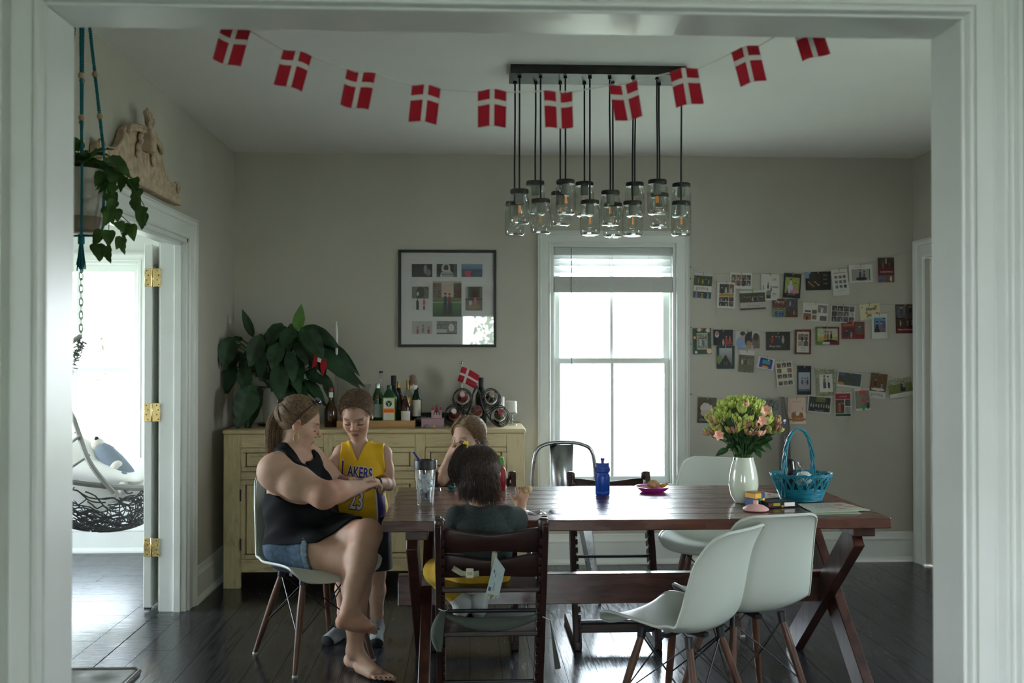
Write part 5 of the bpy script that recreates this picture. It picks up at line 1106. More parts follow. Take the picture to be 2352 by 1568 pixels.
LV = [((395,495),(150,830),230,-.10,.3),((345,590),(140,850),190,.0,.2),((440,790),(225,1075),165,-.05,.25),((615,490),(505,215),115,.05,.1),((690,480),(575,800),215,-.15,.25),((1050,430),(1100,165),150,-.05,.1),
      ((1030,410),(900,620),230,-.16,.3),((905,360),(745,600),190,-.1,.3),((860,560),(815,830),210,-.2,.25),((1110,395),(1330,730),240,-.18,.3),((1130,390),(1490,610),190,-.05,.35),((1200,590),(1690,1015),220,-.1,.2),((1380,560),(1620,840),150,.0,.25),
      ((880,750),(890,1160),230,-.22,.2),((720,640),(690,945),150,-.18,.2),((980,640),(1020,965),160,-.2,.2),((1150,840),(1320,975),150,-.1,.25),((1140,930),(1335,1145),140,-.12,.2),((1330,870),(1430,1175),130,-.1,.15),((520,780),(560,1060),185,-.12,.25),
      ((600,985),(470,1390),300,-.26,.22),((690,1000),(555,1455),210,-.18,.2),((1010,960),(1170,1150),180,-.14,.2),((960,960),(945,1165),120,-.2,.2),((1060,470),(1160,780),190,-.12,.25),((800,480),(760,760),170,-.1,.25),((1220,590),(1240,860),150,-.05,.2),((480,500),(385,530),70,.0,.1),((490,570),(380,650),80,0,.1),((1500,640),(1600,860),110,.02,.2),
      ((560,640),(500,900),150,.05,.2),((640,560),(600,860),150,.03,.2),((820,420),(700,700),160,.03,.25),((950,420),(860,700),170,-.02,.25),((1100,520),(1100,800),170,.0,.2),((1050,700),(1110,960),150,-.1,.2),((1250,640),(1330,900),140,.03,.2),((1300,480),(1450,760),170,.06,.25),((760,700),(640,900),130,.04,.2),((1420,700),(1560,930),130,-.04,.2),((860,850),(800,1050),150,-.1,.2),((480,640),(360,860),120,.05,.2),((1000,820),(1090,1080),140,-.2,.2),((700,520),(640,760),140,.06,.2),((1000,360),(1040,640),170,.08,.25),((1180,420),(1200,700),170,.08,.2),((900,700),(1000,900),170,.06,.2)]
topc = LB+V((0,0,ph_-.02)); lq = random.Random(21)
LV = LV + [((b[0]+lq.uniform(-60,60), b[1]+lq.uniform(-20,70)), (t[0]+lq.uniform(-70,70), t[1]+lq.uniform(-40,60)), w*.8, dy+.06, cu) for b, t, w, dy, cu in LV if t[1] > b[1]]
for i, (b0, t0, w_, dy, curl) in enumerate(LV):
    B = P(*lx(*b0), 6.38+dy*.9); Tp = P(*lx(*t0), 6.38+dy*1.05-.03); wd = w_*.2296*6.3/FPX*.80
    if B.x < XL+.04: B.x = XL+.04
    if Tp.x < XL+.03: Tp.x = XL+.03
    st = topc + V((lq.uniform(-.05,.05), lq.uniform(-.05,.05), 0)); mid = st.lerp(B, .55); mid.z = max(mid.z, st.z+(B.z-st.z)*.7); mid.y -= .01
    MB().tube(bez([st, mid, B], 5), [.0036]*11, 6).build('stem', LST, ly)
    up_ = 1 if Tp.z > B.z else 0
    MB().grid(leaf_rows(B, Tp, wd, (lq.uniform(-.35,.35), -1, .55 if not up_ else .1), shape='lily', fold=.26, curl=curl*.7, n=16)).build('leaf', LILYB if i in (5,) else LILY, ly, angle=0)
# red woven felt ornament hanging among the leaves
oc = P(733, 835, 6.2); ro = thing('red_ornament', 'red felt ornament with a white band hanging among the plant leaves', 'ornament', (oc.x, 6.2, oc.z))
RF = mat('ornament_red', (.30, .008, .015), .9)
def kp(pts): return [lx(*p) for p in pts]
for pl, nm in ((kp([(1225,660),(1285,680),(1250,780),(1205,810)]), 'ribbon'), (kp([(1290,720),(1345,705),(1352,790),(1310,890),(1288,800)]), 'ribbon')):
    MB().prism([(x, y) for x, y in pl], lambda x, y, d: P(x, y, 6.2)+V((0,d,0)), 0, .006).build(nm, RF, ro, smooth=False)
MB().prism(kp([(1262,700),(1300,715),(1290,752),(1258,740)]), lambda x, y, d: P(x, y, 6.197)+V((0,d,0)), 0, .008).build('white_band', FELTW, ro, smooth=False)
MB().tube([P(*lx(1262,665), 6.203), P(*lx(1300,560), 6.23)], .001, 5).build('thread', RF, ro)

# ------------------------------------------------------------------ hanging wicker chair in the side room
WICK = mat('wicker_grey', (.05, .05, .047), .65, bump=.3, bscale=120); TUBE = mat('grey_frame', (.17, .165, .15), .5, bump=.2, bscale=200)
EY = 6.2; ec = P(235, 1060, EY); EC = V((-2.32, EY, P(235, 1095, EY-.40).z)); eb = P(240, 1205, EY).z
hc_ = thing('hanging_chair', 'grey wicker hanging egg chair seen through the doorway', 'chair', (EC.x, EC.y, eb))
wq = random.Random(5); Rx, Ry = .50, .47; depth_ = EC.z-eb+.02
def bowl(a, t):        # a angle, t 0 bottom..1 rim
    s = math.sin(t*pi/2); tilt = .10
    return V((EC.x+Rx*s*math.cos(a), EC.y+Ry*s*math.sin(a), EC.z - depth_*math.cos(t*pi/2)*1.0 + .0 + (-.10*s*math.cos(a))))
wk = MB()
for i in range(430):
    a = wq.uniform(0, 2*pi); t = wq.uniform(.0, .95); da = wq.uniform(.25, .7)*wq.choice((-1,1)); dt = wq.uniform(-.35, .35)
    pts = [bowl(a+da*k/5, min(1, max(.02, t+dt*k/5+.03*math.sin(k*2+i)))) for k in range(6)]
    wk.tube(bez(pts, 2), .0042, 4)
o = wk.build('wicker_bowl', WICK, hc_); o['kind'] = 'stuff'
MB().tube([bowl(2*pi*k/36, 1) for k in range(36)], .017, 8, closed=True).build('rim_tube', TUBE, hc_)
apex = P(191, 775, EY); apex = V((P(150, 775, EY).x, EY+.05, apex.z))
apex = P(186, 772, EY)
for s in (-1, 1):
    pts = [P(262, 1132, EY-.42) if s < 0 else P(250, 1080, EY+.3), P(205, 1060, EY-.40) if s < 0 else P(180, 1040, EY+.3), P(170, 965, EY-.25) if s < 0 else P(150, 960, EY+.25), P(128, 870, EY+s*.1), P(150, 800, EY+s*.02), apex]
    MB().tube(bez(pts, 7), .0155, 8).build('hoop_tube', TUBE, hc_)
for (p, q4) in (((185,1000),(150,1025)), ((205,1045),(165,1072))): MB().tube([P(*p, EY-.36), P(*q4, EY-.3)], .008, 6).build('cross_rung', TUBE, hc_)
shw = MB()
for i in range(60):
    t = wq.random(); b0 = P(190-40*t, 780+90*t, EY); shw.tube(bez([b0+V((wq.uniform(-.02,.02), wq.uniform(-.06,.06), wq.uniform(-.02,.02))) for _ in range(3)], 3), .004, 4)
o = shw.build('wicker_hood', WICK, hc_); o['kind'] = 'stuff'
# chain up to the ceiling: each link a part
cz = apex.z+.01; k = 0; CHN = mat('chain_green', (.06, .10, .07), .4, metal=.8)
cz0 = cz
lk = None
while cz < H-.03:
    m = MB(); pts = []
    for j in range(14):
        a = 2*pi*j/14; u_, v_ = .010*math.cos(a), .019*math.sin(a) + (.008 if math.sin(a) > 0 else -.008)
        pts.append(V((apex.x+(u_ if k % 2 else 0), EY+(0 if k % 2 else u_), cz+v_)))
    m.tube(pts, .0032, 5, closed=True).build('chain_link', CHN, hc_); cz += .040; k += 1
CUSH = mat('white_cushion', (.72, .71, .68), .85, bump=.15, bscale=40); GREYC = mat('grey_knit', (.16, .19, .23), .95, bump=.5, bscale=200); CRM = mat('cream_fleece', (.6,.56,.5), .95, bump=.5, bscale=150)
def pillow(c, sx_, sy_, sz_, M, m, name, parent=None):
    b_ = MB(); rows = []
    n = 14
    for sgn in (1, -1):
        rows = [[V(c) + M @ V(((2*i/n-1)*sx_, (2*j/n-1)*sy_, sgn*sz_*(max(0,(1-abs(2*i/n-1)**2.5))*max(0,(1-abs(2*j/n-1)**2.5)))**.5)) for i in range(n+1)] for j in range(n+1)]
        b_.grid(rows)
    return b_.build(name, m, parent, angle=0) if parent is not None else b_.build(name, m, None, angle=0, loc=c)
RX = lambda ax, ay, az: Euler((math.radians(ax), math.radians(ay), math.radians(az))).to_matrix()
tag(pillow(EC+V((.02,.06,.0)), .36, .34, .09, RX(0, 8, 0), CUSH, 'seat_cushion'), 'large white seat cushion in the hanging chair', 'cushion')
tag(pillow(P(200, 1085, EY-.12), .24, .20, .085, RX(38, 35, 0), CUSH, 'cushion'), 'white pillow leaning at the left of the hanging chair', 'cushion')
tag(pillow(P(305, 1105, EY+.02), .16, .20, .06, RX(20, -15, 10), CUSH, 'cushion'), 'white pillow at the right edge of the hanging chair', 'cushion')
tt = thing('plush_toy', 'long grey and white plush toy with a dark nose lying in the hanging chair', 'plush toy', P(262, 1085, EY-.1))
a = P(226, 1022, EY-.05); b = P(292, 1100, EY-.17); d = b-a
MB().tube(bez([a.lerp(b, f) for f in (.1,.3,.55,.8,1)], 4), [.045,.05,.055,.06,.06,.062,.064,.065,.066,.066,.066,.066,.066,.065,.064,.060,.05], 14, up=(0,0,1)).build('body', GREYC, tt)
MB().ball(a+V((0,-.005,.0)), (.042,.042,.045), 14, 10).build('head', CRM, tt); MB().ball(a+V((-.004,-.02,.042)), .014, 10, 8).build('nose', BLACK, tt)
MB().ball(a.lerp(b, .70)+V((0,-.045,.01)), (.035,.03,.05), 12, 8, RX(0, 35, 0)).build('pale_patch', CRM, tt); MB().ball(a.lerp(b, .95)+V((.0,-.055,.01)), (.028,.02,.035), 12, 8, RX(0, 35, 0)).build('dark_patch', GREYC, tt)
tag(MB().ball(P(285, 1118, EY-.26), (.035, .03, .045), 14, 10, RX(0, 25, 0)).build('fleece_ball', CRM, loc=P(285, 1118, EY-.26)), 'cream fleece bundle beside the plush toy', 'plush toy')
# ------------------------------------------------------------------ things on and around the table
def onT(px, py): return PZ(px, py, TZ+.001)
# insulated tumbler with iced water
tc_ = onT(977, 1160); sc_ = tc_.y/FPX; hb = (1160-1072)*sc_*1.02; zt4 = TZ+.001+hb
tu = thing('tumbler', 'clear double-walled tumbler of iced water with black lid and blue straw', 'tumbler', tc_)
r0, r1 = .0335, .0465
TG = pane_mat('tumbler_clear', (.97, .98, .98), 1.6)
MB().lathe([(r0*.9, 0), (r0, .004), (r1, hb), (r1*.96, hb), (r0*.90, .012), (0, .012)], tc_, 32).build('outer_wall', TG, tu)
MB().lathe([(0, .018), (r0*.80, .02), (r1*.88, hb-.004)], tc_, 32).build('inner_wall', TG, tu)
MB().lathe([(0, .021), (r0*.79, .022), (r1*.80, hb*.66), (0, hb*.66)], tc_, 28).build('water', pane_mat('water_tint', (.93, .95, .95), 1.2, 1.33), tu)
iq = random.Random(3); ICE = mat('ice', (.9, .93, .95), .25, trans=.45, ior=1.2, bump=.3, bscale=30)
for i in range(16):
    f = iq.uniform(.40, .80); a = iq.uniform(0, 6.3); rr = iq.uniform(.005, .021)
    MB().box(-.012, .012, -.011, .011, -.009, .009, Matrix.Translation(tc_+V((rr*math.cos(a), rr*math.sin(a), hb*f))) @ Euler((iq.uniform(0,3), iq.uniform(0,3), iq.uniform(0,3))).to_matrix().to_4x4()).build('ice_cube', ICE, tu, smooth=False, bevel=.003, seg=2)
MB().lathe([(r1*1.02, hb-.012), (r1*1.06, hb-.010), (r1*1.07, hb+.020), (r1*1.03, hb+.026), (r1*.9, hb+.026), (r1*.88, hb+.021), (0, hb+.021)], tc_, 32).build('lid', mat('lid_black', (.015,.016,.016), .45), tu)
b_ = P(950, 1038, tc_.y-.01); MB().tube([tc_+V((.004, 0, .03)), tc_+V((-.008, 0, hb)), b_], .0042, 8).build('straw', mat('straw_blue', (.01, .015, .20), .35), tu)
# blue sports bottle
bc = onT(1384, 1136); s5 = bc.y/FPX; hB = 70*s5
BLU = mat('blue_plastic', (.006, .055, .36), .32, spec=.5); r = .0335
sbt = thing('sports_bottle', 'blue plastic squeeze sports bottle standing on the table', 'bottle', bc)
MB().lathe([(r*.9, 0), (r, .006), (r, .016), (r*.96, .018), (r, .020), (r, hB*.62), (r*.96, hB*.66), (r*.85, hB*.70), (r*.85, hB*.73), (r*1.0, hB*.77), (r, hB*.80)], bc, 32).build('body', BLU, sbt)
MB().lathe([(r*1.04, hB*.79), (r*1.04, hB*.88), (r*.98, hB*.89), (r*.98, hB*.94), (r*.88, hB*.95), (r*.88, hB*1.06), (r*.3, hB*1.07)], bc, 32).build('screw_cap', mat('blue_cap', (.006, .045, .28), .4), sbt)
MB().lathe([(r*.2, hB*1.06), (r*.2, hB*1.12), (r*.3, hB*1.13), (r*.3, hB*1.21), (0, hB*1.22)], bc, 18).build('spout', mat('blue_spout', (.03, .03, .30), .35), sbt)
# red bottle with green cap behind the toddler
rc = onT(1149, 1122); s6 = rc.y/FPX; hR = (1122-1047)*s6
rbt = thing('red_bottle', 'red kids drink bottle with green cap partly behind the toddler', 'bottle', rc)
MB().lathe([(.026, 0), (.029, .005), (.029, hR*.5), (.026, hR*.58), (.017, hR*.66), (.017, hR*.72)], rc, 26).build('body', mat('red_bottle_paint', (.42, .015, .03), .25, coat=.5), rbt)
MB().lathe([(.019, hR*.70), (.019, hR*.86), (.014, hR*.96), (.008, hR*.98)], rc, 22).build('cap', mat('green_cap', (.06, .34, .03), .4), rbt)
MB().box(rc.x-.012, rc.x-.002, rc.y-.004, rc.y+.004, rc.z+hR*.94, rc.z+hR*1.02).build('cap_loop', BLACK, rbt, smooth=False, bevel=.002)
# crumpled clear film pieces
FILM = pane_mat('plastic_film', (.97, .97, .98), .9, 1.3)
def film(px, py, w_, d_, label, seed, h=.018):
    q = random.Random(seed); c = onT(px, py); n = 9; rows = []
    for j in range(n):
        rows.append([c + V(((i/(n-1)-.5)*w_*(1+.2*math.sin(j)), (j/(n-1)-.5)*d_, .002+h*abs(math.sin(i*1.3+seed)*math.cos(j*1.1+seed*2))*q.uniform(.3,1))) for i in range(n)])
    tag(MB().grid(rows).build('plastic_wrapper', FILM, loc=c, angle=0), label, 'wrapper', 'clear wrappers on the table')
film(1255, 1184, .16, .09, 'crumpled clear plastic wrapper right of the toddler', 1, .03)
film(1412, 1133, .13, .05, 'thin clear film scrap beside the blue bottle', 2, .02)
film(1010, 1130, .05, .05, 'small clear wrapper beside the tumbler', 3, .03)
# clear clamshell lid lying by the wrapper
cl_ = onT(1285, 1182); m = MB()
pts = [cl_+V((-.05,-.015,.004)), cl_+V((.05,-.02,.004)), cl_+V((.055,.03,.02)), cl_+V((-.03,.035,.035))]
tag(MB().tube(bez(pts+[pts[0]], 6), .0022, 6).add([p for p in pts], [(0,1,2,3)]).build('clamshell_lid', FILM, loc=cl_, angle=0), 'flat clear plastic lid resting on the crumpled wrapper', 'lid')
# small teal toy
tt_ = onT(1037, 1124); to = thing('teal_toy', 'tiny teal and black toy on the table by the girl', 'toy', tt_)
MB().ball(tt_+V((0,0,.012)), (.018,.012,.012), 12, 8).build('body', mat('teal_plastic', (.01,.16,.18), .35), to); MB().ball(tt_+V((.008,-.004,.024)), (.009,.009,.008), 10, 8).build('head', BLACK, to)
# pink plate with food
pc_ = onT(1499, 1128); pp = thing('pink_plate', 'translucent pink plastic plate holding leftover food', 'plate', pc_)
PKP = mat('pink_translucent', (.65, .05, .42), .25, trans=.35)
MB().lathe([(0, 0), (.052, 0), (.060, .004), (.082, .022), (.084, .024), (.080, .024), (.058, .007), (0, .004)], pc_, 40).build('dish', PKP, pp)
mf = pc_+V((0,.0,.006)); mu = thing('muffin', 'brown half-eaten muffin on the pink plate', 'food', mf)
MB().lathe([(.017,0),(.022,.018),(.026,.024)], mf, 18).build('muffin_base', mat('muffin_base', (.28,.15,.07), .9, bump=.4, bscale=80), mu)
q = random.Random(2); m = MB().ball(mf+V((.003,0,.027)), (.029,.026,.020), 16, 10); m.v = [tuple(V(v)*1.0+V((q.uniform(-.002,.002), q.uniform(-.002,.002), q.uniform(-.002,.002)))) for v in m.v]; m.build('muffin_top', mat('muffin_top', (.42,.24,.11), .85, var=.4, vscale=60, bump=.5, bscale=90), mu)
tg = thing('bread_slice', 'flat brown bread slice on the left of the pink plate', 'food', pc_+V((-.045,0,.008))); MB().box(-.026,.026,-.02,.02,0,.012, Matrix.Translation(pc_+V((-.042,-.005,.012))) @ RX(5,-8,15).to_4x4()).build('crumb', mat('bread_brown', (.30,.13,.06), .9, bump=.4, bscale=90), tg, smooth=False, bevel=.004)
cz_ = pc_+V((.048,-.002,.020)); fp_ = thing('fruit_peel', 'curled yellow fruit peel on the right of the pink plate', 'food', cz_)
MB().grid([[cz_+V((.026*math.cos(a)*k, .02*math.sin(a)*k, .014*k*k*(1+.4*math.sin(3*a)))) for a in np.linspace(0, 5.4, 18)] for k in (.05,.4,.75,1)]).build('peel', mat('peel_yellow', (.50,.30,.06), .6, var=.3, vscale=50), fp_, solid=.003, angle=0)
# white vase
vc = onT(1708, 1154); s7 = vc.y/FPX; hV = (1154-1048)*s7
va = thing('white_vase', 'glossy white egg-shaped vase on the table', 'vase', vc)
R_ = 34*s7
vp = [(R_*.50, 0), (R_*.60, .004), (R_*.86, hV*.16), (R_*1.0, hV*.38), (R_*.98, hV*.55), (R_*.84, hV*.78), (R_*.68, hV*.95), (R_*.66, hV), (R_*.61, hV), (R_*.64, hV*.93), (R_*.7, hV*.7)]
MB().lathe(vp, vc, 48).build('body', mat('vase_glaze', (.52, .57, .46), .12, coat=.6, spec=.6), va)
# bouquet of alstroemeria buds
bq = random.Random(17); bo = thing('bouquet', 'full bouquet of green buds and coral blooms in the white vase', 'flowers', vc+V((0,0,hV*.5)))
BUD = mat('bud_green', (.29, .36, .06), .5, var=.35, vscale=40, sss=.1); BUDP = mat('bud_blush', (.28, .15, .08), .5, var=.4, vscale=40); COR = mat('coral_petal', (.62, .20, .16), .5, var=.4, vscale=50, c2=(.70,.50,.30)); DLF = mat('bouquet_leaf', (.022, .070, .020), .4, var=.4, vscale=20); DST = mat('bouquet_stem', (.05, .10, .03), .5)
neck = vc+V((0,0,hV)); Rb = 80*s7; cen = P(1706, 985, vc.y)
def budmesh():
    m = MB(); m.lathe([(0,0),(.13,.08),(.22,.35),(.24,.6),(.17,.85),(.05,1),(0,1.01)], n=6); return m
proto = None
def put_bud(p, d, L_, m, name='bud'):
    M = d.to_track_quat('Z', 'Y').to_matrix(); b2 = MB(); bm_ = budmesh()
    b2.add([p + M @ (V(v)*L_) for v in bm_.v], bm_.f); return b2.build(name, m, bo, angle=0)
cen = P(1706, 992, vc.y)
for i in range(118):       # umbels on a rounded head, low ones at the sides too
    a = bq.uniform(0, 2*pi); e9 = math.asin(bq.uniform(-.22, 1)); R9 = bq.uniform(.86, 1.0)
    tip = V((cen.x+74*s7*R9*math.cos(e9)*math.cos(a), vc.y+66*s7*R9*math.cos(e9)*math.sin(a), cen.z+66*s7*R9*math.sin(e9)))
    dirn = (tip-neck).normalized()
    st0 = neck+V((bq.uniform(-.02,.02), bq.uniform(-.02,.02), -.06))
    MB().tube(bez([st0, neck.lerp(tip, .45)+V((0,0,.01)), tip], 4), .0022, 5).build('stem', DST, bo)
    nb = bq.randint(5, 8); pink = bq.random() < .05
    for k in range(nb):
        d = (dirn*.8 + V((bq.uniform(-1,1), bq.uniform(-1,1), bq.uniform(0,1.2)))*.7).normalized(); base = tip + d*.006
        L_ = bq.uniform(.026, .040); b1 = base + d*.006
        put_bud(b1, d, L_, COR if pink and k < 4 else (BUDP if (tip.z < cen.z+.035 and bq.random() < .6) else BUD))
# open coral blooms
for (px, py, dy) in ((1757,942,-.15),(1750,965,-.16),(1649,998,-.13)):
    c = P(px, py, vc.y+dy)
    for k in range(6):
        a = 2*pi*k/6+.3; d = V((math.cos(a), -.6, math.sin(a))).normalized()
        leaf(c, c+d*.030, .024, (0,-1,.2), COR, bo, shape='lily', fold=.2, curl=.3, n=6)
for i in range(70):        # foliage
    a = bq.uniform(0, 2*pi); f = bq.uniform(.05, .9); rr = Rb*bq.uniform(.2, .9)*f/.62
    b0 = neck.lerp(V((cen.x, vc.y, cen.z)), f) + V((rr*math.cos(a)*.6, rr*math.sin(a)*.6, 0))
    tip = b0 + V((math.cos(a)*bq.uniform(.03,.07), math.sin(a)*bq.uniform(.03,.06), bq.uniform(-.02, .055)))
    leaf(b0, tip, bq.uniform(.022,.034), (0,-.6,1), DLF, bo, shape='lily', n=7)
for (p, q_) in (((1672,1030),(1643,1048)), ((1735,1035),(1748,1052)), ((1742,1022),(1775,1008)), ((1700,1040),(1690,1022)), ((1712,1042),(1735,1036)), ((1748,1015),(1772,1032))):
    leaf(P(*p, vc.y-.06), P(*q_, vc.y-.09), .030, (0,-.7,.7), DLF, bo, shape='lily')
# toy brick cube
qc = onT(1734, 1161); qs = 40*qc.y/FPX*.98
cu = thing('brick_cube', 'small cube of yellow, blue, green and red toy bricks beside the vase', 'toy', qc)
BC = {'y': mat('brick_yellow', (.62,.33,.01), .35), 'b': mat('brick_blue', (.006,.03,.16), .35), 'g': mat('brick_green', (.01,.16,.03), .35), 'r': mat('brick_red', (.55,.06,.01), .35), 'w': mat('brick_grey', (.4,.4,.4), .4), 't': mat('brick_tan', (.30,.17,.07), .5)}
Mq = Matrix.Translation(qc) @ Matrix.Rotation(math.radians(30), 4, 'Z'); h = qs*.42
def brick(x0, x1, y0, y1, z0, z1, c): MB().box(x0*h+.0004, x1*h-.0004, y0*h+.0004, y1*h-.0004, z0*h*.95+.0004, z1*h*.95-.0004, Mq).build('brick', BC[c], cu, smooth=False, bevel=.0012)
brick(-1,.3,-1,1,1.2,2,'y'); brick(.3,1,-1,.2,1.2,2,'b'); brick(.3,1,.2,1,1.2,2,'w')
brick(-1,.0,-1,1,0,1.2,'b'); brick(.0,.45,-1,1,.3,1.2,'g'); brick(.45,1,-1,1,.7,1.2,'y'); brick(.45,1,-1,1,.0,.7,'b'); brick(.0,.45,-1,1,0,.3,'r'); brick(-.95,.95,-.95,.95,2,2.12,'t')
# pink lid
lc_ = onT(1736, 1172); pl2 = thing('pink_pot_cover', 'matte pink domed cover with knob at the table front', 'cover', lc_); rl_ = 30*lc_.y/FPX
PKL = mat('pink_silicone', (.62, .34, .31), .55)
MB().lathe([(0,.001),(rl_*.9,0),(rl_*1.0,.004),(rl_*1.0,.008),(rl_*.92,.012),(rl_*.6,.022),(rl_*.3,.026),(0,.027)], lc_, 40).build('dome', PKL, pl2)
MB().lathe([(rl_*.2,.024),(rl_*.2,.040),(rl_*.16,.043),(0,.043)], lc_, 20).build('knob', PKL, pl2)
# dark game box with label
gb = onT(1792, 1166); bx_ = thing('game_box', 'small black game box with yellow print and a white sticker', 'box', gb); Mg = Matrix.Translation(gb+V((0,.035,0))) @ Matrix.Rotation(math.radians(12), 4, 'Z')
MB().box(-.066,.066,-.035,.035,.0,.026, Mg).build('carton', mat('box_black', (.012,.013,.013), .35), bx_, smooth=False, bevel=.002)
MB().box(.012,.06,-.0365,-.0345,.006,.022, Mg).build('sticker', PAPW, bx_, smooth=False); MB().box(-.04,-.008,-.0362,-.0345,.009,.021, Mg).build('print_panel', mat('box_yellow', (.30,.27,.01), .5), bx_, smooth=False); MB().box(-.062,-.044,-.0362,-.0345,.008,.02, Mg).build('print_panel', mat('box_maroon', (.16,.02,.02), .5), bx_, smooth=False)
MB().box(-.002,.008,-.0362,-.0345,.002,.01, Mg).build('print_panel', mat('box_yellow'), bx_, smooth=False)
# papers and booklet
def sheet(name, label, corners, im, z, thick=.003):
    cs = [PZ(*c, TZ+z) for c in corners]; c0 = sum(cs, V((0,0,0)))/4
    def fn(u, v, d): return cs[0].lerp(cs[1], u).lerp(cs[3].lerp(cs[2], u), v) + V((0,0,d))
    return tag(print_mesh(name, im, fn, None, loc=c0, thick=thick, back=(150,160,140)), label, 'paper')
sheet('booklet', 'pale green booklet under the map at the table end', [(1850,1163),(1960,1168),(1978,1180),(1870,1182)], raster([('n',0,0,1,1,(120,130,105),(150,160,130))], 30, 12, (140,150,120)), .001)
sheet('folded_map', 'folded illustrated map sheet at the right end of the table', [(1832,1158),(1935,1155),(1998,1172),(1868,1177)], raster([('n',0,0,1,1,(150,150,132),(172,170,150)),('n',.2,.15,.6,.6,(120,110,110),(170,168,150)),('e',.75,.3,.1,.08,(130,70,60)),('e',.85,.55,.12,.06,(140,84,70)),('e',.6,.75,.1,.05,(130,90,80)),('r',.0,.0,.1,1,(160,168,158))], 60, 26, (165,165,148)), .0045)
sheet('leaflet', 'small printed leaflet between the brick cube and the basket', [(1752,1131),(1790,1136),(1790,1143),(1750,1146)], raster([('n',0,0,1,1,(165,165,150),(182,180,165)),('e',.4,.3,.12,.15,(150,70,60)),('e',.6,.65,.2,.12,(170,110,90))], 30, 16, (175,172,158)), .001)
# teal wicker basket
kc = onT(1850, 1153); kc = V((kc.x, kc.y+.055, TZ+.001)); s8 = kc.y/FPX
TB = mat('teal_wicker', (.004, .145, .205), .4, var=.25, vscale=30, bump=.15, bscale=150)
kb = thing('teal_basket', 'bright teal wicker basket with tall handle on the table', 'basket', kc)
ra, rb_ = .108, .080
def ell(f, z, ph=0, n=44): return [kc + V((ra*f*math.cos(2*pi*i/n), rb_*f*math.sin(2*pi*i/n), z+.0018*math.sin(i*pi+ph))) for i in range(n)]
for j in range(9): MB().tube(ell(.82+.022*j, .004+.006*j, pi*(j % 2)), .0034, 6, closed=True).build('weave_ring', TB, kb)
MB().lathe([(0,.001),(.83,.001),(.83,.004),(0,.004)], kc, 36, Matrix.Diagonal((ra, rb_, 1)).to_3x3()).build('basket_floor', TB, kb)
nA = 20
for k in range(nA):
    a0 = 2*pi*k/nA; a1 = a0+2*pi*3.0/nA
    for dd in (0, .05):
        pts = []
        for i in range(13):
            t = i/12; a = a0+dd+(a1-a0)*t; hh = .05+(.072-dd*.12)*math.sin(pi*t)**.55; f = 1.0+.27*(hh-.05)/.07
            pts.append(kc+V((ra*f*math.cos(a), rb_*f*math.sin(a), hh)))
        MB().tube(pts, .0028, 5).build('loop', TB, kb)
for (z9, f9) in ((.112, 1.245), (.118, 1.265)): MB().tube(ell(f9, z9, 0), .0026, 6, closed=True).build('rim_ring', TB, kb)
for k in range(40):
    a = 2*pi*k/40; MB().tube([kc+V((ra*.82*math.cos(a), rb_*.82*math.sin(a), .004)), kc+V((ra*1.02*math.cos(a), rb_*1.02*math.sin(a), .060))], .0024, 5).build('stake', TB, kb)
hz = P(1843, 985, kc.y).z-kc.z
for k in range(4):
    ph = k*pi/2; pts = []
    for i in range(41):
        t = i/40; a = pi*t
        x = -.076*math.cos(a)*(1 if True else 0); z = .02+(hz-.02)*math.sin(a)**.55 if 0 < t < 1 else .02
        w8 = .0042+.006*abs(math.cos(a))**6
        pts.append(kc+V((x-.012+w8*math.cos(ph+t*16), -.035+.07*t+w8*math.sin(ph+t*16), z)))
    MB().tube(pts, .0036, 6).build('handle_strand', TB, kb)
# basket contents
ic = kc+V((-.055,.0,.012)); sp_ = thing('black_pouch', 'shiny black pouch standing in the teal basket', 'pouch', ic); ztp = P(1812, 1053, ic.y).z-ic.z
MB().lathe([(.030,0),(.033,.02),(.033,ztp*.7),(.028,ztp*.93),(.014,ztp),(0,ztp)], ic, 20, Matrix.Diagonal((1,.6,1)).to_3x3()).build('body', mat('black_gloss', (.006,.006,.007), .18), sp_)
ic = kc+V((.012,.0,.07)); ti = thing('tissue_bundle', 'crumpled white plastic-wrapped bundle in the teal basket', 'wrapping', ic); q = random.Random(9)
m = MB().ball(ic+V((0,0,.028)), (.038,.034,.030), 16, 12); m.v = [tuple(V(v)+V((q.uniform(-.003,.003), q.uniform(-.003,.003), q.uniform(-.003,.003)))) for v in m.v]; m.build('bundle', mat('wrap_white', (.60,.63,.58), .4, trans=.25), ti)
m = MB()
for k in range(7):
    a = k*.9; m.grid([[ic+V((-.012+.012*math.cos(a)*f+.010*math.cos(a+s)*f, .012*math.sin(a)*f, .05+.04*f+.006*s)) for s in (-1,0,1)] for f in (0,.4,.8,1.2)])
m.build('twisted_end', FILM, ti, angle=0)
for (dx, dy, cl9, lb, sz) in ((.055,.01,(.62,.40,.30),'peach wrapped sweet at the right inside the teal basket',.022), (.03,-.03,(.45,.10,.07),'red wrapped sweet low in the teal basket',.018), (-.015,-.035,(.5,.52,.55),'white wrapped sweet at the front of the teal basket',.02), (.075,.02,(.55,.58,.56),'white packet by the right rim of the teal basket',.02), (-.02,.03,(.35,.22,.10),'brown wrapped sweet in the teal basket',.02)):
    c9 = kc+V((dx,dy,.006+sz)); o9 = MB().ball(c9, (sz*1.3, sz, sz), 12, 8); q = random.Random(int(dx*1000)); o9.v = [tuple(V(v)+V((q.uniform(-.002,.002),)*3)) for v in o9.v]
    tag(o9.build('wrapped_sweet', mat('sweet_%d' % int(dx*1000+500), cl9, .35), loc=c9), lb, 'sweet', 'sweets in the teal basket')
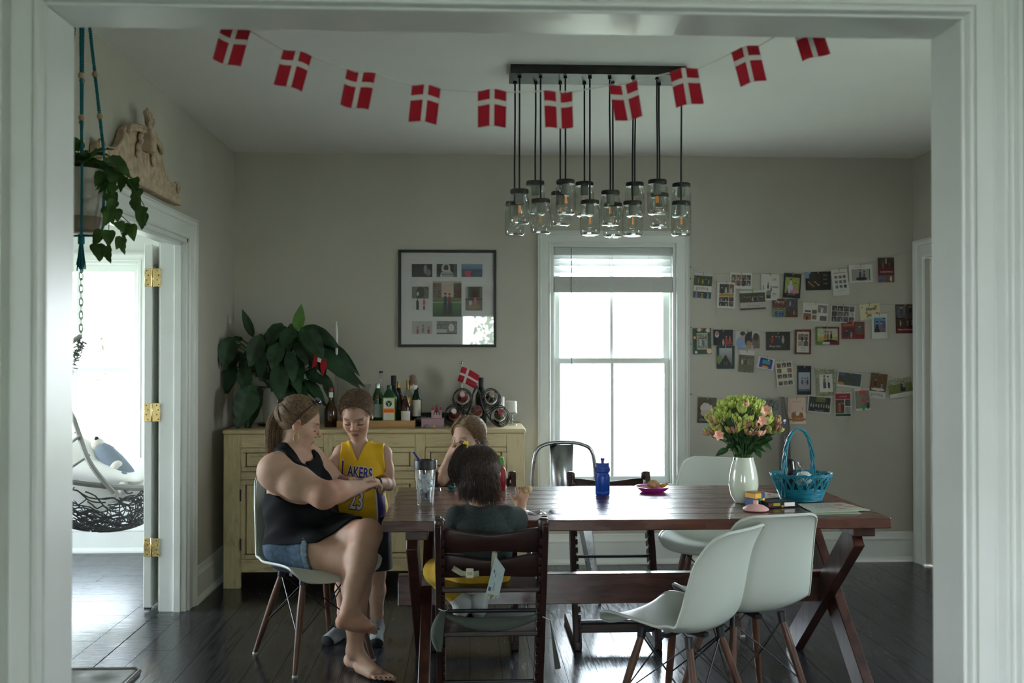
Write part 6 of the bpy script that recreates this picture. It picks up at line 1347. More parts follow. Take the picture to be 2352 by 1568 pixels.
# stick vacuum against the back wall
vy = 6.53; vt = P(1797, 909, vy); vac = thing('stick_vacuum', 'grey stick vacuum handle standing against the back wall behind the basket', 'vacuum', (P(1801, 1100, vy).x, vy, 0))
VG = mat('vacuum_grey', (.11, .10, .09), .35, metal=.3)
rows_ = []
for py, hw, xc in ((911, 7, 1795), (925, 9, 1796), (950, 11, 1798), (965, 13.5, 1801), (1000, 16, 1801), (1040, 17, 1801), (1075, 18, 1802)):
    c = P(xc, py, vy); rows_.append((c, hw*vy/FPX))
m = MB(); rr_ = []
for c, hw in rows_: rr_.append([c+V((hw*.9*math.cos(a), .018*math.sin(a), 0)) for a in np.linspace(0, 2*pi, 17)])
m.grid(rr_); m.add(rr_[0][:-1], [tuple(range(16))]); m.build('handle', VG, vac)
MB().box(rows_[-1][0].x-.03, rows_[-1][0].x+.03, vy-.03, vy+.04, .62, rows_[-1][0].z).build('motor_body', VG, vac, smooth=False, bevel=.015, seg=3)
MB().tube([(rows_[-1][0].x, vy, .62), (rows_[-1][0].x, vy, .06)], .018, 14).build('tube', STEEL, vac)
MB().box(rows_[-1][0].x-.12, rows_[-1][0].x+.12, vy-.09, vy+.05, .0, .065).build('floor_head', BLACK, vac, smooth=False, bevel=.015, seg=3)
pb = P(1802, 966, vy-.02); MB().lathe([(.010,-.002),(.010,.002)], pb, 20, Matrix.Rotation(pi/2, 3, 'X')).build('power_button', SILV, vac); pb = P(1802, 972, vy-.02); MB().ball(pb, (.005,.002,.003), 10, 6).build('status_light', mat('led_blue', (.02,.03,.5), .3, emit=(.05,.08,1,1.5)), vac)
lc9 = P(1803, 1020, vy-.0195); lettering('cordless lift +', .019, lambda a, b: lc9 + V((-b, 0, a)), LWHT, vac)
# ------------------------------------------------------------------ sculpting kit: blended distance fields -> one continuous surface
class Sculpt:
    def __init__(s, lo, hi, h):
        s.lo = np.array(lo, float); s.h = h; s.n = np.ceil((np.array(hi)-s.lo)/h).astype(int)+1
        s.ax = [(s.lo[i]+h*np.arange(s.n[i])).astype(np.float32) for i in range(3)]
        s.F = np.full(s.n, .5, np.float32)
    def copy(s):
        c = Sculpt.__new__(Sculpt); c.lo = s.lo; c.h = s.h; c.n = s.n; c.ax = s.ax; c.F = s.F.copy(); return c
    def win(s, lo, hi):
        a = np.clip(np.floor((np.array(lo)-s.lo)/s.h).astype(int), 0, s.n-1); b = np.clip(np.ceil((np.array(hi)-s.lo)/s.h).astype(int)+1, 1, s.n)
        sl = tuple(slice(a[i], max(b[i], a[i]+1)) for i in range(3))
        return sl, s.ax[0][sl[0]][:, None, None], s.ax[1][sl[1]][None, :, None], s.ax[2][sl[2]][None, None, :]
    def mix(s, sl, d, k, sub):
        f = s.F[sl]
        if sub:
            d = -d; hh = np.maximum(k-np.abs(f-d), 0)/max(k, 1e-6); s.F[sl] = np.maximum(f, d)+hh*hh*k*.25
        else:
            hh = np.maximum(k-np.abs(f-d), 0)/max(k, 1e-6); s.F[sl] = np.minimum(f, d)-hh*hh*k*.25
    def cap(s, a, b, ra, rb, k=.02, sub=False):
        a = np.array(a, float); b = np.array(b, float); m = max(ra, rb)+k+.03
        sl, x, y, z = s.win(np.minimum(a, b)-m, np.maximum(a, b)+m); ba = b-a; L2_ = max(float(ba@ba), 1e-9)
        t = np.clip(((x-a[0])*ba[0]+(y-a[1])*ba[1]+(z-a[2])*ba[2])/L2_, 0, 1)
        d = np.sqrt((x-a[0]-ba[0]*t)**2+(y-a[1]-ba[1]*t)**2+(z-a[2]-ba[2]*t)**2)-(ra+(rb-ra)*t)
        s.mix(sl, d.astype(np.float32), k, sub); return s
    def ell(s, c, r, R=None, k=.02, sub=False):
        c = np.array(c, float); r = np.array(r if hasattr(r, '__len__') else (r, r, r), float); m = r.max()+k+.03
        sl, x, y, z = s.win(c-m, c+m); R = np.eye(3) if R is None else np.array(R)
        p = [(x-c[0])*R[0, i]+(y-c[1])*R[1, i]+(z-c[2])*R[2, i] for i in range(3)]
        k0 = np.sqrt(sum((p[i]/r[i])**2 for i in range(3))); k1 = np.sqrt(sum((p[i]/r[i]**2)**2 for i in range(3)))+1e-6
        s.mix(sl, (k0*(k0-1)/k1).astype(np.float32), k, sub); return s
    def chain(s, pts, rs, k=.02):
        for i in range(len(pts)-1): s.cap(pts[i], pts[i+1], rs[i], rs[i+1], k)
        return s
    def half(s, p, n):          # distance field of the half space behind the plane through p with normal n
        n = np.array(n, float); n /= np.linalg.norm(n); p = np.array(p, float)
        return ((s.ax[0][:, None, None]-p[0])*n[0]+(s.ax[1][None, :, None]-p[1])*n[1]+(s.ax[2][None, None, :]-p[2])*n[2]).astype(np.float32)
    def cut(s, p, n, k=.0): # keep only behind the plane
        d = s.half(p, n); s.F = np.maximum(s.F, d); return s
    def mesh(s):
        F = s.F; S = F < 0; n = np.array(F.shape)-1
        cnt = np.zeros(n, np.int8)
        C = {}
        for i in (0, 1):
            for j in (0, 1):
                for k in (0, 1): cnt += S[i:i+n[0], j:j+n[1], k:k+n[2]]
        act = (cnt > 0) & (cnt < 8); idx = np.argwhere(act); ids = np.full(n, -1, np.int32); ids[act] = np.arange(len(idx))
        pos = np.zeros((len(idx), 3)); num = np.zeros(len(idx))
        cs = [(i, j, k) for i in (0, 1) for j in (0, 1) for k in (0, 1)]; val = {c: F[idx[:, 0]+c[0], idx[:, 1]+c[1], idx[:, 2]+c[2]] for c in cs}
        for a in cs:
            for ax in range(3):
                if a[ax] == 0:
                    b = list(a); b[ax] = 1; b = tuple(b); fa, fb = val[a], val[b]; m = (fa < 0) != (fb < 0)
                    t = np.where(m, fa/(fa-fb+1e-12), 0); q = np.array(a)[None]+t[:, None]*(np.array(b)-np.array(a))[None]; pos += q*m[:, None]; num += m
        vs = s.lo+(idx+pos/num[:, None])*s.h; fs = []
        for ax in range(3):
            o = [i for i in range(3) if i != ax]
            A = [slice(None)]*3; B = [slice(None)]*3; A[ax] = slice(0, -1); B[ax] = slice(1, None)
            m = S[tuple(A)] != S[tuple(B)]; e = np.argwhere(m); e = e[(e[:, o[0]] > 0) & (e[:, o[1]] > 0) & (e[:, o[0]] < n[o[0]]) & (e[:, o[1]] < n[o[1]])]
            if not len(e): continue
            def g(d0, d1): q = e.copy(); q[:, o[0]] -= d0; q[:, o[1]] -= d1; return ids[q[:, 0], q[:, 1], q[:, 2]]
            q = np.stack([g(0, 0), g(1, 0), g(1, 1), g(0, 1)], 1); flip = S[e[:, 0], e[:, 1], e[:, 2]] != (ax == 1)
            q[~flip] = q[~flip][:, ::-1]; fs.append(q)
        return vs, np.concatenate(fs)
    def build(s, name, m, parent=None, loc=None, color=None, paint=(), smooth=0):
        vs, fs = s.mesh(); off = np.zeros(3)
        if loc is not None: off = np.array(loc)
        elif parent is not None:
            p = parent
            while p is not None: off = off+np.array(p.location); p = p.parent
        me = bpy.data.meshes.new(name); me.vertices.add(len(vs)); me.vertices.foreach_set('co', (vs-off).astype(np.float32).ravel())
        me.loops.add(fs.size); me.loops.foreach_set('vertex_index', fs.astype(np.int32).ravel()); me.polygons.add(len(fs))
        me.polygons.foreach_set('loop_start', np.arange(0, fs.size, 4, dtype=np.int32)); me.update(calc_edges=True)
        me.polygons.foreach_set('use_smooth', np.ones(len(fs), bool)); me.validate()
        if color is not None:
            c = np.tile(np.array(color, float), (len(vs), 1))
            for (pc, r, R, cl, soft) in paint:
                q = (vs-np.array(pc))@(np.eye(3) if R is None else np.array(R)); r = np.array(r if hasattr(r, '__len__') else (r,)*3)
                dd = np.sqrt(((q/r)**2).sum(1)); w_ = np.clip((1+soft-dd)/(2*soft+1e-6), 0, 1)[:, None]; c = c*(1-w_)+np.array(cl)*w_
            at_ = me.color_attributes.new('Col', 'FLOAT_COLOR', 'POINT'); at_.data.foreach_set('color', np.concatenate([c, np.ones((len(c), 1))], 1).astype(np.float32).ravel())
        me.materials.append(m); o = bpy.data.objects.new(name, me); col.objects.link(o)
        if parent is not None: o.parent = parent
        if loc is not None: o.location = loc
        if smooth: q = o.modifiers.new('smooth', 'SMOOTH'); q.factor = .5; q.iterations = smooth
        return o
def frame(f, up=(0,0,1)):
    f = V(f).normalized(); l = V(up).cross(f).normalized(); u = f.cross(l); return np.array([[f[i], l[i], u[i]] for i in range(3)])
SKINM = mat('skin', (1,.97,.95), .58, attr='Col', sss=.12, bump=.04, bscale=260, spec=.35, var=.09, vscale=28)
def head(S, O, R, s=1., child=0, ear=True):
    O = np.array(O); L = lambda x, y, z: O+R@(np.array((x, y, z))*s)
    S.ell(L(-.012,0,.018), np.array((.098,.076,.090))*s, R, .01)
    S.ell(L(.028,0,-.042), np.array((.060,.059,.076))*s, R, .03); S.ell(L(.030,0,-.078), np.array((.050,.050,.036))*s, R, .02)
    S.ell(L(.066,0,-.102), .019*s, R, .022)
    for y in (-1, 1):
        S.ell(L(.055,y*.034,-.038), .029*s*(1.08 if child else 1), R, .02)
        S.cap(L(.078,y*.012,.016), L(.070,y*.044,.014), .011*s, .009*s, .016)
        S.ell(L(.092,y*.031,-.008), np.array((.016,.017,.012))*s, R, .012, True)
        S.ell(L(.073,y*.031,-.009), np.array((.0135,.015,.0125))*s, R, .004)
        if ear:
            S.ell(L(-.010,y*.076,-.014), np.array((.019,.009,.031))*s, R@np.array(Matrix.Rotation(y*.35, 3, 'Z')), .006); S.ell(L(-.004,y*.084,-.012), np.array((.010,.006,.018))*s, R, .005, True)
    S.cap(L(.085,0,.004), L(.109 if not child else .104,0,-.032), .0075*s, .0100*s, .010)
    for y in (-1, 1): S.ell(L(.094,y*.0115,-.040), .0085*s, R, .006)
    S.cap(L(.084,-.015,-.069), L(.084,.015,-.069), .0065*s, .0065*s, .008); S.ell(L(.089,0,-.068), np.array((.007,.013,.006))*s, R, .006)
    S.cap(L(.082,-.012,-.080), L(.082,.012,-.080), .0070*s, .0070*s, .008)
    S.cap(L(.094,-.017,-.0745), L(.094,.017,-.0745), .0022*s, .0022*s, .003, True)
    return L
def face_paint(L, R, s, skin, lips, brow, eyes=True, iris=(.05,.04,.03), openeye=False):
    p = []
    for y in (-1, 1): p.append((L(.06,y*.04,-.04), np.array((.03,.022,.022))*s, R, tuple(np.array(skin)*np.array((1.05,.82,.80))), .7))
    p.append((L(.09,0,-.0745), np.array((.016,.021,.0105))*s, R, lips, .35)); p.append((L(.096,0,-.0745), np.array((.02,.019,.0016))*s, R, tuple(np.array(lips)*.45), .4)); p.append((L(.103,0,-.036), .015*s, R, tuple(np.array(skin)*np.array((1.05,.86,.84))), .6))
    for y in (-1, 1):
        p.append((L(.074,y*.034,.017), np.array((.026,.022,.0050))*s, R, brow, .35))
        p.append((L(-.006,y*.080,-.012), np.array((.018,.012,.028))*s, R, tuple(np.array(skin)*np.array((1.0,.75,.72))), .5))
        if openeye:
            p.append((L(.088,y*.031,-.009), np.array((.016,.0125,.006))*s, R, (.6,.57,.55), .2)); p.append((L(.088,y*.031,-.009), np.array((.016,.0055,.0062))*s, R, iris, .2)); p.append((L(.087,y*.031,-.0025), np.array((.016,.0135,.0022))*s, R, (.05,.03,.025), .4))
        elif eyes: p.append((L(.080,y*.034,-.0175), np.array((.024,.0185,.0034))*s, R, (.03,.018,.014), .4)); p.append((L(.086,y*.031,-.002), np.array((.016,.013,.002))*s, R, tuple(np.array(skin)*.6), .7))
    return p
def strands(name, polys, rad, m, parent, n=3):
    b_ = MB()
    for pl in polys:
        k = len(pl); b_.tube(pl, [rad*(1 if i < k-2 else .75 if i < k-1 else .25) for i in range(k)], n)
    o = b_.build(name, m, parent, angle=0); return o
def hairmat(name, c, c2): return mat(name, c, .42, var=1, c2=c2, vscale=90, spec=.22, sheen=.1)
def scalp_path(O, R, rad, a, b, lift=0., n=7):
    a = V(a).normalized(); b = V(b).normalized(); om = a.angle(b); out = []
    for i in range(n):
        t = i/(n-1); p = (a*math.sin((1-t)*om)+b*math.sin(t*om))/math.sin(om) if om > 1e-3 else a
        out.append(V(np.array(O)+R@(np.array(p)*np.array(rad)*(1+lift*math.sin(pi*t)))))
    return out
def hand(S, wrist, knuck, fdir, palmn, s, curl=(.5,.6,.7,.8), spread=.0, thumb=None, k=.006):
    """palm from wrist to the knuckle line; fingers leave along fdir and curl towards palmn"""
    w_ = V(wrist); kn = V(knuck); f = V(fdir).normalized(); pn = V(palmn).normalized(); side = f.cross(pn).normalized()
    for u in (-.032, -.011, .011, .030): S.cap(w_+side*(u*s*.55), kn+side*(u*s), .0145*s, .0118*s, .012)
    Ls = (.066, .074, .069, .054); tips = []
    for i, u in enumerate((.032, .011, -.011, -.031)):
        p = kn+side*(u*s); d = (f+side*(spread*(1.5-i)*.2)).normalized(); r = (.0088, .009, .0086, .0076)[i]*s
        for j, fr in enumerate((.44, .31, .25)):
            ang = curl[i]*(.55 if j == 0 else 1.0); d = (d*math.cos(ang)+pn*math.sin(ang)).normalized(); axis_n = pn; nxt = p+d*(Ls[i]*s*fr*1.05)
            S.cap(p, nxt, r*(1-.08*j), r*(.93-.08*j), k)
            pn2 = (pn-d*pn.dot(d)); pn = pn2.normalized() if pn2.length > .2 else pn
            p = nxt
        pn = V(palmn).normalized(); tips.append(p)
    tb_ = w_.lerp(kn, .35)+side*(.030*s); td = thumb if thumb is not None else (f*.7+side*.6+pn*.3)
    td = V(td).normalized(); S.cap(w_.lerp(kn, .15)+side*(.012*s), tb_+td*(.022*s), .015*s, .0115*s, .010); S.cap(tb_+td*(.022*s), tb_+(td+f*.35+pn*.2).normalized()*(.058*s), .0105*s, .0085*s, k)
    return tips
def foot(S, ankle, heel, toe, nrm, s, k=.012, toes=True):
    """nrm = direction out of the top of the foot"""
    a, h, t, n_ = V(ankle), V(heel), V(toe), V(nrm).normalized(); f = (t-h).normalized(); sd = f.cross(n_).normalized(); L_ = (t-h).length
    ball = h+f*(L_*.70)
    S.cap(h+f*.018*s+n_*.012*s, ball+n_*.002, .028*s, .020*s, k); S.cap(a, h+f*.025*s+n_*.012*s, .032*s, .028*s, .02); S.cap(a+f*.01, ball+n_*.012, .030*s, .018*s, .03)
    for u, r in ((-.020, .019), (.022, .018)): S.cap(h+f*(L_*.35)+sd*(u*.5*s), ball+sd*(u*s), .022*s, r*s, .016)
    if toes:
        for i, u in enumerate((-.029, -.013, .002, .015, .027)):
            r = (.0115, .009, .0085, .008, .0075)[i]*s; ln = (1.0, .98, .94, .88, .82)[i]; b0 = h+f*(L_*.72)+sd*(u*s)
            S.cap(b0, h+f*(L_*ln)+sd*(u*1.08*s)-n_*.004*s, r*1.05, r, .004)

# ================================================================== the seated woman
WSK = (.47, .295, .215)
WO = V((-.785, 4.74, .43)); wm = thing('person', 'seated woman in black tank top and denim shorts helping the boy', 'person', WO)
S = Sculpt((-1.10, 4.16, 0.0), (-.26, 5.02, 1.27), .0038)
pel, wai, che, nek = V((-.785,4.735,.535)), V((-.800,4.725,.69)), V((-.815,4.715,.84)), V((-.825,4.70,.945))
gR = frame((.94, -.30, 0))
S.ell(pel, (.150,.165,.105), gR, .03); S.ell(wai, (.150,.160,.13), gR, .06); S.ell(wai+V((.055,-.02,-.02)), (.125,.14,.105), gR, .05); S.ell(che, (.122,.155,.13), gR, .06)
for y in (-1, 1): S.ell(V(np.array(che)+gR@np.array((.085, y*.07, -.035))), (.065,.065,.062), gR, .03)
S.cap(che+V((0,0,.06)), nek, .085, .060, .05); S.cap(nek, V((-.795,4.70,1.05)), .060, .052, .03)
rs, re, rw = V((-.872,4.580,.880)), V((-.642,4.475,.790)), V((-.500,4.640,.800))
ls, le, lw = V((-.775,4.835,.895)), V((-.62,4.86,.76)), V((-.505,4.80,.785))
for a, b, c in ((rs, re, rw), (ls, le, lw)):
    S.ell(a+V((0,0,.0)), (.078,.078,.078), None, .05); S.cap(a.lerp(che+V((0,0,.07)), .5), a, .07, .072, .04); S.chain([a, a.lerp(b, .45)+V((0,0,-.006)), b], [.074, .073, .056], .03); S.ell(b+V((.004,-.006,-.012)), (.054,.054,.05), None, .03); S.chain([b, b.lerp(c, .35), c], [.053, .050, .031], .025)
hand(S, rw, V((-.452,4.700,.812)), (.75,.62,.1), (.3,.35,-.9), 1.0, (.55,.6,.65,.7), .3, (.75,.1,.8))
hand(S, lw, V((-.475,4.765,.775)), (.7,-.5,.3), (.2,-.3,.9), .95, (.4,.5,.55,.6), .2, (.3,-.9,.3))
rh, rk, ra_ = V((-.830,4.675,.520)), V((-.478,4.455,.492)), V((-.505,4.475,.095))
lh, lk, la = V((-.715,4.80,.530)), V((-.452,4.462,.612)), V((-.508,4.295,.320))
S.chain([rh, rh.lerp(rk, .45), rk], [.110, .098, .066], .04); S.chain([rk, rk.lerp(ra_, .30)+V((-.012,.012,0)), rk.lerp(ra_, .7), ra_], [.062, .060, .043, .034], .03)
S.chain([lh, lh.lerp(lk, .5), lk], [.108, .092, .064], .03); S.ell(lk+V((.012,-.01,.008)), .058, None, .03); S.chain([lk, lk.lerp(la, .32)+V((.004,.018,0)), lk.lerp(la, .7), la], [.060, .060, .044, .034], .025)
foot(S, ra_, (-.540,4.530,.030), (-.345,4.322,.016), (0,0,1), 1.0)
foot(S, la, (-.548,4.262,.272), (-.388,4.330,.232), (-.15,.55,.80), 1.0)
HO = V((-.788,4.705,1.098)); HR = frame((.93,.16,-.34)); LW_ = head(S, HO, HR, 1.0)
paint = face_paint(LW_, HR, 1., WSK, (.36,.13,.11), (.13,.08,.05))
for c in (re, V((-.60,4.50,.79)), lk, V((-.54,4.26,.27)), V((-.42,4.30,.235))): paint.append((c, .055, None, tuple(np.array(WSK)*np.array((1.02,.80,.76))), .9))
NAIL = mat('nail_polish', (.10, .03, .03), .3)
S.build('body', SKINM, wm, color=WSK, paint=paint)
tb9 = MB()
fh, ft = V((-.540,4.530,.030)), V((-.345,4.322,.016)); ff = (ft-fh).normalized(); fs9 = ff.cross(V((0,0,1))).normalized()
for u, ln in ((-.029,1.0),(-.013,.98),(.002,.94),(.015,.88),(.027,.82)): tb9.ball(fh+ff*((ft-fh).length*ln+.006)+fs9*(u*1.08)+V((0,0,.004)), (.005,.005,.003), 8, 6)
tb9.build('toe_nails', NAIL, wm)
# black racerback tank
T_ = S.copy(); T_.F = T_.F-.0105
arm_cut = Sculpt.__new__(Sculpt); arm_cut.__dict__.update(S.__dict__); arm_cut.F = np.full(S.n, .5, np.float32)
for a, b in ((rs, re), (ls, le)):
    o_ = (a-che); o_.z = 0; o_.normalize()
    arm_cut.cap(a+V((0,0,.03))-o_*.01, a.lerp(b, .5)+o_*.02, .098, .11, .02); arm_cut.cap(a-o_*.03+V((-.02,0,.06)), a+V((0,0,.1)), .085, .09, .02); arm_cut.chain([a.lerp(b, .4), b, b.lerp(rw if a is rs else lw, 1.15)], [.11, .11, .12], .02)
arm_cut.ell(nek+V((.065,-.03,.03)), (.055,.065,.075), None, .02); arm_cut.ell(rs+V((-.01,-.01,0)), .108, None, .01); arm_cut.ell(nek+V((0,0,.11)), (.14,.14,.115), None, .02)
arm_cut.ell(rs+V((-.07,.03,.02)), (.10,.11,.125), None, .02); arm_cut.cap(rs+V((-.06,.0,-.02)), rs+V((-.10,.08,-.03)), .085, .09, .02)
T_.F = np.maximum(T_.F, -arm_cut.F)
T_.cut((0,0,1.0), (0,0,1)); T_.cut(pel+V((0,0,.015)), (.10,-.05,-1)); T_.cut(V((-.60,4.60,.56)), (.55,-.45,-.75))
T_.F = T_.F + (.0022*np.sin(26*T_.ax[2][None,None,:]*2.2+14*T_.ax[0][:,None,None]+9*np.sin(11*T_.ax[1][None,:,None]))*(T_.ax[2][None,None,:] < .80)).astype(np.float32)
BLK = mat('black_jersey', (.0055, .006, .007), .9, bump=.12, bscale=220, spec=.25)
stp = Sculpt.__new__(Sculpt); stp.__dict__.update(S.__dict__); stp.F = np.full(S.n, .5, np.float32)
stp.chain([P(612,1040,4.74), P(628,1026,4.70), P(650,1028,4.63), P(672,1046,4.585), P(692,1075,4.56), P(700,1105,4.56)], [.030,.026,.026,.026,.03,.04], .01); stp.chain([P(612,1040,4.74), P(625,1090,4.80), P(640,1150,4.84)], [.03,.04,.06], .01)
stp.cap(P(690,1075,4.56), P(738,1108,4.62), .03, .045, .01); stp.chain([P(716,1040,4.80), P(726,1068,4.74), P(738,1105,4.66)], [.028,.035,.05], .01)
T_.F = np.minimum(T_.F, np.maximum(S.F-.009, stp.F))
T_.build('tank_top', BLK, wm)
# denim shorts with rolled cuffs
D = S.copy(); D.F = D.F-.0085
def thigh_keep(h, k, f, ex): n_ = (k-h).normalized(); return h.lerp(k, f), n_+V(ex)
def blank():
    q = Sculpt.__new__(Sculpt); q.__dict__.update(S.__dict__); q.F = np.full(S.n, .5, np.float32); return q
leg_r = S.half(*[tuple(x) for x in thigh_keep(rh, rk, .47, (.25,0,.35))]); leg_l = S.half(*[tuple(x) for x in thigh_keep(lh, lk, .42, (0,0,.2))])
tor = S.half(pel+V((0,0,.085)), (.12,0,1))
regA = blank().ell(pel+V((-.01,.01,-.01)), (.185,.195,.15), gR, .02); regB = blank().cap(rh, rk, .145, .125, .0); regC = blank().cap(lh, lk, .135, .105, .0)
D.F = np.maximum.reduce([S.F-.0065, np.minimum.reduce([np.maximum(regA.F, np.minimum(leg_r, leg_l)), np.maximum(regB.F, leg_r), np.maximum(regC.F, leg_l)]), tor])
DEN = mat('denim', (.030, .062, .105), .85, var=.45, vscale=45, bump=.25, bscale=300); DENL = mat('denim_cuff', (.085, .12, .15), .85, var=.4, vscale=60, bump=.25, bscale=300)
sh = D.build('denim_shorts', DEN, wm)
for (h, k, f, ex, nm) in ((rh, rk, .47, (.25,0,.35), 'cuff'), (lh, lk, .42, (0,0,.2), 'cuff')):
    E = S.copy(); E.F = E.F-.0125; p, n_ = thigh_keep(h, k, f, ex); n_ = n_.normalized(); sid = 1
    reg = np.maximum(S.half(tuple(p+n_*.003), tuple(n_)), S.half(tuple(p-n_*.028), tuple(-n_)))
    tub = Sculpt.__new__(Sculpt); tub.__dict__.update(S.__dict__); tub.F = np.full(S.n, .5, np.float32); tub.cap(h.lerp(k, .2), h.lerp(k, .62), .13, .112, .0)
    E.F = np.maximum.reduce([E.F, reg, tub.F]); E.cut((0,0,.590 if h is rh else .66), (0,0,1)); E.build(nm, DENL, sh)
# hair: cap, combed strands and ponytail
HC, HC2 = (.24, .150, .078), (.085, .048, .025); HM = hairmat('brown_hair', HC, HC2); hq = random.Random(31)
cp = Sculpt((-.95, 4.55, .95), (-.62, 4.86, 1.24), .004)
cp.ell(LW_(-.018,0,.024), (.101,.081,.093), HR, .01)
cp.F = np.maximum(cp.F, -(cp.half(LW_(.048,0,.045), tuple(HR@np.array((-1.0,0,.55)))))) if False else cp.F
pl_n = HR@np.array((1.0, 0, -.62)); cp.cut(LW_(.052,0,.040), tuple(pl_n)); pl_n = HR@np.array((.75, 0, -1.0)); cp.cut(LW_(-.030,0,-.048), tuple(pl_n))
CAPM = mat('scalp_brown', (.16,.10,.053), .8)
cp.build('hair_cap', CAPM, wm)
tie = np.array((-.88, -.10, .40)); rad = (.104,.084,.096); OC = LW_(-.018,0,.024)
polys = []
for i in range(1500):
    y = hq.uniform(-1, 1); a = hq.uniform(-.15, 1)
    # hairline start: around forehead, temples, behind ears and nape
    t = hq.random()
    if t < .6: st = V((.62-.25*abs(y)**2, y*.9, .62-.75*abs(y)**1.5+hq.uniform(-.05,.05)))
    elif t < .85: st = V((hq.uniform(-.45,.1), (1 if y > 0 else -1)*1.0, hq.uniform(-.55,-.25)))
    else: st = V((-.75, y*.8, -.62))
    polys.append(scalp_path(OC, HR, rad, st, V(tie)+V((hq.uniform(-.08,.08), hq.uniform(-.08,.08), hq.uniform(-.08,.08))), hq.uniform(.0,.05)))
strands('hair_strands', polys, .0010, HM, wm)
tp9 = V(np.array(OC)+HR@(tie/np.linalg.norm(tie)*np.array(rad)*1.06))
polys = []
e1, e2, e3 = P(632, 938, 4.72), P(618, 985, 4.72), P(618, 1042, 4.72)
for i in range(620):
    j = V((hq.gauss(0,1), hq.gauss(0,1), hq.gauss(0,.6))); ln = hq.uniform(.78, 1.05)
    j.x = max(-1.6, min(1.6, j.x)); polys.append(bez([tp9+j*.006, e1+V((.026,0,-.004))+j*.014, e2+V((.024,0,0))+j*.022, e2.lerp(e3, ln)+V((.026,0,0))+j*.023], 3))
strands('ponytail', polys, .0011, HM, wm)
MB().tube(circ(tp9, .016, 0)[:-1], .006, 8, closed=True); MB().ball(tp9+V((-.004,0,-.006)), (.012,.016,.014), 12, 8).build('hair_tie', BLACK, wm)
# sunglasses pushed up on the hair (a thing of its own), hoop earring, watch
sg = thing('sunglasses', 'dark sunglasses pushed up on the woman\'s hair', 'sunglasses', LW_(.04,0,.12))
def Lh(x, y, z): return V(LW_(x, y, z))
for y in (-1, 1):
    MB().tube(bez([Lh(.046,y*.052,.117), Lh(.016,y*.082,.080), Lh(-.015,y*.089,.02), Lh(-.03,y*.088,-.02)], 5), .0026, 6).build('temple', BLACK, sg)
    MB().ball(Lh(.050,y*.031,.1185), (.021,.026,.011), 14, 8, Matrix(HR.tolist()) @ Matrix.Rotation(math.radians(35), 3, 'Y')).build('lens', mat('dark_lens', (.02,.02,.05), .06, spec=1, coat=1), sg)
MB().tube([Lh(.054,-.012,.121), Lh(.055,0,.124), Lh(.054,.012,.121)], .0025, 6).build('bridge', BLACK, sg)
ep = Lh(.0,-.082,-.045); MB().tube([ep+V((.017*math.sin(a)*.75, -.004, -.026+.026*math.cos(a))) for a in np.linspace(0, 2*pi, 18)[:-1]], .0013, 6, closed=True).build('hoop_earring', BRASS, wm)
# ================================================================== the standing boy
BSK = (.47, .285, .205)
boy = thing('person', 'boy standing in yellow basketball jersey and black shorts looking at his wrist', 'person', (-.535, 4.95, 0))
S = Sculpt((-.86, 4.62, 0), (-.28, 5.18, 1.30), .0036)
bp, bw_, bc2, bn = V((-.530,4.965,.610)), V((-.528,4.965,.74)), V((-.530,4.958,.865)), V((-.535,4.950,.960))
gB = frame((-.12,-1,0))
S.ell(bp, (.080,.110,.075), gB, .03); S.ell(bw_, (.075,.098,.10), gB, .05); S.ell(bc2, (.078,.112,.095), gB, .05); S.cap(bc2+V((0,0,.05)), bn, .062, .042, .04); S.cap(bn, V((-.542,4.935,1.05)), .038, .036, .02)
bls, ble, blw = P(880, 1042, 4.95), P(893, 1112, 4.955), P(862, 1108, 4.80)
brs, bre, brw = P(787, 1040, 4.95), P(748, 1096, 4.92), P(792, 1104, 4.80)
for a, b, c in ((bls, ble, blw), (brs, bre, brw)):
    S.cap(bc2.lerp(a, .5)+V((0,0,.03)), a, .045, .040, .03); S.chain([a, a.lerp(b, .5), b], [.040, .036, .030], .02); S.chain([b, b.lerp(c, .35), c], [.030, .030, .021], .015)
hand(S, blw, blw+V((-.030,-.045,.004)), (-.6,-.75,0), (0,-.1,-1), .74, (.3,.35,.4,.45), .3, (-.2,-.7,.6))
hand(S, brw, P(806, 1100, 4.74), (.75,-.35,-.25), (.1,-.1,-1), .76, (.55,.5,.45,.4), .5, (.6,-.4,.4))
blh, blk, bla = V((-.470,4.965,.585)), V((-.452,4.95,.330)), V((-.450,4.955,.062))
brh, brk, bra = V((-.590,4.965,.585)), V((-.612,4.965,.330)), V((-.615,4.985,.062))
for a, b, c in ((blh, blk, bla), (brh, brk, bra)): S.chain([a, a.lerp(b, .5), b], [.072, .062, .045], .03); S.chain([b, b.lerp(c, .32)+V((0,.010,0)), b.lerp(c, .75), c], [.043, .043, .030, .025], .02)
foot(S, bla, (-.452,4.985,.024), (-.440,4.790,.018), (0,0,1), .84, toes=False); foot(S, bra, (-.612,5.015,.024), (-.705,4.845,.018), (0,0,1), .84, toes=False)
BO = V((-.546,4.925,1.122)); BR = frame((-.10,-.86,-.50)); LB_ = head(S, BO, BR, .93, 1)
S.build('body', SKINM, boy, color=BSK, paint=face_paint(LB_, BR, .93, BSK, (.38,.14,.12), (.13,.085,.05)))
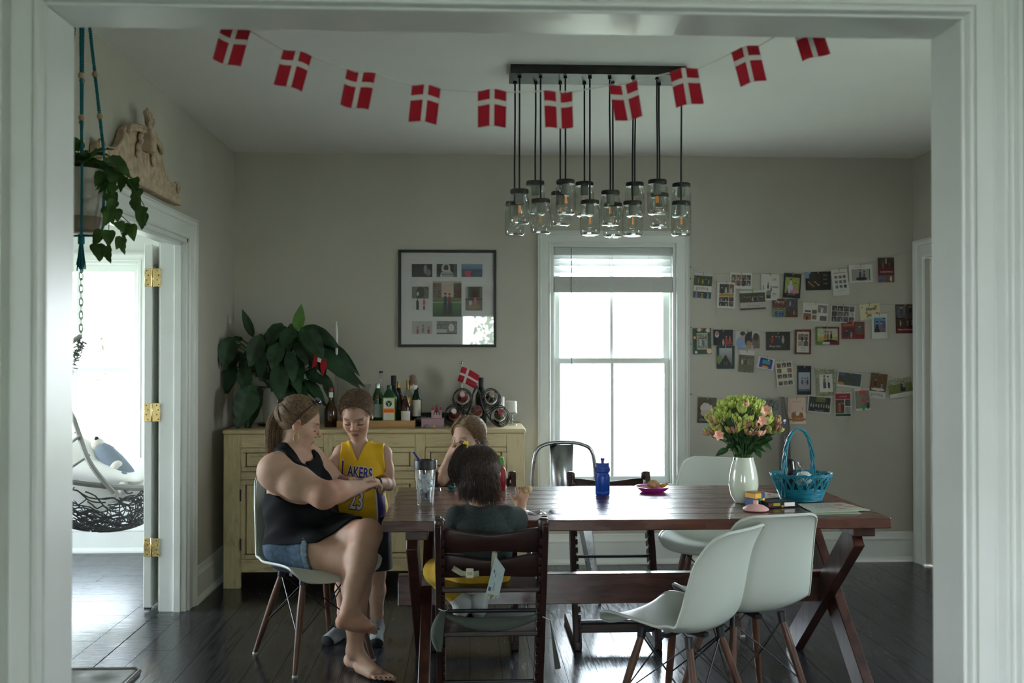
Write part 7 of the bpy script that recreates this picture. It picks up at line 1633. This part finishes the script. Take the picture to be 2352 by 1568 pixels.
# jersey: loose, sleeveless
J = S.copy(); J.F = J.F-.008; q = blank_ = None
def blankS(S):
    q = Sculpt.__new__(Sculpt); q.__dict__.update(S.__dict__); q.F = np.full(S.n, .5, np.float32); return q
lo_ = blankS(S); lo_.ell(bc2+V((0,0,-.01)), (.092,.122,.115), gB, .03); lo_.ell(bw_, (.098,.122,.14), gB, .06); lo_.ell(bp+V((0,0,-.0)), (.100,.128,.13), gB, .06); lo_.cap(bp+V((0,0,.02)), bp+V((0,0,-.15)), .112, .116, .04)
lo_.F = lo_.F+(.0035*np.sin(46*S.ax[0][:,None,None]+7*np.sin(9*S.ax[2][None,None,:]))*np.clip((.86-S.ax[2][None,None,:])*5, 0, 1)).astype(np.float32)
tr9 = blankS(S); tr9.cap(bw_, bc2+V((0,0,.02)), .17, .15, 0); tr9.cap(bls, brs, .06, .06, 0)
J.F = np.minimum(np.maximum.reduce([J.F, -S.half(bp+V((0,0,.10)), (0,0,1)), tr9.F, S.half((0,0,1.005), (0,0,1))]), lo_.F)
cut = blankS(S)
for a, b, c in ((bls, ble, blw), (brs, bre, brw)):
    o_ = (a-bc2); o_.z = 0; o_.normalize(); cut.F = np.minimum(cut.F, np.maximum(-S.half(tuple(a+o_*.010), tuple(o_+V((0,0,.10)))), -S.half((0,0,.818), (0,0,1)))); cut.chain([b.lerp(a, .3)+o_*.03, b, c, c+V((0,-.1,0))], [.042, .045, .040, .06], .01)
cut.ell(bn+V((0,0,.07)), (.062,.062,.085), None, .01); cut.cap(bn+V((-.004,-.05,.03)), bc2+V((-.01,-.085,.035)), .045, .006, .01)
J.F = np.maximum(J.F, -cut.F); J.cut((0,0,P(830,1246,4.9).z), (.12,0,-1)); 
YEL = mat('jersey_yellow', (.66, .38, .008), .75, bump=.06, bscale=500, var=.06, vscale=20)
js = J.build('jersey', YEL, boy)
bvh_v, bvh_f = J.mesh(); JB = BVHTree.FromPolygons([tuple(v) for v in bvh_v], [tuple(int(i) for i in f) for f in bvh_f])
def onto(bvh, x, z, y0=4.5, d=.0018):
    h = bvh.ray_cast(V((x, y0, z)), V((0,1,0))); return V((x, (h[0].y if h[0] is not None else 4.88)-d, z))
PURP = mat('jersey_purple', (.035, .018, .16), .7); JWH = mat('jersey_white', (.66,.64,.60), .7)
def jersey_text(s, size, px, py, arc, tilt, layers, cond=.72):
    c = P(px, py, 4.86)
    for m, bold, d in layers:
        vs, fs = text_mesh(s, size, bold=bold, shear=.08)
        # refine long faces so that the print follows the cloth
        tmp = bpy.data.meshes.new('t'); tmp.from_pydata([tuple(v) for v in vs], [], fs); bm = bmesh.new(); bm.from_mesh(tmp); bmesh.ops.triangulate(bm, faces=bm.faces); bmesh.ops.subdivide_edges(bm, edges=[e for e in bm.edges if e.calc_length() > .006], cuts=1); vs = [v.co.copy() for v in bm.verts]; bm.verts.index_update(); fs = [tuple(v.index for v in f.verts) for f in bm.faces]; bm.free(); bpy.data.meshes.remove(tmp)
        MB().add([onto(JB, c.x+v.x*cond, c.z+v.y*1.25-arc*v.x*v.x+tilt*v.x, d=d) for v in vs], fs).build('lettering', m, js, smooth=False)
jersey_text('L', .088, 788, 1080, 0, -.14, ((JWH, .0045, .0022), (PURP, .0014, .0040)))
jersey_text('AKERS', .058, 826, 1086, 0, -.10, ((JWH, .0042, .0022), (PURP, .0014, .0040)))
jersey_text('23', .098, 818, 1150, 0, -.05, ((PURP, .005, .0022), (JWH, .0015, .0040)))
# trims: neckline, armholes and purple side panel
def ring_trim(pts, r, name, m):
    pts = [p for p in pts if JB.ray_cast(V((p.x, 4.5, p.z)), V((0,1,0)))[0] is not None]
    MB().tube([onto(JB, p.x, p.z, d=.001) for p in pts], r, 6).build(name, m, js)
ring_trim(bez([P(803,1001,4.9), P(812,1022,4.9), P(824,1040,4.9), P(836,1022,4.9), P(857,1000,4.9)], 8), .0022, 'neck_trim', PURP)
ring_trim(bez([P(778,1012,4.9), P(776,1040,4.9), P(775,1075,4.9)], 8), .0018, 'arm_trim', PURP); ring_trim(bez([P(887,1014,4.9), P(886,1040,4.9), P(885,1065,4.9), P(884,1085,4.9)], 6), .0018, 'arm_trim', PURP)
def side_panel(x0a, x0b, x1a, x1b, m, d, nm):
    rows = []
    for i in range(17):
        t = i/16; py = 1100+(1240-1100)*t; a = x0a+(x0b-x0a)*t+5*math.sin(t*3.1); b = x1a+(x1b-x1a)*t+5*math.sin(t*3.1)
        rows.append([onto(JB, P(a+(b-a)*k/5, py, 4.9).x, P(a, py, 4.9).z, d=d) for k in range(6)])
    MB().grid(rows).build(nm, m, js, angle=0)
side_panel(858, 864, 872, 880, JWH, .0020, 'side_stripe'); side_panel(861, 867, 876, 884, PURP, .0034, 'side_panel')
tg9 = P(856, 1214, 4.86); MB().add([onto(JB, P(x,y,4.86).x, P(x,y,4.86).z, d=.003) for x, y in ((849,1206),(862,1208),(862,1220),(849,1219))], [(0,1,2,3)]).build('jersey_tag', mat('tag_grey', (.35,.35,.34), .6), js, solid=.002)
# black shorts
K = blankS(S); 
for a, b in ((blh, blk), (brh, brk)): K.chain([a+V((0,0,.02)), b+V((0,0,.035))], [.088, .080], .02)
K.ell(bp, (.095,.122,.09), gB, .03); K.F = np.minimum(K.F, S.F-.006); K.cut((0,0,P(860,1310,4.9).z), (0,0,-1)); K.cut((0,0,.62), (0,0,1))
rg = blankS(S); rg.cap((-.53,4.96,.7), (-.53,4.96,.3), .19, .19, 0); K.F = np.maximum(K.F, rg.F)
K.build('shorts', mat('black_shorts', (.012,.012,.016), .7, var=.8, vscale=12, bump=.15, bscale=200), boy)
# socks
SOCK9 = mat('grey_sock', (.27,.29,.30), .95, bump=.5, bscale=300); SOCKD = mat('sock_toe_black', (.02,.02,.022), .95, bump=.5, bscale=300)
for an, hl, te in ((bla, V((-.452,4.985,.024)), V((-.440,4.790,.018))), (bra, V((-.612,5.015,.024)), V((-.705,4.845,.018)))):
    K = S.copy(); K.F = K.F-.004; K.cut((0,0,.105), (0,0,1)); rg = blankS(S); rg.cap(an, an-V((0,0,.06)), .07, .07, 0); rg.cap(hl, te, .07, .06, 0); K.F = np.maximum(K.F, rg.F)
    so = K.build('sock', SOCK9, boy); f_ = (te-hl).normalized()
    for p, n_ in ((te-f_*.052, f_),):
        E = S.copy(); E.F = E.F-.0052; E.cut((0,0,.09), (0,0,1)); E.F = np.maximum.reduce([E.F, rg.F, E.half(tuple(p), tuple(-f_+V((0,0,.35))))]); E.build('sock_toe', SOCKD, so)
    mk = hl.lerp(te, .55)+V((0,0,.055)); MB().tube(bez([mk+V((-.015,0,0)), mk+V((-.004,-.01,.006)), mk+V((.006,.004,.004)), mk+V((.016,-.006,0))], 4), .003, 5).build('sock_logo', SOCKD, so)
# watch band on his wrist
wd_ = blw.lerp(ble, .10); ax_ = (ble-blw).normalized(); x9 = ax_.cross(V((0,0,1))).normalized(); u9 = x9.cross(ax_)
MB().tube([wd_+x9*(.0235*math.cos(a))+u9*(.0235*math.sin(a)) for a in np.linspace(0, 2*pi, 20)[:-1]], .0062, 6, closed=True).build('wrist_band', mat('watch_band', (.012,.012,.016), .5), boy)
MB().ball(wd_+u9*.024, (.013,.013,.005), 12, 8).build('watch_face', mat('watch_glass', (.02,.02,.03), .1), boy)
# short hair
HB = hairmat('boy_hair', (.26, .165, .09), (.09, .05, .026)); hq = random.Random(41)
cp = Sculpt((-.70, 4.78, 1.0), (-.40, 5.10, 1.28), .004)
cp.ell(LB_(-.014,0,.024), np.array((.105,.084,.096))*.93, BR, .01); cp.cut(LB_(.046,0,.050), tuple(BR@np.array((1.,0,-.50)))); cp.cut(LB_(.0,0,-.030), tuple(BR@np.array((.55,0,-1.))))
cp.build('hair_cap', CAPM, boy); polys = []; OC = LB_(-.014,0,.024); rd = np.array((.107,.086,.098))*.93
for i in range(4200):
    d = V((hq.gauss(0,1), hq.gauss(0,1), hq.gauss(.3,1))).normalized()
    if d.x > .66 and d.z < .52: continue
    if d.x > .1 and d.z < -.10: continue
    if d.z < -.55: continue
    p = V(np.array(OC)+BR@(np.array(d)*rd)); n_ = V(BR@np.array(d)); fl = V(BR@np.array((hq.uniform(.1,.8), hq.uniform(-.5,.5), hq.uniform(-.2,.5)))); L_ = hq.uniform(.012, .022)
    polys.append([p-n_*.003, p+(n_*.45+fl*.6)*L_*.6, p+(n_*.28+fl*1.05)*L_])
strands('hair_strands', polys, .0010, HB, boy)

# ================================================================== the fair-haired girl behind the table
GSK = (.52, .33, .25)
gx = P(1083, 1100, 5.25).x; girl = thing('person', 'fair-haired girl in glasses eating behind the table', 'person', (gx, 5.25, .53))
S = Sculpt((gx-.30, 4.98, .50), (gx+.27, 5.46, 1.16), .0036)
c3 = P(1083, 1120, 5.27); gp, gch, gnk = V((c3.x, 5.29, .58)), V((c3.x, 5.26, .745)), P(1082, 1062, 5.24)
gG = frame((-.35,-.94,0))
S.ell(gp, (.075,.10,.075), gG, .03); S.ell((gp+gch)/2, (.068,.088,.09), gG, .05); S.ell(gch, (.070,.098,.085), gG, .05); S.cap(gch+V((0,0,.05)), gnk, .05, .036, .04); S.cap(gnk, P(1082, 1030, 5.24), .034, .033, .02)
grs, gre, grw = P(1040, 1078, 5.22), P(1014, 1102, 5.08), P(1034, 1046, 5.10)
gls, gle, glw = P(1122, 1078, 5.26), P(1135, 1125, 5.18), P(1105, 1135, 5.05)
for a, b, c in ((grs, gre, grw), (gls, gle, glw)): S.cap(gch.lerp(a, .5)+V((0,0,.03)), a, .045, .037, .03); S.chain([a, a.lerp(b, .5), b], [.036, .034, .028], .02); S.chain([b, b.lerp(c, .35), c], [.028, .028, .021], .015)
hand(S, grw, P(1041, 1030, 5.10), (.35,.1,.9), (.75,.5,-.2), .72, (.6,.7,.7,.75), .2, (.6,.3,.6)); hand(S, glw, glw+V((-.04,-.03,-.01)), (-.8,-.5,-.2), (0,0,-1), .72)
for s_ in (-1, 1): S.chain([V((c3.x+s_*.055, 5.27, .555)), V((c3.x+s_*.07, 5.06, .565))], [.06, .05], .03)
GO = P(1074, 1003, 5.22); GR_ = frame((-.62,-.76,-.18)); LG_ = head(S, GO, GR_, .88, 1)
S.build('body', SKINM, girl, color=GSK, paint=face_paint(LG_, GR_, .88, GSK, (.42,.17,.14), (.25,.17,.10), openeye=True))
HG = hairmat('fair_hair', (.26, .165, .085), (.09, .05, .026)); hq = random.Random(51); OC = LG_(-.016,0,.022); rd = np.array((.114,.096,.104))*.88
cp = Sculpt((gx-.25, 5.02, .80), (gx+.25, 5.42, 1.14), .004); cp.ell(LG_(-.018,0,.026), np.array((.106,.087,.098))*.88, GR_, .01); cp.ell(LG_(-.062,0,-.045), np.array((.050,.066,.085))*.88, GR_, .03); cp.cut(LG_(.046,0,.040), tuple(GR_@np.array((1.,0,-.45)))); cp.cut(LG_(.022,0,-.03), tuple(GR_@np.array((1.,0,-.55)))); cp.build('hair_cap', mat('scalp_fair', (.21,.135,.07), .85), girl)
polys = []
for i in range(1700):
    y = hq.uniform(-1, 1); st = V((hq.choice((.66-.2*abs(y), hq.uniform(-.4,.5))), y*.6, .80-.15*abs(y)+hq.uniform(-.05,.15)))
    en = V((-.6+hq.uniform(-.2,.4), (1 if y > 0 else -1)*hq.uniform(.3,1.), -.55+hq.uniform(-.2,.2)))
    pl = scalp_path(OC, GR_, rd, st, en, hq.uniform(0,.06)); e_ = pl[-1]; w9 = V((hq.gauss(0,.012), hq.gauss(0,.012), -hq.uniform(.03,.11))); polys.append(pl+[e_+w9*.5, e_+w9])
for i in range(24):
    d = V((hq.gauss(0,1), hq.gauss(0,1), abs(hq.gauss(0,1)))).normalized(); p = V(np.array(OC)+GR_@(np.array(d)*rd)); polys.append(bez([p, p+V((hq.gauss(0,.02), hq.gauss(0,.02), hq.uniform(-.01,.03))), p+V((hq.gauss(0,.035), hq.gauss(0,.03), hq.uniform(-.04,.03)))], 3))
strands('hair_strands', polys[:1700], .0011, HG, girl); strands('flyaway_hair', polys[1700:], .0005, HG, girl)
MB().tube(bez([P(1044,1075,5.16), P(1052,1062,5.17), P(1060,1085,5.16), P(1070,1110,5.17)], 4), .004, 6).build('strap', mat('swim_peach', (.55,.30,.22), .8), girl)
ey = thing('eyeglasses', 'thin clear-rimmed round eyeglasses on the fair-haired girl', 'glasses', LG_(.1,0,-.008))
for y in (-1, 1):
    rr9 = [V(LG_(.100-.012*abs(y*.031+.020*math.cos(a))/.05, y*.031+.020*math.cos(a), -.009+.018*math.sin(a))) for a in np.linspace(0, 2*pi, 22)[:-1]]
    MB().tube(rr9, .0013, 6, closed=True).build('rim', mat('clear_rim', (.55,.48,.44), .2), ey); MB().tube([V(LG_(.09,y*.052,-.006)), V(LG_(.04,y*.078,-.004)), V(LG_(-.01,y*.082,-.004))], .0013, 5).build('temple', mat('clear_rim'), ey)
MB().tube([V(LG_(.1,-.011,-.006)), V(LG_(.104,0,-.003)), V(LG_(.1,.011,-.006))], .0013, 5).build('bridge', mat('clear_rim'), ey)
sn = P(1044, 1026, 5.10); tag(MB().ball(sn, (.012,.012,.014), 10, 8).build('snack', mat('snack_brown', (.25,.13,.06), .9, bump=.4, bscale=90), loc=sn), 'bit of brown snack held to the fair-haired girl\'s mouth', 'food')

# ================================================================== the toddler in the near child chair, seen from behind
TSK = (.40, .225, .15)
tp_ = P(1104, 1330, 3.86); tod = thing('person', 'dark-haired toddler in charcoal T-shirt seen from behind in the child chair', 'person', (tp_.x, 3.86, .545))
S = Sculpt((tp_.x-.33, 3.64, .33), (tp_.x+.33, 4.26, 1.12), .0038)
p0_ = V((tp_.x, 3.855, .615)); p1_ = P(1105, 1240, 3.84); p2_ = P(1106, 1205, 3.83); p3_ = P(1104, 1168, 3.82)
gT = frame((0,1,0))
S.ell(p0_, (.080,.105,.075), gT, .03); S.ell(p1_, (.075,.098,.085), gT, .05); S.ell(p2_, (.070,.100,.065), gT, .05); S.cap(p2_+V((0,0,.03)), p3_, .05, .036, .03); S.cap(p3_, P(1100, 1135, 3.83), .034, .034, .02)
trs, tre, trw = P(1160, 1189, 3.84), P(1193, 1200, 3.95), P(1196, 1158, 4.06)
tls, tle, tlw = P(1052, 1189, 3.83), P(1043, 1238, 3.84), P(1062, 1268, 3.98)
for a, b, c in ((trs, tre, trw), (tls, tle, tlw)): S.cap(p2_.lerp(a, .5)+V((0,0,.01)), a, .045, .038, .03); S.chain([a, a.lerp(b, .5), b], [.038, .035, .030], .02); S.chain([b, b.lerp(c, .35), c], [.030, .029, .022], .015)
hand(S, trw, P(1200, 1138, 4.08), (.05,.25,.95), (-.25,.9,-.1), .66, (.5,.55,.6,.65), .3, (-.8,.3,.5)); hand(S, tlw, tlw+V((.03,.04,-.005)), (.6,.8,-.1), (0,0,-1), .64)
tlh, tlk, tla = P(1075, 1318, 3.87), P(1003, 1312, 4.02), P(1062, 1384, 4.02); trh, trk, tra = P(1132, 1318, 3.87), P(1128, 1318, 4.12), P(1098, 1384, 4.04)
for a, b, c in ((tlh, tlk, tla), (trh, trk, tra)): S.chain([a, a.lerp(b, .5), b], [.062, .055, .044], .03); S.chain([b, b.lerp(c, .4), c], [.042, .038, .027], .02)
foot(S, tla, tla+V((-.01,-.03,-.035)), tla+V((.015,.11,-.045)), (0,0,1), .66, toes=False); foot(S, tra, tra+V((.0,-.03,-.035)), tra+V((.01,.11,-.045)), (0,0,1), .66, toes=False)
TO = P(1097, 1088, 3.83); TR = frame((-.12,.97,-.10)); LT_ = head(S, TO, TR, .88, 1)
S.build('body', SKINM, tod, color=TSK, paint=face_paint(LT_, TR, .88, TSK, (.4,.16,.14), (.03,.02,.015)))
# T-shirt
J = blankS(S); J.F = S.F-.007; lo_ = blankS(S); lo_.ell(p2_+V((0,0,.0)), (.082,.114,.078), gT, .04); lo_.ell(p1_, (.090,.115,.11), gT, .05); lo_.ell(p0_+V((0,0,.02)), (.09,.115,.09), gT, .05)
lo_.F = lo_.F+(.0028*np.sin(38*S.ax[0][:,None,None]+22*S.ax[2][None,None,:]+5*np.sin(13*S.ax[2][None,None,:]))).astype(np.float32)
sl1 = tre.lerp(trs, .30); sl2 = tle.lerp(tls, .30)
slv = blankS(S); slv.cap(trs, sl1, .050, .058, .02); slv.cap(tls, sl2, .050, .060, .02)
for a, b, sl9 in ((trs, tre, sl1), (tls, tle, sl2)): slv.F = np.maximum(slv.F, slv.half(tuple(sl9), tuple((b-a).normalized()))) if False else slv.F
for p_, d_ in ((sl1, (tre-trs)), (sl2, (tle-tls))):
    near = blankS(S); near.cap(p_, p_+d_*1.5, .085, .085, 0); slv.F = np.maximum(slv.F, -np.maximum(near.F, -slv.half(tuple(p_), tuple(d_))))
J.F = np.maximum(S.F-.007, blankS(S).ell(p2_+V((0,0,-.005)), (.11,.16,.092), gT, 0).F); J.F = np.minimum.reduce([J.F, lo_.F, slv.F])
J.cut((0,0,P(1100,1296,3.80).z), (0,0,-1)); nk_ = blankS(S); nk_.ell(p3_+V((0,0,.062)), (.045,.045,.042), None, 0); J.F = np.maximum(J.F, -nk_.F)
TSH = mat('charcoal_knit', (.022, .032, .030), .95, bump=.12, bscale=500, var=.25, vscale=120); J.build('t_shirt', TSH, tod)
# mustard pants
K = S.copy(); K.F = K.F-.007; rg = blankS(S)
for a, b, c in ((tlh, tlk, tla), (trh, trk, tra)): rg.chain([a, b, b.lerp(c, .86)], [.11, .08, .065], 0)
rg.ell(p0_, (.13,.15,.09), gT, 0); K.F = np.maximum(K.F, rg.F); K.cut((0,0,.66), (0,0,1)); K.build('pants', mat('mustard_knit', (.36, .22, .012), .95, bump=.3, bscale=200, var=.15, vscale=30), tod)
for an in (tla, tra):
    K = S.copy(); K.F = K.F-.0075; rg = blankS(S); rg.cap(an+V((0,0,-.02)), an+V((0,0,-.05)), .042, .055, 0); rg.cap(an, an+V((.01,.11,-.04)), .055, .05, 0); K.F = np.maximum(K.F, rg.F); K.build('sock', mat('pale_sock', (.42,.45,.43), .95, bump=.5, bscale=250), tod)
# dark hair: cap, bob strands and one side ponytail
HT = hairmat('dark_hair', (.055, .032, .020), (.010, .007, .006)); HTB = hairmat('dark_hair_tips', (.16, .075, .035), (.03,.016,.010)); hq = random.Random(61); OC = LT_(-.016,0,.024); rd = np.array((.112,.096,.103))*.88
cp = Sculpt((tp_.x-.2, 3.66, .85), (tp_.x+.2, 4.02, 1.10), .004); cp.ell(LT_(-.016,0,.022), np.array((.108,.092,.099))*.88, TR, .01); cp.ell(LT_(-.052,0,-.035), np.array((.040,.070,.066))*.88, TR, .03); cp.cut(LT_(.060,0,.040), tuple(TR@np.array((1.,0,-.45)))); cp.cut(LT_(.012,0,-.03), tuple(TR@np.array((1.,0,-.75)))); cp.cut(LT_(0,0,-.085), tuple(TR@np.array((0,0,-1)))); cp.build('hair_cap', mat('scalp_dark', (.018,.012,.009), .8), tod)
polys = []; tips = []
for i in range(1900):
    y = hq.uniform(-1, 1); st = V((hq.uniform(-.1,.55), y*.35, .85)); en = V((-.85+hq.uniform(-.1,.45), y*1.05, -.42+hq.uniform(-.2,.1)))
    pl = scalp_path(OC, TR, rd, st, en, hq.uniform(0,.04)); e_ = pl[-1]; sx9 = 1 if e_.x > TO.x else -1
    w9 = V((hq.gauss(.006*sx9,.008), hq.gauss(0,.007), -hq.uniform(.025,.085 if sx9 < 0 else .10))); (tips if (sx9 > 0 and y < -.55 and hq.random() < .6) else polys).append(pl+[e_+w9*.5, e_+w9])
strands('hair_strands', polys, .0014, HT, tod); strands('hair_tips', tips, .0013, HTB, tod)
tie9 = P(1070, 1019, 3.78); MB().ball(tie9, (.010,.010,.011), 12, 8).tube([tie9+V((-.006,-.008,.010)), tie9+V((.008,-.012,-.002)), tie9+V((.004,-.006,-.012))], .004, 6).build('hair_tie', mat('yellow_tie', (.62,.48,.01), .6), tod)
polys = []
for i in range(170):
    j = V((hq.gauss(0,1), hq.gauss(0,1), hq.gauss(0,.5))); ln = hq.uniform(.75,1.05); e3 = P(1054, 1040, 3.77); e4 = P(1042, 1075, 3.77); e5 = P(1052, 1105+hq.uniform(-10,8), 3.78)
    polys.append(bez([tie9+j*.003, e3+j*.007+V((.004,0,.008)), e4+j*.010, e4.lerp(e5, ln)+j*.011], 3))
strands('side_ponytail', polys, .0014, HT, tod)
# bread roll in the toddler's hand
br = P(1204, 1128, 4.10); bt = thing('bread_piece', 'torn piece of bread held up in the toddler\'s hand', 'food', br); q = random.Random(6)
m = MB().ball(br, (.034,.022,.017), 16, 10, RX(0, -25, 0)); m.v = [tuple(V(v)+V((q.uniform(-.003,.003), q.uniform(-.003,.003), q.uniform(-.003,.003)))) for v in m.v]; m.build('crust', mat('bread_crust', (.50,.33,.18), .85, var=.4, vscale=60, bump=.4, bscale=90), bt)
MB().ball(br+V((.020,-.004,.010)), (.014,.018,.014), 12, 8).build('crumb', mat('bread_crumb', (.55,.40,.22), .95, bump=.6, bscale=120), bt)

# ------------------------------------------------------------------ harness, tag and cloth on the near child chair
cxm = cc0.location.x
hs = thing('safety_harness', 'beige harness strap with buckle and white paper tag on the near child chair', 'strap', (cxm, 3.70, .60))
STP = mat('beige_webbing', (.36, .33, .24), .9, bump=.5, bscale=300); YS = 3.695
def strip(pts, w_, name, m, par, th=.0025):
    rows = []
    for i, p in enumerate(pts):
        p = V(p); a = V(pts[max(i-1,0)]); b = V(pts[min(i+1,len(pts)-1)]); d = (b-a).normalized(); x = d.cross(V((0,1,0))).normalized(); rows.append([p-x*w_/2, p, p+x*w_/2])
    return MB().grid(rows).build(name, m, par, solid=th, angle=0)
strip([P(1137,1262,YS+.05), P(1136,1270,YS-.012), P(1134,1302,YS-.002), P(1132,1325,YS+.02)], .020, 'strap', STP, hs)
strip([P(1040,1304,YS+.015), P(1060,1316,YS+.005), P(1078,1320,YS+.0), P(1100,1316,YS+.01)], .020, 'strap', STP, hs)
strip([P(1140,1262,YS+.03), P(1160,1256,YS+.02), P(1178,1262,YS+.03)], .022, 'strap', STP, hs)
bc9 = P(1079, 1316, YS-.012); MB().box(bc9.x-.014, bc9.x+.014, YS-.018, YS-.006, bc9.z-.018, bc9.z+.018).build('buckle', mat('buckle_cream', (.45,.42,.32), .4), hs, smooth=False, bevel=.004, seg=2); MB().box(bc9.x-.009, bc9.x+.009, YS-.020, YS-.017, bc9.z-.006, bc9.z+.006).build('buckle_slot', STP, hs, smooth=False)
tq9 = [(1138,1276),(1160,1307),(1146,1368),(1116,1362)]; tc9 = [P(*p, YS-.020) for p in tq9]
ops = [('n',0,0,1,1,(150,165,166),(166,178,178)),('r',.08,.80,.3,.92,(40,44,46)),('e',.22,.36,.06,.05,(60,64,66)),('r',.36,.36,.42,.48,(90,96,98)),('r',.42,.62,.46,.88,(96,102,104)),('r',.5,.66,.54,.92,(110,116,118)),('r',.78,.34,.82,.46,(96,102,104)),('r',.14,.5,.17,.74,(130,140,142)),('r',.28,.5,.31,.76,(130,140,142)),('r',.6,.3,.63,.6,(136,146,148))]
pt9 = print_mesh('paper_tag', raster(ops, 34, 72, (158,172,172)), lambda u, v, d: tc9[0].lerp(tc9[1], u).lerp(tc9[3].lerp(tc9[2], u), v)+V((0, -d, 0)), hs, thick=.001)
fr9 = MB(); q = random.Random(14); a9, b9 = tc9[3], tc9[2]
for i in range(12): p = a9.lerp(b9, q.random()); fr9.tube([p, p+V((q.uniform(-.012,.012), 0, -q.uniform(.006,.02)))], .0006, 4)
fr9.tube([a9, a9+V((-.004,0,-.03)), a9+V((-.008,.0,-.055))], .0006, 4); fr9.build('frayed_threads', mat('thread_pale', (.5,.46,.44), .9), pt9)
# grey-green cloth catcher slung between the chair posts
CLO = mat('sage_cloth', (.070, .085, .072), .9, bump=.3, bscale=120, sheen=.05); cb9 = thing('cloth_catcher', 'sage green cloth tied round the near child chair, hanging at both sides', 'cloth', (cxm, 3.86, .36))
def drape(path_rows, name): MB().grid(path_rows).build(name, CLO, cb9, solid=.0025, sub=1, angle=0)
rows = []
for i in range(13):
    t = i/12; x = 1012+(1250-1012)*t; sag = 40*math.sin(pi*t)**.8
    rows.append([P(x, 1398+sag*.5+4*math.sin(t*9), 3.83), P(x, 1404+sag*.85+3*math.sin(t*12+1), 3.80), P(x, 1412+sag*.95, 3.815)])
drape(rows, 'sling')
for sgn, (xa, xb, yt, yb) in ((-1, (1012, 993, 1400, 1500)), (1, (1263, 1290, 1420, 1540))):
    rows = []
    for j in range(9):
        t = j/8; y = yt+(yb-yt)*t; x0 = xa+(xb-xa)*t*.4; x1 = xa+(xb-xa)*t*1.0 if sgn > 0 else xa-20*math.sin(pi*t)-8*t
        rows.append([P(x0 if sgn > 0 else xa+14-10*t, y, 3.80+.02*t), P((x0+x1)/2, y+5*math.sin(t*4), 3.785+.02*t), P(x1, y-(4 if j == 8 else 0), 3.80+.03*t)])
    drape(rows, 'hanging_end')
for x, y in ((1016, 1395), (1258, 1415)):
    c = P(x, y, 3.82); MB().tube([c+V((.022*math.cos(a), .040*math.sin(a), .004*math.sin(2*a))) for a in np.linspace(0, 2*pi, 20)[:-1]], .0018, 5, closed=True).build('tie_cord', mat('cord_white'), cb9)
